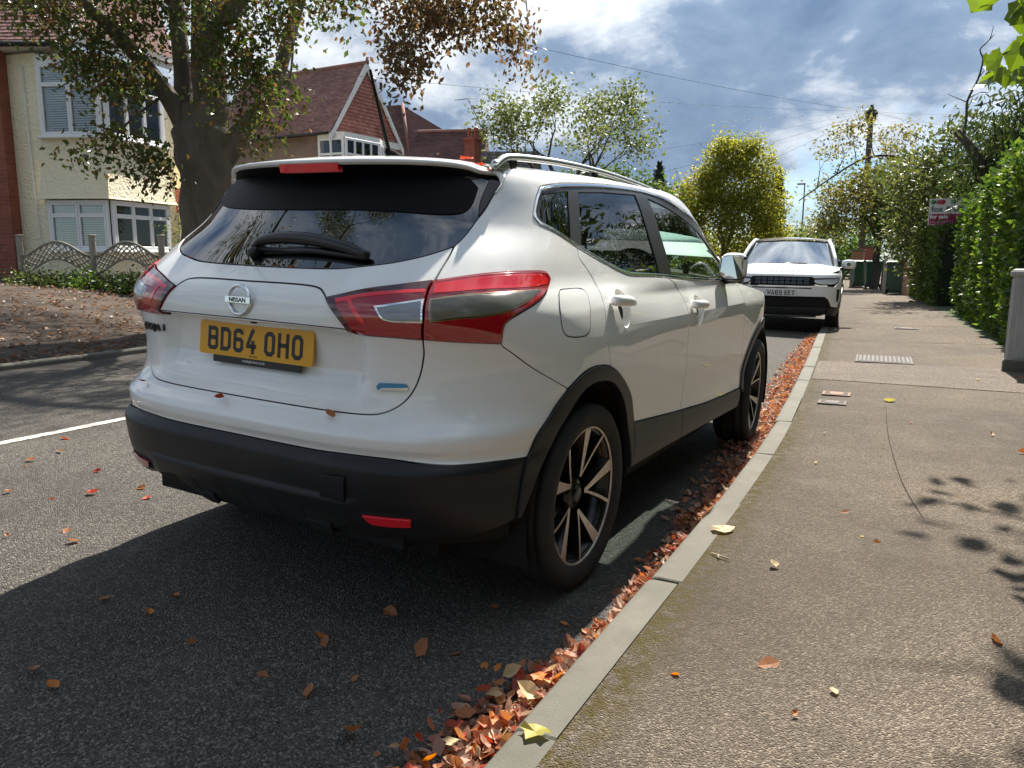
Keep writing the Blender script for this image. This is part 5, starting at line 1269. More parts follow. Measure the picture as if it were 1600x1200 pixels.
L_olive = leaf_mat('olive_leaf', [(.10, .11, .025), (.16, .155, .038), (.22, .18, .055), (.085, .105, .024), (.20, .16, .07)], .5)
L_pale = leaf_mat('pale_leaf', [(.07, .095, .028), (.11, .135, .04), (.15, .165, .055)], .4)
L_conifer = leaf_mat('conifer_leaf', [(.010, .022, .012), (.018, .034, .018), (.028, .046, .022)], .1)
L_syc = leaf_mat('broad_leaf', [(.03, .06, .012), (.06, .11, .016), (.12, .17, .02), (.025, .045, .012)], .5, .35)
L_brown = leaf_mat('dry_leaf', [(.17, .09, .05), (.24, .14, .08), (.12, .06, .035)], .3)
def rot_frames(n, rng, droop=None):
    d = rng.normal(size=(n, 3)); d[:, 2] = d[:, 2] * .8
    if droop is not None: d = d * .75 + np.array(droop)
    d /= np.linalg.norm(d, axis=1, keepdims=True)
    a = rng.normal(size=(n, 3)); s = np.cross(d, a); s /= np.linalg.norm(s, axis=1, keepdims=True) + 1e-9; nn = np.cross(d, s); return d, s, nn
def leaves(P, size, rng, asp=.55, droop=None, fold=.18):
    """leaf blades, each four triangles in a pointed, slightly folded shape"""
    n = len(P); d, s, nn = rot_frames(n, rng, droop); L = size * (.6 + .8 * rng.random(n))[:, None]; w = L * asp * .5
    base = P; tip = P + d * L + nn * L * .06; mid = P + d * L * .48 - nn * L * fold * .35
    lf = P + d * L * .42 + s * w + nn * L * fold * .4; rt = P + d * L * .42 - s * w + nn * L * fold * .4
    V = np.stack([base, rt, tip, lf], 1).reshape(-1, 3); i = np.arange(n) * 4
    F = np.stack([np.stack([i, i + 1, i + 2], 1), np.stack([i, i + 2, i + 3], 1)], 1).reshape(-1, 3)
    return V, F
def ball(c, r_, n, rng, inner=.3, lump=.25):
    d = rng.normal(size=(n, 3)); d /= np.linalg.norm(d, axis=1, keepdims=True)
    k = 1 + lump * np.sin(d[:, 0] * 5 + c[0] * 3) * np.sin(d[:, 1] * 4.3 + c[1]) + lump * .6 * np.sin(d[:, 2] * 7 + c[2] * 2)
    rad = (inner + (1 - inner) * rng.random(n) ** .5) * k
    return np.array(c) + d * rad[:, None] * np.array(r_)
def crown(name, clumps, size, mat, parent, seed, asp=.55, droop=None, inner=.15, sub=None):
    """clumps: (centre, radii, count); leaves gather in sprays inside each clump"""
    rng = np.random.default_rng(seed); Vs = []; Fs = []; b = 0
    for (c, r_, n) in clumps:
        r_ = (r_,) * 3 if not hasattr(r_, '__len__') else r_
        k = max(1, n // (sub or 14)); cc = ball(c, r_, k, rng, inner); P = np.repeat(cc, sub or 14, 0) + rng.normal(size=(k * (sub or 14), 3)) * size * 1.6
        V, F = leaves(P, size, rng, asp, droop); Vs.append(V); Fs.append(F + b); b += len(V)
    o = link(name, np_mesh(name, np.concatenate(Vs), np.concatenate(Fs), mat), parent); return o
def branch(mb, p, d, L, r0, depth, rng, tips, bendk=.25, up=.05, split=(2, 3), fall=.68, n=8):
    p = Vector(p); d = Vector(d).normalized(); pts = [p.copy()]; rad = [r0]; k = 5
    for i in range(k):
        d = (d + Vector(rng.normal(size=3)) * bendk * .35 + Vector((0, 0, up))).normalized(); p = p + d * (L / k); pts.append(p.copy()); rad.append(r0 * (1 - .45 * (i + 1) / k))
    mb.tube(pts, rad, max(4, n - (4 - depth if depth < 4 else 0)), cap=False)
    if depth <= 0: tips.append((p, d)); tips.append((pts[3], d)); return
    for j in range(rng.integers(split[0], split[1] + 1)):
        a = Vector(rng.normal(size=3)); a = (a - d * a.dot(d)).normalized(); s = pts[-1] if j < 2 else pts[3]
        branch(mb, s, (d + a * (.55 + .35 * rng.random())), L * fall * (.8 + .4 * rng.random()), rad[-1] * .72, depth - 1, rng, tips, bendk, up, split, fall, n)

# --- the big beech on the verge
T1 = empty('beech_tree', (-7.25, 5.05, .1)); tag(T1, 'large copper beech with a thick forked grey trunk on the verge', 'tree')
rng = np.random.default_rng(11); mb = MB()
def trunk_tube(mb, pts, rad, n=24, lump=.08, seed=0):
    P = smoothpts(pts, 6); Rr = np.interp(np.linspace(0, 1, len(P)), np.linspace(0, 1, len(pts)), rad); rows = []
    for i, p in enumerate(P):
        t = (P[min(i + 1, len(P) - 1)] - P[max(i - 1, 0)]); t /= np.linalg.norm(t); u = np.cross(t, (0, 1, 0)); u /= np.linalg.norm(u); w = np.cross(t, u)
        rows.append([tuple(p + (u * math.cos(a) + w * math.sin(a)) * Rr[i] * (1 + lump * math.sin(3 * a + i * .25 + seed) + lump * .6 * math.sin(5 * a - i * .4 + seed * 2) + lump * .5 * math.sin(i * 1.3 + a))) for a in np.linspace(0, 2 * math.pi, n + 1)])
    mb.grid(rows)
trunk_tube(mb, [(0, 0, -.2), (0, 0, .5), (.02, 0, 1.4), (.06, 0, 2.2), (.04, 0, 2.75), (.0, 0, 3.1)], [.60, .42, .365, .36, .38, .28], 28, .10)
stems = [([(-.12, 0, 2.3), (-.34, .0, 2.9), (-.42, .05, 3.6), (-.55, .1, 5.2), (-.9, .3, 8)], [.22, .135, .115, .10, .06]), ([(-.02, .05, 2.5), (-.08, .1, 3.1), (-.06, .1, 3.9), (.0, .2, 5.5), (.1, .4, 8.5)], [.24, .15, .125, .11, .06]), ([(.14, 0, 2.5), (.22, .05, 3.2), (.24, .05, 4.1), (.42, .1, 5.6), (.9, .3, 8.2)], [.25, .165, .145, .12, .06]), ([(.22, .05, 2.35), (.62, .2, 2.8), (.95, .4, 3.3), (1.25, .55, 4.2), (1.9, .8, 6)], [.20, .125, .10, .08, .04]), ([(-.1, -.1, 2.7), (-.35, -.4, 3.4), (-.7, -.9, 4.1), (-1.3, -1.5, 4.9)], [.16, .11, .08, .05]), ([(.3, .2, 4.2), (1.6, .5, 5.4), (3.2, .9, 5.9), (4.4, 1.1, 5.4)], [.12, .09, .06, .03]), ([(.2, .1, 4.8), (-1.0, .6, 5.8), (-2.2, .4, 6.2)], [.10, .07, .03]), ([(.1, .0, 4.6), (.8, -1.6, 6.2), (1.6, -3.6, 7.0), (2.2, -5.4, 7.1)], [.13, .10, .07, .03]), ([(.8, -1.6, 6.2), (.2, -3.2, 7.2), (-.2, -4.8, 7.9), (.2, -6.4, 8.2)], [.08, .06, .05, .02])]
for i, (p, r_) in enumerate(stems): trunk_tube(mb, p, r_, 14, .06, i)
# drooping twigs
tw = [((-.7, -.9, 4.1), (-1.0, -1.0, 3.5), (-1.2, -1.3, 3.2)), ((1.3, .5, 4.4), (1.5, .2, 3.4), (1.45, -.1, 2.5)), ((3.2, .9, 5.9), (3.6, .6, 4.6), (3.7, .4, 3.5)), ((4.2, 1.1, 5.5), (4.5, .9, 4.6), (4.6, .9, 3.9)), ((-.4, -.2, 3.3), (-.3, -1.0, 2.7), (-.15, -1.4, 2.2)), ((2.2, .6, 5.6), (2.4, .4, 4.8), (2.5, .2, 4.1))]
for t in tw: mb.tube([tuple(p) for p in smoothpts(t, 4)], np.linspace(.022, .006, 9), 6)
tips = []; rng = np.random.default_rng(12)
for p, d in (((1.6, -3.6, 7.0), (1, -.3, .3)), ((2.2, -5.4, 7.1), (.8, -.8, .1)), ((.2, -3.2, 7.2), (-.5, -.6, .6)), ((-.2, -4.8, 7.9), (.6, -.8, .4)), ((1.2, -2.6, 6.6), (.9, .2, .5)), ((.2, -6.4, 8.2), (.2, -1, .2))): branch(mb, p, d, 1.5, .05, 3, rng, tips, up=.02, n=6)
mb.build('trunk', M_bark, T1)
W = lambda x, y, z: (x + 7.25, y - 5.05, z - .1)
cl = []
def add(x, y, z, r_, n): cl.append((W(x, y, z), r_, n))
# left-hand boughs, in front of the bay window
for (x, y, z, r_, n) in [(-8.05, 3.95, 3.75, (.5, .4, .32), 1000), (-7.75, 4.0, 3.45, (.42, .4, .28), 900), (-7.45, 4.1, 3.3, (.36, .4, .24), 600), (-8.5, 3.8, 4.25, (.55, .5, .35), 900), (-7.9, 4.1, 4.3, (.6, .5, .35), 1000), (-7.3, 4.3, 4.0, (.45, .45, .4), 800),
        (-7.6, 3.6, 2.42, (.34, .3, .10), 260), (-7.35, 3.85, 2.62, (.38, .35, .13), 420), (-7.05, 4.05, 2.45, (.32, .35, .20), 480), (-7.0, 4.1, 2.15, (.26, .3, .14), 260),
        (-6.0, 4.6, 3.9, (.4, .4, .42), 700), (-5.75, 4.7, 3.3, (.32, .4, .5), 700), (-5.85, 4.7, 2.75, (.26, .3, .32), 420), (-5.35, 4.8, 3.1, (.22, .3, .16), 220), (-5.5, 4.8, 4.2, (.5, .4, .4), 1100), (-5.95, 4.65, 3.55, (.3, .35, .4), 700), (-4.9, 5.1, 4.15, (.36, .4, .22), 420), (-6.5, 4.4, 4.3, (.5, .4, .3), 500), (-6.2, 4.4, 3.1, (.25, .3, .3), 200), (-6.9, 4.2, 4.45, (.6, .4, .25), 700), (-8.9, 3.6, 4.5, (.5, .4, .25), 600), (-6.35, 4.5, 3.7, (.3, .3, .35), 420)]: add(x, y, z, r_, int(n * .75))
# thin hanging sprays over the road
cl_main = cl; cl = []
for (x, y, z, r_, n) in [(-3.7, 5.2, 3.95, (.42, .35, .24), 380), (-3.3, 5.3, 3.85, (.40, .35, .22), 330), (-3.55, 4.9, 3.35, (.26, .3, .22), 210), (-3.1, 5.9, 3.95, (.36, .3, .20), 240), (-2.85, 6.0, 3.72, (.26, .3, .15), 130), (-3.55, 4.7, 3.02, (.10, .2, .12), 50), (-3.9, 5.1, 3.6, (.18, .25, .2), 110), (-3.0, 5.6, 4.35, (.6, .5, .2), 340), (-4.2, 5.1, 4.4, (.4, .4, .2), 240), (-2.75, 6.1, 3.42, (.08, .15, .06), 30)]: add(x, y, z, r_, int(n * 2.4))
cl_spray = cl; cl = cl_main
# the rest of the crown, above the picture
for (x, y, z, r_, n) in [(-8.4, 4.4, 5.8, (1.6, 1.5, .8), 2600), (-6.2, 5.4, 6.3, (1.7, 1.6, .9), 2600), (-7.2, 6.4, 7.8, (2.2, 2, 1.4), 3200), (-4.4, 5.8, 5.8, (1.3, 1.2, .5), 1200), (-9.4, 6, 6.8, (1.4, 1.6, 1), 1800), (-7.0, 3.4, 5.4, (1.2, 1.0, .6), 1600), (-5.2, 6.6, 7.4, (1.4, 1.4, 1), 1600), (-7.5, 5.5, 9.6, (1.8, 1.8, 1.1), 1800), (-8.6, 8.3, 6.6, (1.6, 1.4, .9), 2000), (-10.2, 8.6, 7.6, (1.6, 1.6, 1), 2000), (-7.0, 8.8, 7.2, (1.4, 1.4, .9), 1800), (-9.0, 10.5, 8.6, (1.8, 1.5, 1), 1800), (-11.6, 7.4, 6.6, (1.3, 1.3, .8), 1400)]: add(x, y, z, r_, n)
L_copper = leaf_mat('hanging_copper_leaf', [(.085, .055, .028), (.14, .075, .038), (.065, .065, .026), (.19, .10, .05), (.09, .09, .03)], .45, .4)
crown('hanging_spray', cl_spray, .072, L_copper, T1, 13, droop=(0, 0, -.6), inner=.1, sub=6)
cl += [(tuple(p), (.5, .5, .35), 120) for p, d in tips]
crown('crown', cl, .078, L_beech, T1, 3, droop=(0, 0, -.55), inner=.1, sub=7)

def simple_tree(name, label, base, h_trunk, r_tr, limbs, clumps, size, lmat, seed, bark=M_bark2, depth=3, L0=2.0, tipn=0, tipr=.5, up=.05, group=None, asp=.55, droop=None, spread=.6, sub=None, nleg=None):
    t = empty(name, base); tag(t, label, 'tree', group); rng = np.random.default_rng(seed); mb = MB(); tips = []
    trunk_tube(mb, [(0, 0, -.3), (.02, 0, h_trunk * .5), (.05, 0, h_trunk)], [r_tr * 1.3, r_tr, r_tr * .8], 12)
    for k in range(limbs):
        a = 2 * math.pi * k / max(1, limbs) + rng.random(); branch(mb, (.05, 0, h_trunk * (.75 + .25 * rng.random())), (math.cos(a) * spread, math.sin(a) * spread, 1), L0, r_tr * .55, depth, rng, tips, up=up, n=7)
    mb.build('trunk', bark, t)
    cl = list(clumps) + ([(tuple(p), tipr, tipn) for p, d in tips] if tipn else [])
    crown('crown', cl, size, lmat, t, seed + 1, asp=asp, droop=droop, sub=sub); return t
simple_tree('sparse_tree', 'open airy tree with thin spreading branches above the car roof', (-15.4, 33.2, 0), 4.2, .28, 5, [], .20, L_pale, 21, depth=4, L0=2.3, tipn=15, tipr=.55, up=.03, spread=.85, sub=5)
simple_tree('green_bush_tree', 'low green tree below the sparse tree, behind the roof bars', (-15.0, 36.5, 0), 2.5, .2, 3, [((x, y, z), (1.3, 1.0, .9), 1000) for x, y, z in ((-3, 0, 4.4), (-1.4, .5, 5.0), (.3, 0, 5.0), (1.8, .4, 4.6), (3.2, 0, 3.8), (0, 0, 3.4), (-2.5, 0, 3), (2.6, 0, 2.8))], .22, L_green, 22, L0=0.9, depth=2)
simple_tree('yellow_tree', 'yellow-green round tree in the distance, left of the parked SUV', (-10.2, 43.6, 0), 2.2, .22, 5, [((x, y, z), (r_, r_, r_ * .85), n * 2) for x, y, z, r_, n in ((-2.0, 0, 4.0, 1.25, 1500), (-.3, -.4, 4.6, 1.2, 1700), (1.2, 0, 4.3, 1.2, 1600), (-1.0, 0, 5.8, 1.05, 1300), (.5, 0, 6.4, 1.0, 1300), (1.9, .3, 5.6, 1.05, 1000), (-.1, 0, 7.3, .75, 800), (1.3, 0, 7.3, .6, 500), (-1.9, 0, 2.9, .9, 800), (.4, -.5, 3.0, 1.0, 900), (2.2, 0, 3.1, .9, 900), (-2.6, 0, 5.0, .7, 300), (2.8, 0, 4.2, .7, 300), (-.9, 0, 7.0, .5, 200), (2.3, 0, 6.8, .5, 160), (-1.4, 0, 2.0, 1.0, 700), (1.3, 0, 1.9, 1.0, 700), (0, -.3, 1.3, 1.0, 500), (3.0, 0, 2.2, .8, 500), (-2.9, 0, 2.2, .8, 400))], .17, L_yellow, 31, L0=0.9, depth=2)
simple_tree('reddish_tree', 'thin reddish-brown tree at the left of the yellow tree', (-13.2, 46.0, 0), 2.5, .15, 4, [((-.3, 0, 4.6), (1.0, .8, 1.2), 420), ((.6, 0, 5.6), (.8, .8, .9), 300)], .17, L_brown, 33, L0=1.8, depth=3)
def cypress(name, label, base, h, r_, seed, group='slim dark conifers in the distance'):
    t = empty(name, base); tag(t, label, 'tree', group); rng = np.random.default_rng(seed); mb = MB(); mb.tube([(0, 0, -.3), (0, 0, h * .9)], [.16, .03], 7); mb.build('trunk', M_bark2, t)
    n = 2600; z = h * (.08 + .92 * rng.random(n) ** 1.15); rad = r_ * np.sin(np.pi * np.clip(z / h, 0, 1) ** .8) ** .7 * (.55 + .5 * rng.random(n)); a = rng.random(n) * 2 * math.pi
    P = np.stack([rad * np.cos(a), rad * np.sin(a), z], 1); V, F = leaves(P, .30, rng, .4, (0, 0, .9)); link('crown', np_mesh('crown', V, F, L_conifer), t)
cypress('conifer', 'slim dark conifer standing just right of the roof line, far away', (-18.9, 56.6, 0), 8.3, .85, 41)
cypress('conifer', 'pair of slim dark cypresses right of the yellow tree, the taller one', (-8.8, 50.6, 0), 6.6, .5, 42); cypress('conifer', 'shorter broad dark cypress against the yellow tree edge', (-9.6, 50.9, 0), 5.4, .8, 43)
# belt of bushes closing the street's far end
for i, (x, y, z, rx, h, m, lb) in enumerate([(-16, 52, 0, 3.0, 2.6, L_dark, 'dark hedge bush beneath the yellow tree, left end'), (-11.5, 50, 0, 2.6, 2.2, L_dark, 'dark low bush right under the yellow tree'), (-7.4, 48, 0, 2.2, 3.4, L_olive, 'olive bush behind the SUV roof'), (-4.6, 46, 0, 2.2, 3.0, L_green, 'green bush behind the right edge of the SUV roof'), (-5.2, 58, 0, 3.0, 4.6, L_dark, 'distant dark trees at the far end of the street')]):
    t = empty('far_bush', (x, y, z)); tag(t, lb, 'bush', 'bushes at the far end of the street'); crown('foliage', [((dx, 0, h * .45), (rx * .5, rx * .45, h * .5), 1500) for dx in (-rx * .55, 0, rx * .55)], .20, m, t, 60 + i, inner=.4)
# right-hand side of the street
simple_tree('straggly_tree', 'straggly olive tree arching over the pavement in front of the pole', (-.9, 30.0, 0), 2.4, .13, 4, [((x, y, z), (r_, r_, r_ * .75), int(n * 2.0)) for x, y, z, r_, n in ((-1.5, .5, 3.6, .9, 700), (-.3, 0, 4.0, 1.0, 900), (1.0, 0, 4.1, .9, 900), (2.0, 0, 3.7, .8, 700), (-1.6, 0, 2.6, .8, 600), (0, 0, 2.9, 1.0, 900), (1.4, 0, 2.8, 1.0, 900))], .13, L_olive, 51, L0=1.0, depth=3, tipn=18, tipr=.3, spread=.9, sub=5)
bt = empty('arching_bough', (.2, 30.0, 3.6)); tag(bt, 'long dark bough with sparse leaves arching left across the pole', 'branch')
mb = MB(); bp = smoothpts([(1.1, 0, -.1), (.3, 0, .75), (-.8, 0, 1.3), (-1.8, 0, 1.25), (-2.9, 0, .6), (-4.0, 0, -.2)], 5); mb.tube([tuple(p) for p in bp], np.linspace(.07, .02, len(bp)), 8); rng = np.random.default_rng(5); tips = []
for k in (6, 10, 13, 16, 19, 22): branch(mb, tuple(bp[k]), (rng.normal() * .4, rng.normal() * .4, 1), .7, .022, 2, rng, tips, up=.04, n=5)
mb.build('wood', M_bark2, bt); crown('leaf_spray', [(tuple(p), (.22, .22, .18), 22) for p, d in tips] + [(tuple(p), (.25, .25, .2), 12) for p in bp[8::2]], .12, L_olive, bt, 77, sub=4)
simple_tree('dark_garden_tree', 'green and olive garden tree over the second hedge, behind the sale board', (2.1, 20.6, 0), 2.0, .16, 3, [((x, y, z), (r_, r_, r_ * .9), int(n * 1.4)) for x, y, z, r_, n in ((-1.2, 0, 3.2, 1.0, 1300), (-.4, 0, 3.9, .8, 900), (.7, 0, 3.6, 1.0, 1300), (-1.4, .4, 2.0, .9, 1100), (0, 0, 2.4, 1.1, 1400), (1.4, 0, 2.9, 1.1, 1300), (-.7, -.4, 1.2, .9, 900), (2.2, 0, 4.0, .9, 900), (-1.9, -1.0, 3.0, .6, 220), (-1.6, -2.4, 3.1, .5, 120))], .12, L_mix, 52, L0=0.9, depth=2)
simple_tree('garden_tree', 'mid green tree in the garden above the wheelie bins', (.9, 29.5, 0), 2.0, .16, 3, [((x, y, z), (r_, r_, r_ * .9), int(n * 2.0)) for x, y, z, r_, n in ((-1.3, 0, 2.6, 1.0, 1300), (0, 0, 3.4, 1.0, 1300), (1.2, 0, 3.2, 1.1, 1200), (-.6, 0, 1.7, .8, 900), (.9, 0, 1.8, 1.0, 1000))], .12, L_green, 53, L0=0.9, depth=2)
simple_tree('weeping_tree', 'feathery dark evergreen rising above the near hedge at the right edge', (3.9, 17.5, 0), 3.0, .16, 4, [((x, y, z), (r_, r_, r_ * .75), int(n * 2.0)) for x, y, z, r_, n in ((-1.2, 0, 3.7, .8, 900), (-.2, 0, 4.4, 1.0, 1300), (.9, 0, 5.0, 1.1, 1300), (2.0, 0, 5.4, 1.2, 1200), (.4, 0, 3.6, 1.0, 1000), (1.6, 0, 4.0, 1.2, 1000), (-1.5, .2, 3.0, .7, 600))], .20, L_dark, 54, asp=.25, droop=(0, 0, -.9), L0=0.9, depth=2)
dt = empty('dead_tree', (1.85, 17.0, 0)); tag(dt, 'bare dead trunk with one leafless forked branch against the sky', 'tree')
mb = MB(); mb.tube([(.55, .3, 2.5), (.20, .1, 3.35), (-.22, 0, 3.86)], [.11, .095, .085], 9); mb.build('trunk', M_bark2, dt)
mb = MB(); P_ = [(-.10, 0, 3.75), (-.06, 0, 4.05), (-.07, 0, 4.45), (.08, 0, 4.85), (.14, .0, 5.25), (.07, 0, 5.45), (.22, 0, 5.62), (.27, 0, 5.88)]
mb.tube([tuple(p) for p in smoothpts(P_, 3)], np.linspace(.034, .006, 22), 6)
for a, b in (((-.05, 0, 4.5), (.15, 0, 4.6)), ((.1, 0, 4.9), (.22, 0, 5.08)), ((.06, 0, 4.7), (.18, 0, 4.85)), ((-.07, 0, 4.42), (-.45, 0, 4.62)), ((.15, 0, 4.6), (.30, 0, 4.58)), ((.0, 0, 4.0), (.2, 0, 4.35)), ((.2, 0, 4.35), (.55, 0, 4.45)), ((.22, 0, 5.62), (.30, 0, 5.72))): mb.tube([a, b], [.012, .005], 5)
mb.build('branch', M_bark2, dt)

# hedges: an added solid core, dark to block light, under a skin of leaves
def hedge(name, label, p, q, depth, h, n, size, mat, seed, zb=.05, lean=.0, top=.12, cat='hedge', taper=1.0):
    hs = lambda a: taper + (1 - taper) * a
    M, L = plane_frame(p, q, zb); t = empty(name, (p[0], p[1], zb), (0, 0, math.atan2(q[1] - p[1], q[0] - p[0]))); tag(t, label, cat); rng = np.random.default_rng(seed)
    mb = MB(); rows_ = []
    for a in np.linspace(0, 1, 14):
        hh = h * hs(a) * (1 + .03 * math.sin(a * 17 + seed)) - .12; rows_.append([(a * L, .16, 0), (a * L, .10, hh * .5), (a * L, .20, hh), (a * L, depth - .2, hh), (a * L, depth - .1, 0)])
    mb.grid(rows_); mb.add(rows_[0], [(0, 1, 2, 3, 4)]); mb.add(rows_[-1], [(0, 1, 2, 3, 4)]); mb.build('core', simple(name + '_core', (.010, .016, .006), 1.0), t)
    def lump(a, b): return .06 * np.sin(a * 3.1 + seed) * np.sin(b * 2.7) + .04 * np.sin(a * 7.3 + b * 5.1 + seed) + .03 * np.sin(a * 13 + b * 11)
    nf = int(n * .62); a = rng.random(nf) * L; z = rng.random(nf) ** .9 * h * hs(a / L); y = .04 + lump(a, z) + np.abs(rng.normal(size=nf)) * .07 + np.where(z < .35, .05, 0)
    P1 = np.stack([a, y, z], 1)
    nt_ = int(n * .22); a = rng.random(nt_) * L; y = rng.random(nt_) * depth; P2 = np.stack([a, y, h * hs(a / L) + lump(a, y) * 1.3 + np.abs(rng.normal(size=nt_)) * top - .06], 1)
    ne = n - nf - nt_; y = rng.random(ne) * depth; sd = rng.integers(0, 2, ne); z = rng.random(ne) * h * np.where(sd > 0, 1.0, taper); P3 = np.stack([np.where(sd > 0, L + lump(y, z) - .02, lump(y, z) + .02) + rng.normal(size=ne) * .05, y, z], 1)
    P = np.concatenate([P1, P2, P3]); V, F = leaves(P, size, rng, .6, (0, -.35, .25)); link('foliage', np_mesh('foliage', V, F, mat), t); return t
def bx(x, y): return (x + float(bend(y)), y)
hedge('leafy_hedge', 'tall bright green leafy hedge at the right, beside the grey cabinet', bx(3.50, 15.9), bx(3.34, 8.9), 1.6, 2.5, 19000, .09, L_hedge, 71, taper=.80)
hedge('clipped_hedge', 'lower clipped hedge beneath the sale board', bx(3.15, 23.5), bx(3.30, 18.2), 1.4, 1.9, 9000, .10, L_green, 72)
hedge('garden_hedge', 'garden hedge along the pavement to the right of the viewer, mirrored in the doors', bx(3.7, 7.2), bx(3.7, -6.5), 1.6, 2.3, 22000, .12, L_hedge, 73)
for i, (x, y, h) in enumerate(((5.6, 4.5, 5.2), (6.0, -.6, 6.0), (5.4, -5.2, 5.2), (6.2, 9.5, 5.6))):
    simple_tree('side_garden_tree', 'garden tree behind the hedge on the right, %s' % ('level with the front doors', 'level with the tailgate', 'behind the viewer', 'behind the tall leafy hedge')[i], (x, y, .1), 1.8, .16, 3, [((rng.normal() * .9, rng.normal() * .9, h * (.45 + .5 * rng.random())), (1.3, 1.3, 1.0), 900) for k in range(11)], .17, L_dark, 80 + i)
# overhanging broad-leaved spray at the top right; its shadow falls on the pavement
ob = empty('overhanging_branch', (4.6, 4.2, 4.0)); tag(ob, 'leafy branch hanging into the top right corner of the view', 'branch')
OBW = lambda x, y, z: (x - 4.6, y - 4.2, z - 4.0)
mb = MB(); mb.tube([tuple(p) for p in smoothpts([OBW(5.6, 4.6, 3.6), OBW(4.4, 4.3, 3.95), OBW(3.0, 4.2, 3.75), OBW(2.0, 4.3, 3.5), OBW(1.55, 4.4, 3.4)], 5)], np.linspace(.045, .006, 21), 7)
mb.tube([tuple(p) for p in smoothpts([OBW(3.4, 4.2, 3.8), OBW(2.7, 3.3, 3.65), OBW(1.9, 2.8, 3.45), OBW(1.5, 2.6, 3.4)], 4)], np.linspace(.02, .005, 13), 6)
mb.tube([tuple(p) for p in smoothpts([OBW(3.6, 3.9, 3.7), OBW(2.9, 3.0, 2.9), OBW(2.45, 2.5, 2.4), OBW(2.08, 2.3, 2.18)], 4)], np.linspace(.02, .005, 13), 6)
mb.tube([tuple(p) for p in smoothpts([OBW(2.9, 3.0, 2.9), OBW(2.5, 2.0, 2.5), OBW(2.1, 1.5, 2.25)], 4)], np.linspace(.014, .004, 9), 6); mb.build('wood', M_bark2, ob)
rng = np.random.default_rng(15)
def big_leaves(P, size, rng):      # lobed blades: five-pointed outlines
    Vs = []; Fs = []; ol = [(0, 0), (.30, .12), (.50, .16), (.46, .36), (.58, .58), (.32, .74), (0, 1.02), (-.32, .74), (-.58, .58), (-.46, .36), (-.50, .16), (-.30, .12)]
    for p in P:
        d, s, nn = [v[0] for v in rot_frames(1, rng, (0, 0, -.7))]; L = size * (.6 + .7 * rng.random()); b = len(Vs); c = p + d * L * .45 - nn * L * .06; Vs.append(c)
        for (a, t) in ol: Vs.append(p + s * a * L * .75 + d * t * L + nn * L * .10 * abs(a))
        for k in range(12): Fs.append((b, b + 1 + k, b + 1 + (k + 1) % 12))
    return np.array(Vs), np.array(Fs)
cc = np.concatenate([rng.normal(size=(k, 3)) * np.array(s_) + np.array(OBW(*c)) for c, s_, k in (((2.13, 2.35, 2.17), (.06, .16, .05), 20), ((2.20, 2.9, 2.30), (.06, .2, .06), 12), ((2.12, 1.55, 2.24), (.05, .12, .05), 10), ((1.85, 4.35, 3.5), (.20, .30, .10), 34), ((1.95, 2.85, 3.7), (.18, .22, .10), 20), ((2.15, 2.2, 3.4), (.14, .2, .10), 10), ((2.8, 4.0, 3.8), (.4, .5, .2), 40))])
variants = []
for k in range(8):
    V, F = big_leaves(np.zeros((1, 3)), .14, rng); variants.append(np_mesh('leaf', V, F, L_syc))
for k, p in enumerate(cc): link('leaf', variants[k % 8], ob, tuple(p), (rng.normal() * .35, rng.normal() * .35, rng.random() * 6.28)).scale = (.8 + .4 * rng.random(),) * 3

# ------------------------------------------------------------------ the far car: boxy white SUV, nose towards the viewer
# own frame: its nose points to -y, x to the viewer's right
SW = spl([(.20, .86), (.30, .93), (.45, .955), (.70, .958), (.90, .955), (1.0, .94), (1.10, .905), (1.20, .87), (1.35, .80), (1.5, .735), (1.60, .68), (1.66, .60)])
SY = spl([(.20, .20), (.30, .09), (.40, .04), (.50, .025), (.60, .012), (.72, .0), (.82, .0), (.90, .012), (.96, .03), (1.0, .075), (1.02, .13)])
SN = spl([(.20, 4.), (.6, 4.2), (.9, 4.4), (1.02, 4.6)])
def body2(s, z):
    sg = np.where(np.asarray(s, float) < 0, -1., 1.); s = np.abs(np.asarray(s, float)); z = np.asarray(z, float); a = np.clip(s, 0, 1) * np.pi / 2; n = SN(z)
    den = (np.abs(np.sin(a)) ** n + np.abs(np.cos(a)) ** n) ** (1 / n); y0 = .95
    x = SW(z) * np.sin(a) / den; y = y0 - (y0 - SY(z)) * np.cos(a) / den
    side = s > 1; ys = y0 + np.maximum(s - 1, 0); x = np.where(side, SW(z) * (1 - .06 * np.clip((ys - 3.4) / 1.1, 0, 1) ** 2), x); y = np.where(side, ys, y)
    return np.stack([x * sg, y, z + 0 * x], -1)
SUV = empty('parked_suv', (-.52, 10.6, .0), (0, R(.6), R(7.5))); SUV.scale = (.945, .945, .945); tag(SUV, 'white SUV parked further along the kerb, facing the viewer with a white plate', 'car')
def p2(name, L, mat, par=SUV, side=1, **k): k.setdefault('space', .06); return panel(name, L, mat, par, side, surf=body2, **k)
def both(half): half = np.array(half, float); return np.concatenate([half, np.array([(-s, z) for s, z in half[::-1]])])
wa = [(1.0 + dx, z) for dx, z in ()]
def arc2(c_, r_, a0, a1, n=12): return [(c_[0] + r_ * math.cos(R(a0 + (a1 - a0) * i / n)), c_[1] + r_ * math.sin(R(a0 + (a1 - a0) * i / n))) for i in range(n + 1)]
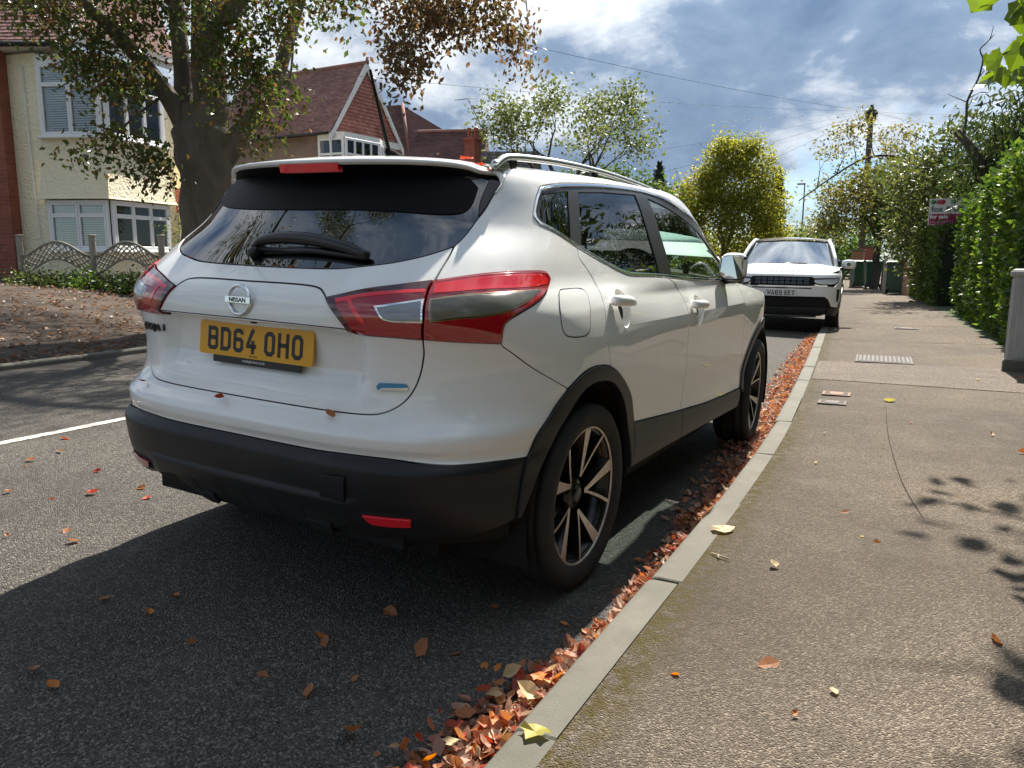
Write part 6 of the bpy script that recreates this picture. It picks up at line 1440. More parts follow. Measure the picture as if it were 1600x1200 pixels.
# front face: painted bumper skin with openings
p2('front_bumper', both([(0, .785), (.28, .785), (.335, .795), (.52, .785), (.60, .86), (.64, .70), (.645, .52), (.60, .43), (.50, .45), (.46, .57), (.42, .615), (0, .615)]), M_white2)
for sd in (1, -1):
    p2('fender', [(.60, .86), (.66, .93), (.72, 1.005), (1.0, 1.01), (1.62, 1.03), (1.62, .36), (1.50, .36), (1.47, .52), (1.36, .68), (1.15, .77), (.95, .76), (.76, .66), (.66, .50), (.645, .52), (.64, .70)], M_white2, side=sd)
    p2('arch_trim', [(.645, .52), (.66, .50), (.76, .66), (.95, .76), (1.15, .77), (1.36, .68), (1.47, .52), (1.50, .36), (1.44, .36), (1.41, .50), (1.31, .63), (1.13, .71), (.97, .70), (.82, .62), (.72, .48), (.66, .36), (.60, .40), (.60, .43)], M_black, side=sd, off=.006, gap=0)
    p2('door', [(1.64, 1.03), (2.62, 1.06), (2.62, .40), (1.64, .40)], M_white2, side=sd); p2('rear_door', [(2.64, 1.06), (3.5, 1.07), (3.45, .40), (2.64, .40)], M_white2, side=sd); p2('quarter', [(3.52, 1.07), (4.5, 1.06), (4.5, .5), (3.52, .5)], M_white2, side=sd)
    p2('sill', [(1.55, .38), (3.5, .38), (3.5, .26), (1.55, .26)], M_black, side=sd)
    hl = p2('headlight', [(.30, .86), (.305, .915), (.56, .935), (.64, .925), (.60, .865), (.52, .79 + .02), (.38, .805), (.335, .82)], M_dark, side=sd, gap=.002, off=-.01)
    p2('headlight_lens', [(.315, .865), (.32, .905), (.56, .925), (.615, .915), (.58, .865), (.51, .825), (.39, .820), (.345, .835)], simple('lamp_clear', (.62, .66, .70), .12, coat=1.0), hl, sd, gap=.004, off=-.004)
    p2('lamp_bar', [(.33, .845), (.40, .830), (.50, .835), (.56, .87), (.54, .88), (.49, .855), (.40, .85), (.335, .862)], M_whiteprint, hl, sd, gap=.0, off=.0)
    p2('side_vent', [(.555, .735), (.615, .745), (.618, .60), (.60, .53), (.565, .54)], M_dark, side=sd, gap=0, off=.003)
    p2('bumper_corner', [(.60, .43), (.60, .40), (.66, .36), (.60, .27), (.46, .30), (.47, .44), (.50, .45)], M_black, side=sd, gap=0)
M_cell = simple('grille_satin', (.16, .18, .22), .35, metal=.6)
g_ = p2('grille', both([(0, .945), (.30, .940), (.31, .90), (.305, .86), (.335, .80), (.28, .79), (0, .79)]), M_dark, gap=.002, off=-.012)
for row, z in enumerate((.905, .845)):
    for k in range(9):
        s0 = (k - 4) * .062 + (.031 if row else 0) * 0
        p2('grille_cell', [(s0 - .026, z), (s0 - .018, z + .02), (s0 + .018, z + .02), (s0 + .026, z), (s0 + .018, z - .02), (s0 - .018, z - .02)], M_cell, g_, gap=0, off=-.006, bev=.003, holes=[[(s0 - .016, z), (s0 - .011, z + .010), (s0 + .011, z + .010), (s0 + .016, z), (s0 + .011, z - .010), (s0 - .011, z - .010)]])
p2('grille_strip', both([(0, .765), (.30, .765), (.30, .745), (0, .745)]), M_dark, gap=0, off=.002)
p2('bonnet_lip', both([(0, 1.018), (.40, 1.016), (.70, 1.003), (.66, .935), (.31, .925), (.30, .945), (0, .95)]), M_white2)
low = p2('lower_intake', both([(0, .61), (.42, .61), (.455, .57), (.49, .455), (.46, .44), (0, .44)]), M_dark, gap=.002, off=-.02)
p2('skid_plate', both([(0, .435), (.46, .435), (.44, .31), (.40, .285), (0, .285)]), M_black2, gap=.002); p2('skid_bar', both([(0, .285), (.36, .285), (.38, .26), (0, .255)]), M_alu, gap=0, off=.004)
# bonnet, windscreen, roof
def surf3(name, rows, mat): mb = MB(); mb.grid(rows); return mb.build(name, mat, SUV)
rows_ = []
for t in np.linspace(0, 1, 9):
    y = .12 + 1.0 * t; zc = 1.025 + .13 * t ** .8; xb = .70 + .20 * min(1, t * 1.6)
    rows_.append([(x, y + .10 * (x / xb) ** 2 * (1 - t) ** 2 + .14 * (x / xb) ** 2 * t, zc - .055 * (abs(x) / xb) ** 3 + .014 * math.exp(-((abs(x) - .55) / .1) ** 2)) for x in np.linspace(-xb, xb, 21)])
bon = surf3('bonnet', rows_, M_white2)
M_ws = glass('suv_screen', (.08, .10, .12), 3.6)
rows_ = []
for t in np.linspace(0, 1, 9):
    y = 1.10 + .86 * t; z = 1.135 + .475 * t - .02 * t * t; xb = .80 - .155 * t; rows_.append([(x, y + .17 * (x / xb) ** 2, z - .02 * (x / xb) ** 2) for x in np.linspace(-xb, xb, 15)])
surf3('windscreen', rows_, M_ws)
rows_ = []
for t in np.linspace(0, 1, 9):
    y = 1.96 + 2.5 * t; z = 1.605 + .07 * math.sin(math.pi * min(1, .05 + t * .75)) ** .6; xb = .705 ; rows_.append([(x, y + .17 * (x / xb) ** 2 * (1 - t), z - .05 * (abs(x) / xb) ** 2.5) for x in np.linspace(-xb, xb, 19)])
surf3('roof', rows_, M_white2)
for sd in (1, -1):
    mb = MB(); mb.tube([(sd * .845, 1.20, 1.09), (sd * .80, 1.50, 1.29), (sd * .74, 1.85, 1.47), (sd * .68, 2.13, 1.585), (sd * .70, 2.6, 1.61), (sd * .70, 3.9, 1.60), (sd * .74, 4.4, 1.35), (sd * .80, 4.5, 1.06)], [.03, .034, .034, .036, .036, .036, .05, .05], 10); mb.build('pillar_rail', M_white2, SUV)
    mb = MB(); mb.add([(sd * .865, 1.35, 1.08), (sd * .79, 1.62, 1.33), (sd * .715, 2.15, 1.56), (sd * .715, 3.9, 1.56), (sd * .78, 4.35, 1.28), (sd * .865, 4.4, 1.08)], [(0, 1, 2, 3, 4, 5)]); mb.build('side_window', M_ws, SUV, fix=False)
    mb = MB(); rows_ = []
    for (y, w_, h) in ((1.34, .035, .03), (1.36, .115, .075), (1.42, .125, .085), (1.50, .11, .08), (1.52, .06, .04)): rows_.append([(sd * (1.045 + w_ * math.copysign(abs(math.cos(a)) ** .7, math.cos(a))), y, 1.155 + h * math.copysign(abs(math.sin(a)) ** .7, math.sin(a))) for a in np.linspace(0, 2 * math.pi, 17)])
    mb.grid(rows_); mi = mb.build('door_mirror', M_white2, SUV); mb = MB(); mb.box((sd * 1.02, 1.44, 1.075), (.16, .11, .04), bev=.015); mb.tube([(sd * .86, 1.44, 1.07), (sd * .97, 1.44, 1.075)], .03, 8); mb.build('mirror_base', M_trim, mi)
mb = MB(); mb.box((0, 2.3, .45), (1.5, 3.9, .3)); mb.box((0, 2.7, .85), (1.7, 3.3, .06)); mb.box((0, 1.35, 1.03), (1.5, .4, .1)); mb.build('underbody', M_dark, SUV)
for x in (-.38, .38):
    mb = MB(); mb.box((x, 2.45, 1.05), (.5, .14, .6), bev=.05); mb.box((x, 2.47, 1.42), (.26, .1, .18), bev=.04); mb.build('front_seat', M_seat, SUV)
PL2 = number_plate(SUV, 'WA69 XET', M_platewhite, Matrix.Translation((0, -.012, .672)) @ Matrix.Rotation(-.02, 4, 'X'))
for ch, x in zip('DISCOVERY', np.linspace(-.33, .33, 9)): text_mesh('lettering', ch, .055, M_alu, bon, Matrix.Translation((x, .085, 1.034)) @ Matrix.Rotation(R(55), 4, 'X'), .006, sx=1.2)
mb = MB()
for sd in (-1, 1): mb.tube([(sd * .05 - .25, 1.15, 1.15), (sd * .05 + .3, 1.13, 1.165)], .008, 5)
mb.build('wipers', M_trim, SUV)
def suv_wheel():
    w = MB(); w.lathe([(.25, .08), (.26, .10), (.30, .112), (.34, .108), (.362, .09), (.366, .0), (.362, -.09), (.34, -.108), (.30, -.112), (.25, -.09)], 40, axis='x'); r_ = w.build('wheel', M_rubber, SUV)
    m = MB(); m.lathe([(.0, .07), (.05, .07), (.2, .05), (.245, .085), (.255, .085), (.25, .0), (.0, .0)], 30, axis='x'); m.build('rim', M_wblack, r_)
    for k in range(5):
        m = MB(); a = 2 * math.pi * k / 5; m.prism([(.04 * math.cos(a) - .03 * math.sin(a), .04 * math.sin(a) + .03 * math.cos(a)), (.24 * math.cos(a) - .022 * math.sin(a), .24 * math.sin(a) + .022 * math.cos(a)), (.24 * math.cos(a) + .022 * math.sin(a), .24 * math.sin(a) - .022 * math.cos(a)), (.04 * math.cos(a) + .03 * math.sin(a), .04 * math.sin(a) - .03 * math.cos(a))], .07, .088, axis='x'); m.build('spoke', M_mach, r_)
    return r_
sw = suv_wheel(); sw.location = (.83, .99, .362)
for (x, y) in ((-.83, .99), (.83, 3.73), (-.83, 3.73)):
    w = copy_tree(sw, SUV); w.location = (x, y, .362); w.rotation_euler = (0, 0, 0 if x > 0 else math.pi)

# ------------------------------------------------------------------ street furniture and garden things
M_wood = bark_mat('weathered_wood', (.11, .095, .075), (.22, .20, .165), 6); M_polewood = bark_mat('pole_wood', (.05, .04, .032), (.12, .10, .085), 6)
M_fence = bark_mat('pale_weathered_wood', (.24, .22, .18), (.40, .37, .31), 6)
# wavy trellis fence in front of the cream house
FN = empty('trellis_fence', (-12.8, 5.45, .60)); tag(FN, 'low wavy-topped lattice fence panels with posts in front of the bay windows', 'fence')
fp = [Vector((-12.8, 5.45)), Vector((-11.5, 6.0)), Vector((-10.35, 6.55))]
for i, p in enumerate(fp):
    mb = MB(); mb.box((p.x + 12.8, p.y - 5.45, .42), (.085, .085, 1.0), bev=.01); mb.box((p.x + 12.8, p.y - 5.45, .93), (.11, .11, .03), bev=.01); mb.build('post', M_fence, FN)
for i in range(2):
    a, b = fp[i], fp[i + 1]; d = (b - a); L = d.length; d.normalize(); M = Matrix(((d.x, -d.y, 0, a.x + 12.8), (d.y, d.x, 0, a.y - 5.45), (0, 0, 1, 0), (0, 0, 0, 1)))
    top = lambda u: .56 + .26 * math.sin(math.pi * u) ** 1.5; bot = lambda u: top(u) - .30
    for f_, nm in ((top, 'top_rail'), (bot, 'lower_rail')):
        mb = MB(); P = [(.05 + (L - .1) * u, 0, f_(u)) for u in np.linspace(0, 1, 17)]; mb.tube(P, .022, 6); o = mb.build(nm, M_fence, FN); o.matrix_local = M
    k = 12
    for s_ in (-1, 1):
        for j in range(-3, k + 3):
            # slats at 45 degrees, clipped between the rails
            pts = []
            for t in np.linspace(0, 1, 13):
                x = (j + .5) / k * L + s_ * (t - .5) * .34; z_rel = t; u = (x - .05) / (L - .1)
                if 0 <= u <= 1: pts.append((x, s_ * .006, bot(u) + (top(u) - bot(u)) * z_rel))
            if len(pts) > 2:
                mb = MB(); mb.tube([pts[0], pts[len(pts) // 2], pts[-1]], .014, 4); o = mb.build('slat', M_fence, FN); o.matrix_local = M
    for j in range(4):
        mb = MB(); z0 = -.12 + j * .105; mb.box((L / 2, .02, z0), (L - .08, .018, .098), bev=.004); o = mb.build('board', M_fence, FN); o.matrix_local = M
def shrub(name, label, base, clumps, size, mat, seed, cat='shrub', group=None, asp=.5, droop=None):
    t = empty(name, base); tag(t, label, cat, group); mb = MB(); rng = np.random.default_rng(seed)
    for k in range(7):
        a = rng.random() * 6.28; c = clumps[k % len(clumps)][0]; mb.tube([(0, 0, 0), (c[0] * .5 + .05 * math.cos(a), c[1] * .5 + .05 * math.sin(a), c[2] * .5), (c[0], c[1], c[2])], [.012, .009, .004], 5)
    mb.build('stem', M_twig, t); crown('foliage', clumps, size, mat, t, seed, asp=asp, droop=droop, inner=.2, sub=6); return t
for i, (x, y, s_, lb, mt) in enumerate([(-12.55, 5.25, .9, 'low grey-green plant at the left post of the trellis fence', L_pale), (-12.0, 5.4, .8, 'dark low plant left of the middle fence post', L_dark), (-11.4, 5.65, .9, 'green low plant at the middle fence post', L_green), (-10.9, 5.95, .8, 'dark low plant right of the middle fence post', L_dark), (-10.3, 6.2, 1.0, 'dark bushy plant at the right end of the trellis fence', L_dark)]):
    shrub('fence_plant', lb, (x, y, .48), [((dx, dy, .15), (.28 * s_, .22, .15), 420) for dx, dy in ((-.2, 0), (.15, .05), (.3, -.05))], .07, mt, 90 + i, group='low plants along the trellis fence')
shrub('rose_bush', 'straggly rose bush with orange blooms right of the bay window', (-11.6, 8.3, .4), [((0, 0, 1.0), (.45, .35, .4), 420), ((-.45, .0, 1.35), (.3, .25, .25), 140), ((.35, 0, .7), (.4, .3, .35), 300), ((.2, .1, 1.35), (.3, .3, .3), 160)], .075, L_pale, 99)
rb = bpy.data.objects['rose_bush']; M_bloom = simple('rose_bloom', (.75, .22, .07), .6)
for p in ((.0, -.3, 1.35), (.08, -.32, 1.30), (.25, -.25, 1.15)):
    mb = MB(); rng = np.random.default_rng(3)
    for k in range(9):
        a = k * 2.4; mb.add([(p[0], p[1], p[2]), (p[0] + .05 * math.cos(a), p[1] + .05 * math.sin(a), p[2] + .03), (p[0] + .055 * math.cos(a + .6), p[1] + .055 * math.sin(a + .6), p[2] + .015)], [(0, 1, 2)])
    mb.build('bloom', M_bloom, rb, fix=False)
for i, (x, y, h) in enumerate(((-22.0, 31.5, 6.6), (-20.8, 31.8, 6.3))):
    t = empty('dry_shrub', (x, y, 0)); tag(t, ('bare twiggy shrub with dry brown leaves before the brown roof', 'leafless pale twigs rising beside the chimney')[i], 'shrub'); mb = MB(); rng = np.random.default_rng(40 + i); tips = []
    for k in range(5): branch(mb, (rng.normal() * .2, 0, 3.0), (rng.normal() * .3, rng.normal() * .2, 1), 1.5, .05, 2, rng, tips, up=.12, n=5)
    mb.tube([(0, 0, 0), (0, 0, 3.1)], .12, 7); mb.build('stems', simple('pale_twig', (.30, .22, .17), .9), t)
    if i == 0: crown('dry_leaves', [(tuple(p), .25, 14) for p, d in tips[:8]], .16, L_brown, t, 45, sub=4)

# telegraph pole and its wires
TP = empty('telegraph_pole', (-2.55, 40.6, 0)); tag(TP, 'brown wooden telegraph pole behind the straggly tree, wires fanning out', 'pole')
mb = MB(); mb.tube([(0, 0, 0), (0, 0, 8.3)], [.17, .125], 12); mb.build('shaft', M_polewood, TP)
mb = MB(); mb.tube([(0, 0, 7.85), (0, 0, 8.35)], .24, 12); mb.tube([(0, 0, 8.35), (0, 0, 8.62)], [.13, .06], 10)
for a in np.linspace(0, 6.28, 9): mb.box((.25 * math.cos(a), .25 * math.sin(a), 8.2), (.09, .09, .14))
mb.build('cable_head', M_lead, TP)
def wire(name, label, pts, r_=.006, sag=.25):
    mb = MB(); P = []; a, b = Vector(pts[0]), Vector(pts[-1])
    for t in np.linspace(0, 1, 25): p = a.lerp(b, t); p.z -= sag * 4 * t * (1 - t); P.append(p)
    mb.tube(P, r_, 5, cap=False); o = mb.build(name, M_lead, None, fix=False); tag(o, label, 'cable', 'telephone wires from the pole'); return o
pt = (-2.55, 40.6, 8.3)
for e, lb in (((-9.0, 7.0, 5.8), 'upper telephone wire running left from the pole above the car roof'), ((-15.5, 12.0, 6.2), 'lower of the two long telephone wires running left'), ((-20.5, 24.0, 6.5), 'telephone wire from the pole to the gabled house'), ((-22.0, 36.5, 6.0), 'telephone wire dropping to the brown roofed house'), ((-19.0, 42.0, 5.2), 'steep telephone wire left of the pole, second lowest'), ((-16.0, 48.0, 4.6), 'lowest telephone wire left of the pole'), ((6.0, 30.0, 6.2), 'upper telephone wire to the right of the pole'), ((4.5, 25.5, 4.8), 'steeper telephone wire to the right of the pole'), ((5.0, 26.5, 4.5), 'lowest telephone wire to the right of the pole')): wire('telephone_wire', lb, [pt, e])
SLP = empty('street_lamp', (-6.95, 49.3, 0)); tag(SLP, 'thin far street lamp between the yellow tree and the straggly tree', 'street lamp')
mb = MB(); mb.tube([(0, 0, 0), (0, 0, 5.7)], [.06, .035], 8); mb.build('column', M_lead, SLP); mb = MB(); mb.box((-.2, 0, 5.75), (.5, .2, .09), bev=.03); mb.build('lantern', M_lead, SLP)

# estate agent's board
SG = empty('sale_board', (1.62, 18.55, 0), (0, 0, R(7))); tag(SG, 'estate agent for sale board above the clipped hedge', 'sign')
mb = MB(); mb.box((-.15, .04, 1.0), (.06, .06, 2.1)); mb.box((.55, .04, 1.0), (.06, .06, 2.1)); mb.build('post', M_wood, SG)
M_board = simple('board_white', (.62, .64, .64), .5); M_mag = simple('board_magenta', (.28, .012, .085), .5); M_bgreen = simple('ink_green', (.02, .07, .055), .5)
mb = MB(); mb.box((.05, 0, 2.27), (.98, .012, .60)); bd = mb.build('board', M_board, SG)
mb = MB(); mb.box((.055, -.009, 2.10), (.95, .004, .24)); mb.build('magenta_band', M_mag, bd)
tm = lambda x, z: Matrix.Translation((x, -.013, z)) @ Matrix.Rotation(R(90), 4, 'X')
text_mesh('lettering', 'fox & sons', .185, M_bgreen, bd, tm(-.395, 2.325), .001, 'LEFT', bold=.003); text_mesh('lettering', 'for sale', .125, M_whiteprint, bd, tm(-.41, 2.155), .001, 'LEFT', bold=.003); text_mesh('lettering', '01206 844753', .085, simple('pale_pink', (.6, .3, .4), .5), bd, tm(-.41, 2.025), .001, 'LEFT', bold=.001)
for x, c in ((-.36, (.03, .22, .10)), (-.25, (.32, .10, .14)), (-.17, (.40, .015, .06)), (.05, (.04, .20, .32))):
    mb = MB(); mb.lathe([(.0, -.012), (.055, -.012), (.055, -.006)], 20, M=Matrix.Translation((x, 0, 2.49)) @ Matrix.Rotation(R(90), 4, 'X') @ Matrix.Diagonal((1, 1, -1, 1))); mb.build('logo_dot', simple('logo_ink', c, .5), bd)

# wheelie bins
M_bin = simple('bin_green', (.012, .055, .032), .42)
def make_bin(label, x, y, rz):
    t = empty('wheelie_bin', (x, y, float(pave_z(2.5))), (0, 0, rz)); tag(t, label, 'wheelie bin', 'green wheelie bins on the far pavement'); mb = MB(); rows_ = []
    for (z, w_, d) in ((.06, .42, .48), (.10, .44, .50), (.9, .55, .66), (.96, .58, .70), (.985, .58, .70)): rows_.append([(sx * w_ / 2, sy * d / 2, z) for sx, sy in ((-1, -1), (1, -1), (1, 1), (-1, 1), (-1, -1))])
    mb.grid(rows_, smooth=False); mb.add(rows_[0][:4], [(0, 1, 2, 3)]); mb.build('body', M_bin, t)
    mb = MB(); lid = [[(sx * .30, -.37 + .76 * v, .99 + .05 * math.sin(math.pi * v) + .02) for sx in (-1, -.6, .6, 1)] for v in np.linspace(0, 1, 7)]; mb.grid(lid); mb.grid([[(p[0], p[1], p[2] - .03) for p in r_] for r_ in lid]); mb.tube([(-.26, .40, 1.0), (.26, .40, 1.0)], .018, 8); mb.build('lid', M_bin, t)
    for sx in (-1, 1): mb = MB(); mb.lathe([(.0, -.02), (.095, -.02), (.1, 0), (.095, .02), (.0, .02)], 20, axis='x', M=Matrix.Translation((sx * .25, .27, .10))); mb.build('bin_wheel', M_rubber, t)
    return t
make_bin('green wheelie bin with the palest lid, left of the near pair', -1.62, 31.5, R(205)); make_bin('green wheelie bin in the middle of the pavement, nearer of the pair', -1.0, 30.2, R(195)); make_bin('green wheelie bin at the right beside a pale post', .22, 25.3, R(170)); make_bin('green wheelie bin peeping out behind the SUV mirror', -2.05, 28.6, R(185))
# brick piers and garden walls beyond the bins
def pier(label, x, y, w, h, z=.05, mat=M_brick2):
    t = empty('brick_pier', (x, y, z)); tag(t, label, 'wall pier'); mb = MB(); mb.box((0, 0, h / 2), (w, w, h)); mb.build('brickwork', mat, t); mb = MB(); mb.box((0, 0, h + .03), (w + .1, w + .1, .07), bev=.01); mb.build('coping', M_kerb, t)
pier('orange brick gate pier between the SUV and the wheelie bins', -1.85, 33.0, .45, 1.45); pier('brown brick gate pier behind the left wheelie bin', -1.75, 36.5, .8, 1.65, mat=M_brick)
mbw = empty('brick_garden_wall', (.6, 25.2, .05)); tag(mbw, 'low red brick garden wall running right from the wheelie bin', 'wall')
M_, L_w = plane_frame((.28, 25.3), (1.55, 20.5), 0); mb = MB(); mb.box((L_w / 2, .11, .52), (L_w, .22, 1.04)); o = mb.build('brickwork', M_brick2, mbw); o.matrix_local = Matrix.Translation((-.6, -25.2, 0)) @ M_
gp = empty('gate_post', (-.22, 25.8, .05)); tag(gp, 'pale timber gate post left of the right-hand bin', 'post'); mb = MB(); mb.box((0, 0, .6), (.10, .10, 1.2), bev=.01); mb.build('post', simple('pale_timber', (.36, .33, .28), .8), gp); mb = MB(); mb.box((.0, .0, 1.22), (.13, .13, .04), bev=.01); mb.build('cap', M_wood, gp)
gf = empty('close_board_gate', (-.10, 27.4, .05)); tag(gf, 'dark brown board gate behind the pale post', 'gate')
for k in range(4): mb = MB(); mb.box((-.30 + k * .12, 0, .55), (.112, .02, 1.1), bev=.003); mb.build('board', M_polewood, gf)
# telecom cabinet at the right edge
CB = empty('utility_cabinet', (2.78, 7.0, .07), (0, 0, R(-4))); tag(CB, 'grey street utility cabinet cut by the right edge', 'cabinet')
def cab_mat():
    m, nt, b = new_mat('cabinet_grey'); g = NB(nt); co = g.coord('Object'); st = g.coord('Object', (6, 6, .6))
    c = g.mix(g.ramp(g.noise(st, 3, 6, .7), [(.45, 0.), (.7, .7)]), (.36, .36, .345), (.17, .165, .15)); g.l(c, b.inputs['Base Color']); setp(b, rough=.55); return m
M_cab = cab_mat()
mb = MB(); mb.box((0, 0, .52), (.62, 1.05, .86), bev=.015); mb.build('shell', M_cab, CB); mb = MB(); mb.box((0, 0, .97), (.68, 1.11, .07), bev=.02); mb.build('lid', M_cab, CB); mb = MB(); mb.box((0, 0, .05), (.66, 1.09, .16), bev=.01); mb.build('plinth', M_kerb, CB)
for yy in (-.26, .26): mb = MB(); mb.box((-.314, yy, .53), (.012, .49, .78), bev=.004); d_ = mb.build('door', M_cab, CB); mb = MB(); mb.box((-.325, yy + .18 * (1 if yy < 0 else -1), .55), (.02, .03, .09), bev=.004); mb.build('handle', M_lead, d_)
mb = MB(); mb.box((.0, -.53, .52), (.5, .012, .74), bev=.004); mb.build('side_panel', M_cab, CB)

# ------------------------------------------------------------------ fallen leaves
F_cols = [(.48, .15, .06), (.38, .19, .11), (.30, .08, .04), (.48, .31, .22), (.16, .075, .055), (.54, .39, .28), (.28, .06, .045), (.48, .24, .10), (.12, .06, .045)]
L_fall = leaf_mat('fallen_leaf', F_cols, .25, .6)
def flat_leaves(P, size, rng, up):
    """curled dry leaves lying about flat: six-point blades with a lifted edge"""
    n = len(P); a = rng.random(n) * 2 * np.pi; tilt = rng.normal(size=(n, 2)) * up
    u = np.stack([np.cos(a), np.sin(a), tilt[:, 0]], 1); v = np.stack([-np.sin(a), np.cos(a), tilt[:, 1]], 1); u /= np.linalg.norm(u, axis=1, keepdims=True); v /= np.linalg.norm(v, axis=1, keepdims=True); w = np.cross(u, v)
    L = size * (.55 + .9 * rng.random(n))[:, None]; cu = (rng.random(n) * .5 - .05)[:, None]
    ol = [(0, 0), (.35, .36), (.72, .28), (1.05, 0), (.70, -.28), (.33, -.36)]; V = [P + L * .5 * u + w * L * (-.02)]
    for (p, q) in ol: V.append(P + u * L * p + v * L * q + w * L * (cu * (abs(q) * 1.6 + (p - .5) ** 2 * 1.0) + .05))
    V = np.stack(V, 1).reshape(-1, 3); i = np.arange(n) * 7
    F = np.stack([np.stack([i, i + 1 + k, i + 1 + (k + 1) % 6], 1) for k in range(6)], 1).reshape(-1, 3); return V, F
rng = np.random.default_rng(99)
def gutter_pts(n, y0, y1, wfun, base):
    y = y0 + (y1 - y0) * rng.random(n); d = np.abs(rng.normal(size=n)); w = wfun(y); x = KERB_L - .006 - np.clip(d, 0, 2.2) * w * .5; h = np.maximum(0, 1 - d / 1.6) * base * rng.random(n)
    return np.stack([x + bend(y), y, road_z(x) + .004 + h], 1)
wf = lambda y: np.interp(y, [-2, -.9, -.55, -.2, .5, 1.2, 2.5, 4, 8, 11], [.27, .19, .09, .05, .12, .17, .24, .24, .19, .14])
P = np.concatenate([gutter_pts(1500, -1.7, -.45, wf, .045), gutter_pts(420, -.45, .2, wf, .03), gutter_pts(800, .2, 2.2, wf, .022), gutter_pts(3600, 2.2, 10.5, wf, .05)])
V, F = flat_leaves(P, .035, rng, .65); ll = link('leaf_litter', np_mesh('leaf_litter', V, F, L_fall)); tag(ll, 'drift of orange and brown fallen leaves in the gutter along the kerb', 'leaves', kind='stuff')
n = 7000; y = -2 + 16 * rng.random(n) ; x = ROAD_L - .1 - 5.5 * rng.random(n) ** 1.3; P = np.stack([x + bend(y), y, verge_z(x) + .012], 1); V, F = flat_leaves(P, .06, rng, .35); vl = link('verge_litter', np_mesh('verge_litter', V, F, L_brown)); tag(vl, 'dry leaves strewn over the far verge', 'leaves', kind='stuff')
# single leaves one can point at
M_fl = [leaf_mat('single_leaf_%d' % i, [c, tuple(q * .8 for q in c)], .3, .6) for i, c in enumerate(((.62, .22, .05), (.42, .17, .07), (.62, .48, .27), (.40, .06, .03), (.45, .40, .10)))]
def one_leaf(name, label, x, y, z, size, mi, group=None, lobed=False, tilt=.3, seed=0, parent=None):
    r2 = np.random.default_rng(seed + 1000)
    if lobed:
        ol = [(0, 0), (.30, .10), (.50, .18), (.46, .38), (.60, .60), (.30, .72), (.04, 1.0), (-.30, .76), (-.52, .62), (-.47, .36), (-.54, .14), (-.28, .08)]; ol = [(p + r2.normal() * .05, q + r2.normal() * .05) for p, q in ol]; a = r2.random() * 6.28
        Vv = [(0, 0, .05 * size)] + [((p * math.cos(a) - (q - .45) * math.sin(a)) * size, (p * math.sin(a) + (q - .45) * math.cos(a)) * size, size * (.05 + .55 * abs(p) * r2.random())) for p, q in ol]; Ff = [(0, 1 + k, 1 + (k + 1) % 12) for k in range(12)]
    else:
        Vv, Ff = flat_leaves(np.zeros((1, 3)), size, r2, tilt)
    o = link(name, np_mesh(name, np.array(Vv), np.array(Ff), M_fl[mi]), parent, (x, y, z)); tag(o, label, 'leaf', group); return o
def on_pave(x, y): return (x, y, float(pave_z(x - float(bend(y)))) + .006)
def on_road(x, y): return (x, y, float(road_z(x - float(bend(y)))) + .006)
for i, (x, y, s_, mi, lob, lb) in enumerate([(1.444, -.589, .036, 0, False, 'bright orange leaf standing up on the pavement'), (1.664, -.394, .05, 1, False, 'tan brown leaf lying on the pavement, right of the orange one'), (1.235, .61, .085, 2, True, 'large pale yellow lobed leaf on the back edge of the kerb'), (1.225, -1.009, .06, 4, True, 'green and white lobed leaf lying across a kerb joint')]):
    x_, y_, z_ = on_pave(x, y); one_leaf('fallen_leaf', lb, x_, y_, max(z_, PZ + .004), s_, mi, None, lob, .5, i)
for i, (x, y) in enumerate([(1.666, 1.109), (1.753, .798), (1.789, .761), (1.514, .292), (2.193, .011), (1.808, -.464), (1.741, -.646), (1.389, 1.922), (1.782, 3.351), (1.318, 2.757), (2.246, 3.117), (2.218, 5.734), (2.522, 5.876), (2.078, 1.603), (2.367, 2.703)]):
    one_leaf('fallen_leaf', 'small pale dry leaf lying loose on the pavement', *on_pave(x, y), .036 if i < 4 else .04, 2 if i % 2 else 1, 'small dry leaves scattered on the pavement', False, .5, 20 + i)
one_leaf('fallen_leaf', 'yellow-green lobed leaf beside the small rusty cover', *on_pave(1.55, 4.162), .085, 4, True, seed=5)
one_leaf('fallen_leaf', 'large brown leaf on the dark road near the bottom edge', *on_road(.786, -1.129), .10, 1, None, False, .3, 51)
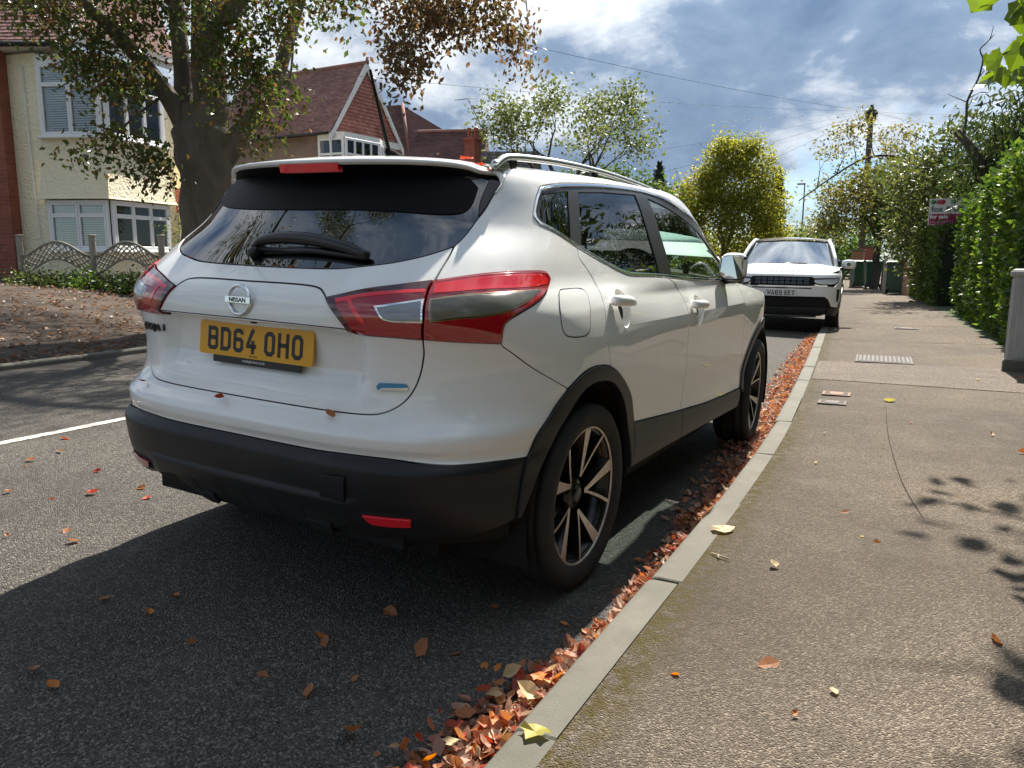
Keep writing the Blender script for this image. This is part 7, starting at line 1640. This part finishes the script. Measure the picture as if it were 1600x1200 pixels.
for i, (x, y) in enumerate([(.948, -.315), (.786, -.664), (.735, -.351), (.338, -.812), (.619, -.964), (.362, -1.07), (-.189, -1.019), (-.182, -1.392), (-.431, -1.006), (-.256, -.885), (.061, -1.079), (.688, -.757), (-.024, -1.415), (.569, -1.087), (.412, -.568), (.879, -.667), (.429, -.863)]):
    one_leaf('fallen_leaf', 'small brown leaf lying on the road in the shadow of the near car', *on_road(x, y), .045, 1 if i % 3 else 0, 'brown leaves on the shaded road', False, .4, 60 + i)
r3 = np.random.default_rng(8)
for i in range(26):
    x, y = (-1.575, -.521) if i == 0 else (r3.uniform(-3.2, -.95), r3.uniform(-1.0, .9)); one_leaf('fallen_leaf', 'small brown leaf lying on the sunlit road left of the near car', *on_road(x, y), .045, 1 if i % 3 else 3, 'brown leaves on the sunlit road', False, .4, 90 + i)
for i in range(110):     # the nearest leaves of the drift, one by one
    y = r3.uniform(-1.75, -.62); x = KERB_L - .012 - abs(r3.normal()) * float(wf(y)) * .55; one_leaf('fallen_leaf', 'curled orange or brown leaf in the drift nearest the viewer', x + float(bend(y)), y, float(road_z(x)) + .028 + r3.random() * .025, .028 + .028 * r3.random(), int(r3.integers(0, 4)), 'curled leaves of the near gutter drift', r3.random() < .08, .8, 200 + i)
_cl = Matrix.Rotation(R(1.7), 4, 'Y')
def on_car(p): return tuple(_cl @ Vector(p))
for i, (s_, z_, sz, mi, lb) in enumerate([(-.36, .697, .045, 3, 'dark red leaf caught on the left end of the white rear bumper'), (-.06, .703, .035, 3, 'dark curled leaf in the tailgate gap left of centre'), (.235, .703, .04, 1, 'brown leaf in the tailgate gap near the blue badge'), (.10, 1.142, .05, 1, 'dry leaf with a stalk under the rear wiper')]):
    p = body(s_, z_) + nrm(s_, z_) * .006; one_leaf('fallen_leaf', lb, *on_car(p), sz, mi, None, False, .6, 330 + i)
for i, (x, y) in enumerate(((.50, -.25), (.545, -.24), (.58, -.235))):
    one_leaf('fallen_leaf', 'red leaf lying on the car roof at the rear end of the roof rail', *on_car((x, y, 1.507 - .02 * i)), .045, 3, 'red leaves on the car roof', True, .5, 345 + i)
mb = MB(); mb.tube([(0, 0, 0), (.03, -.02, .006), (.075, -.035, .004)], .003, 5); mb.tube([(.03, -.02, .006), (.04, -.045, .004)], .002, 5); tw_ = mb.build('dry_twig', simple('straw', (.5, .42, .28), .8), None, on_pave(1.27, .33)); tag(tw_, 'pale dry twig lying by the back of the kerb', 'twig')
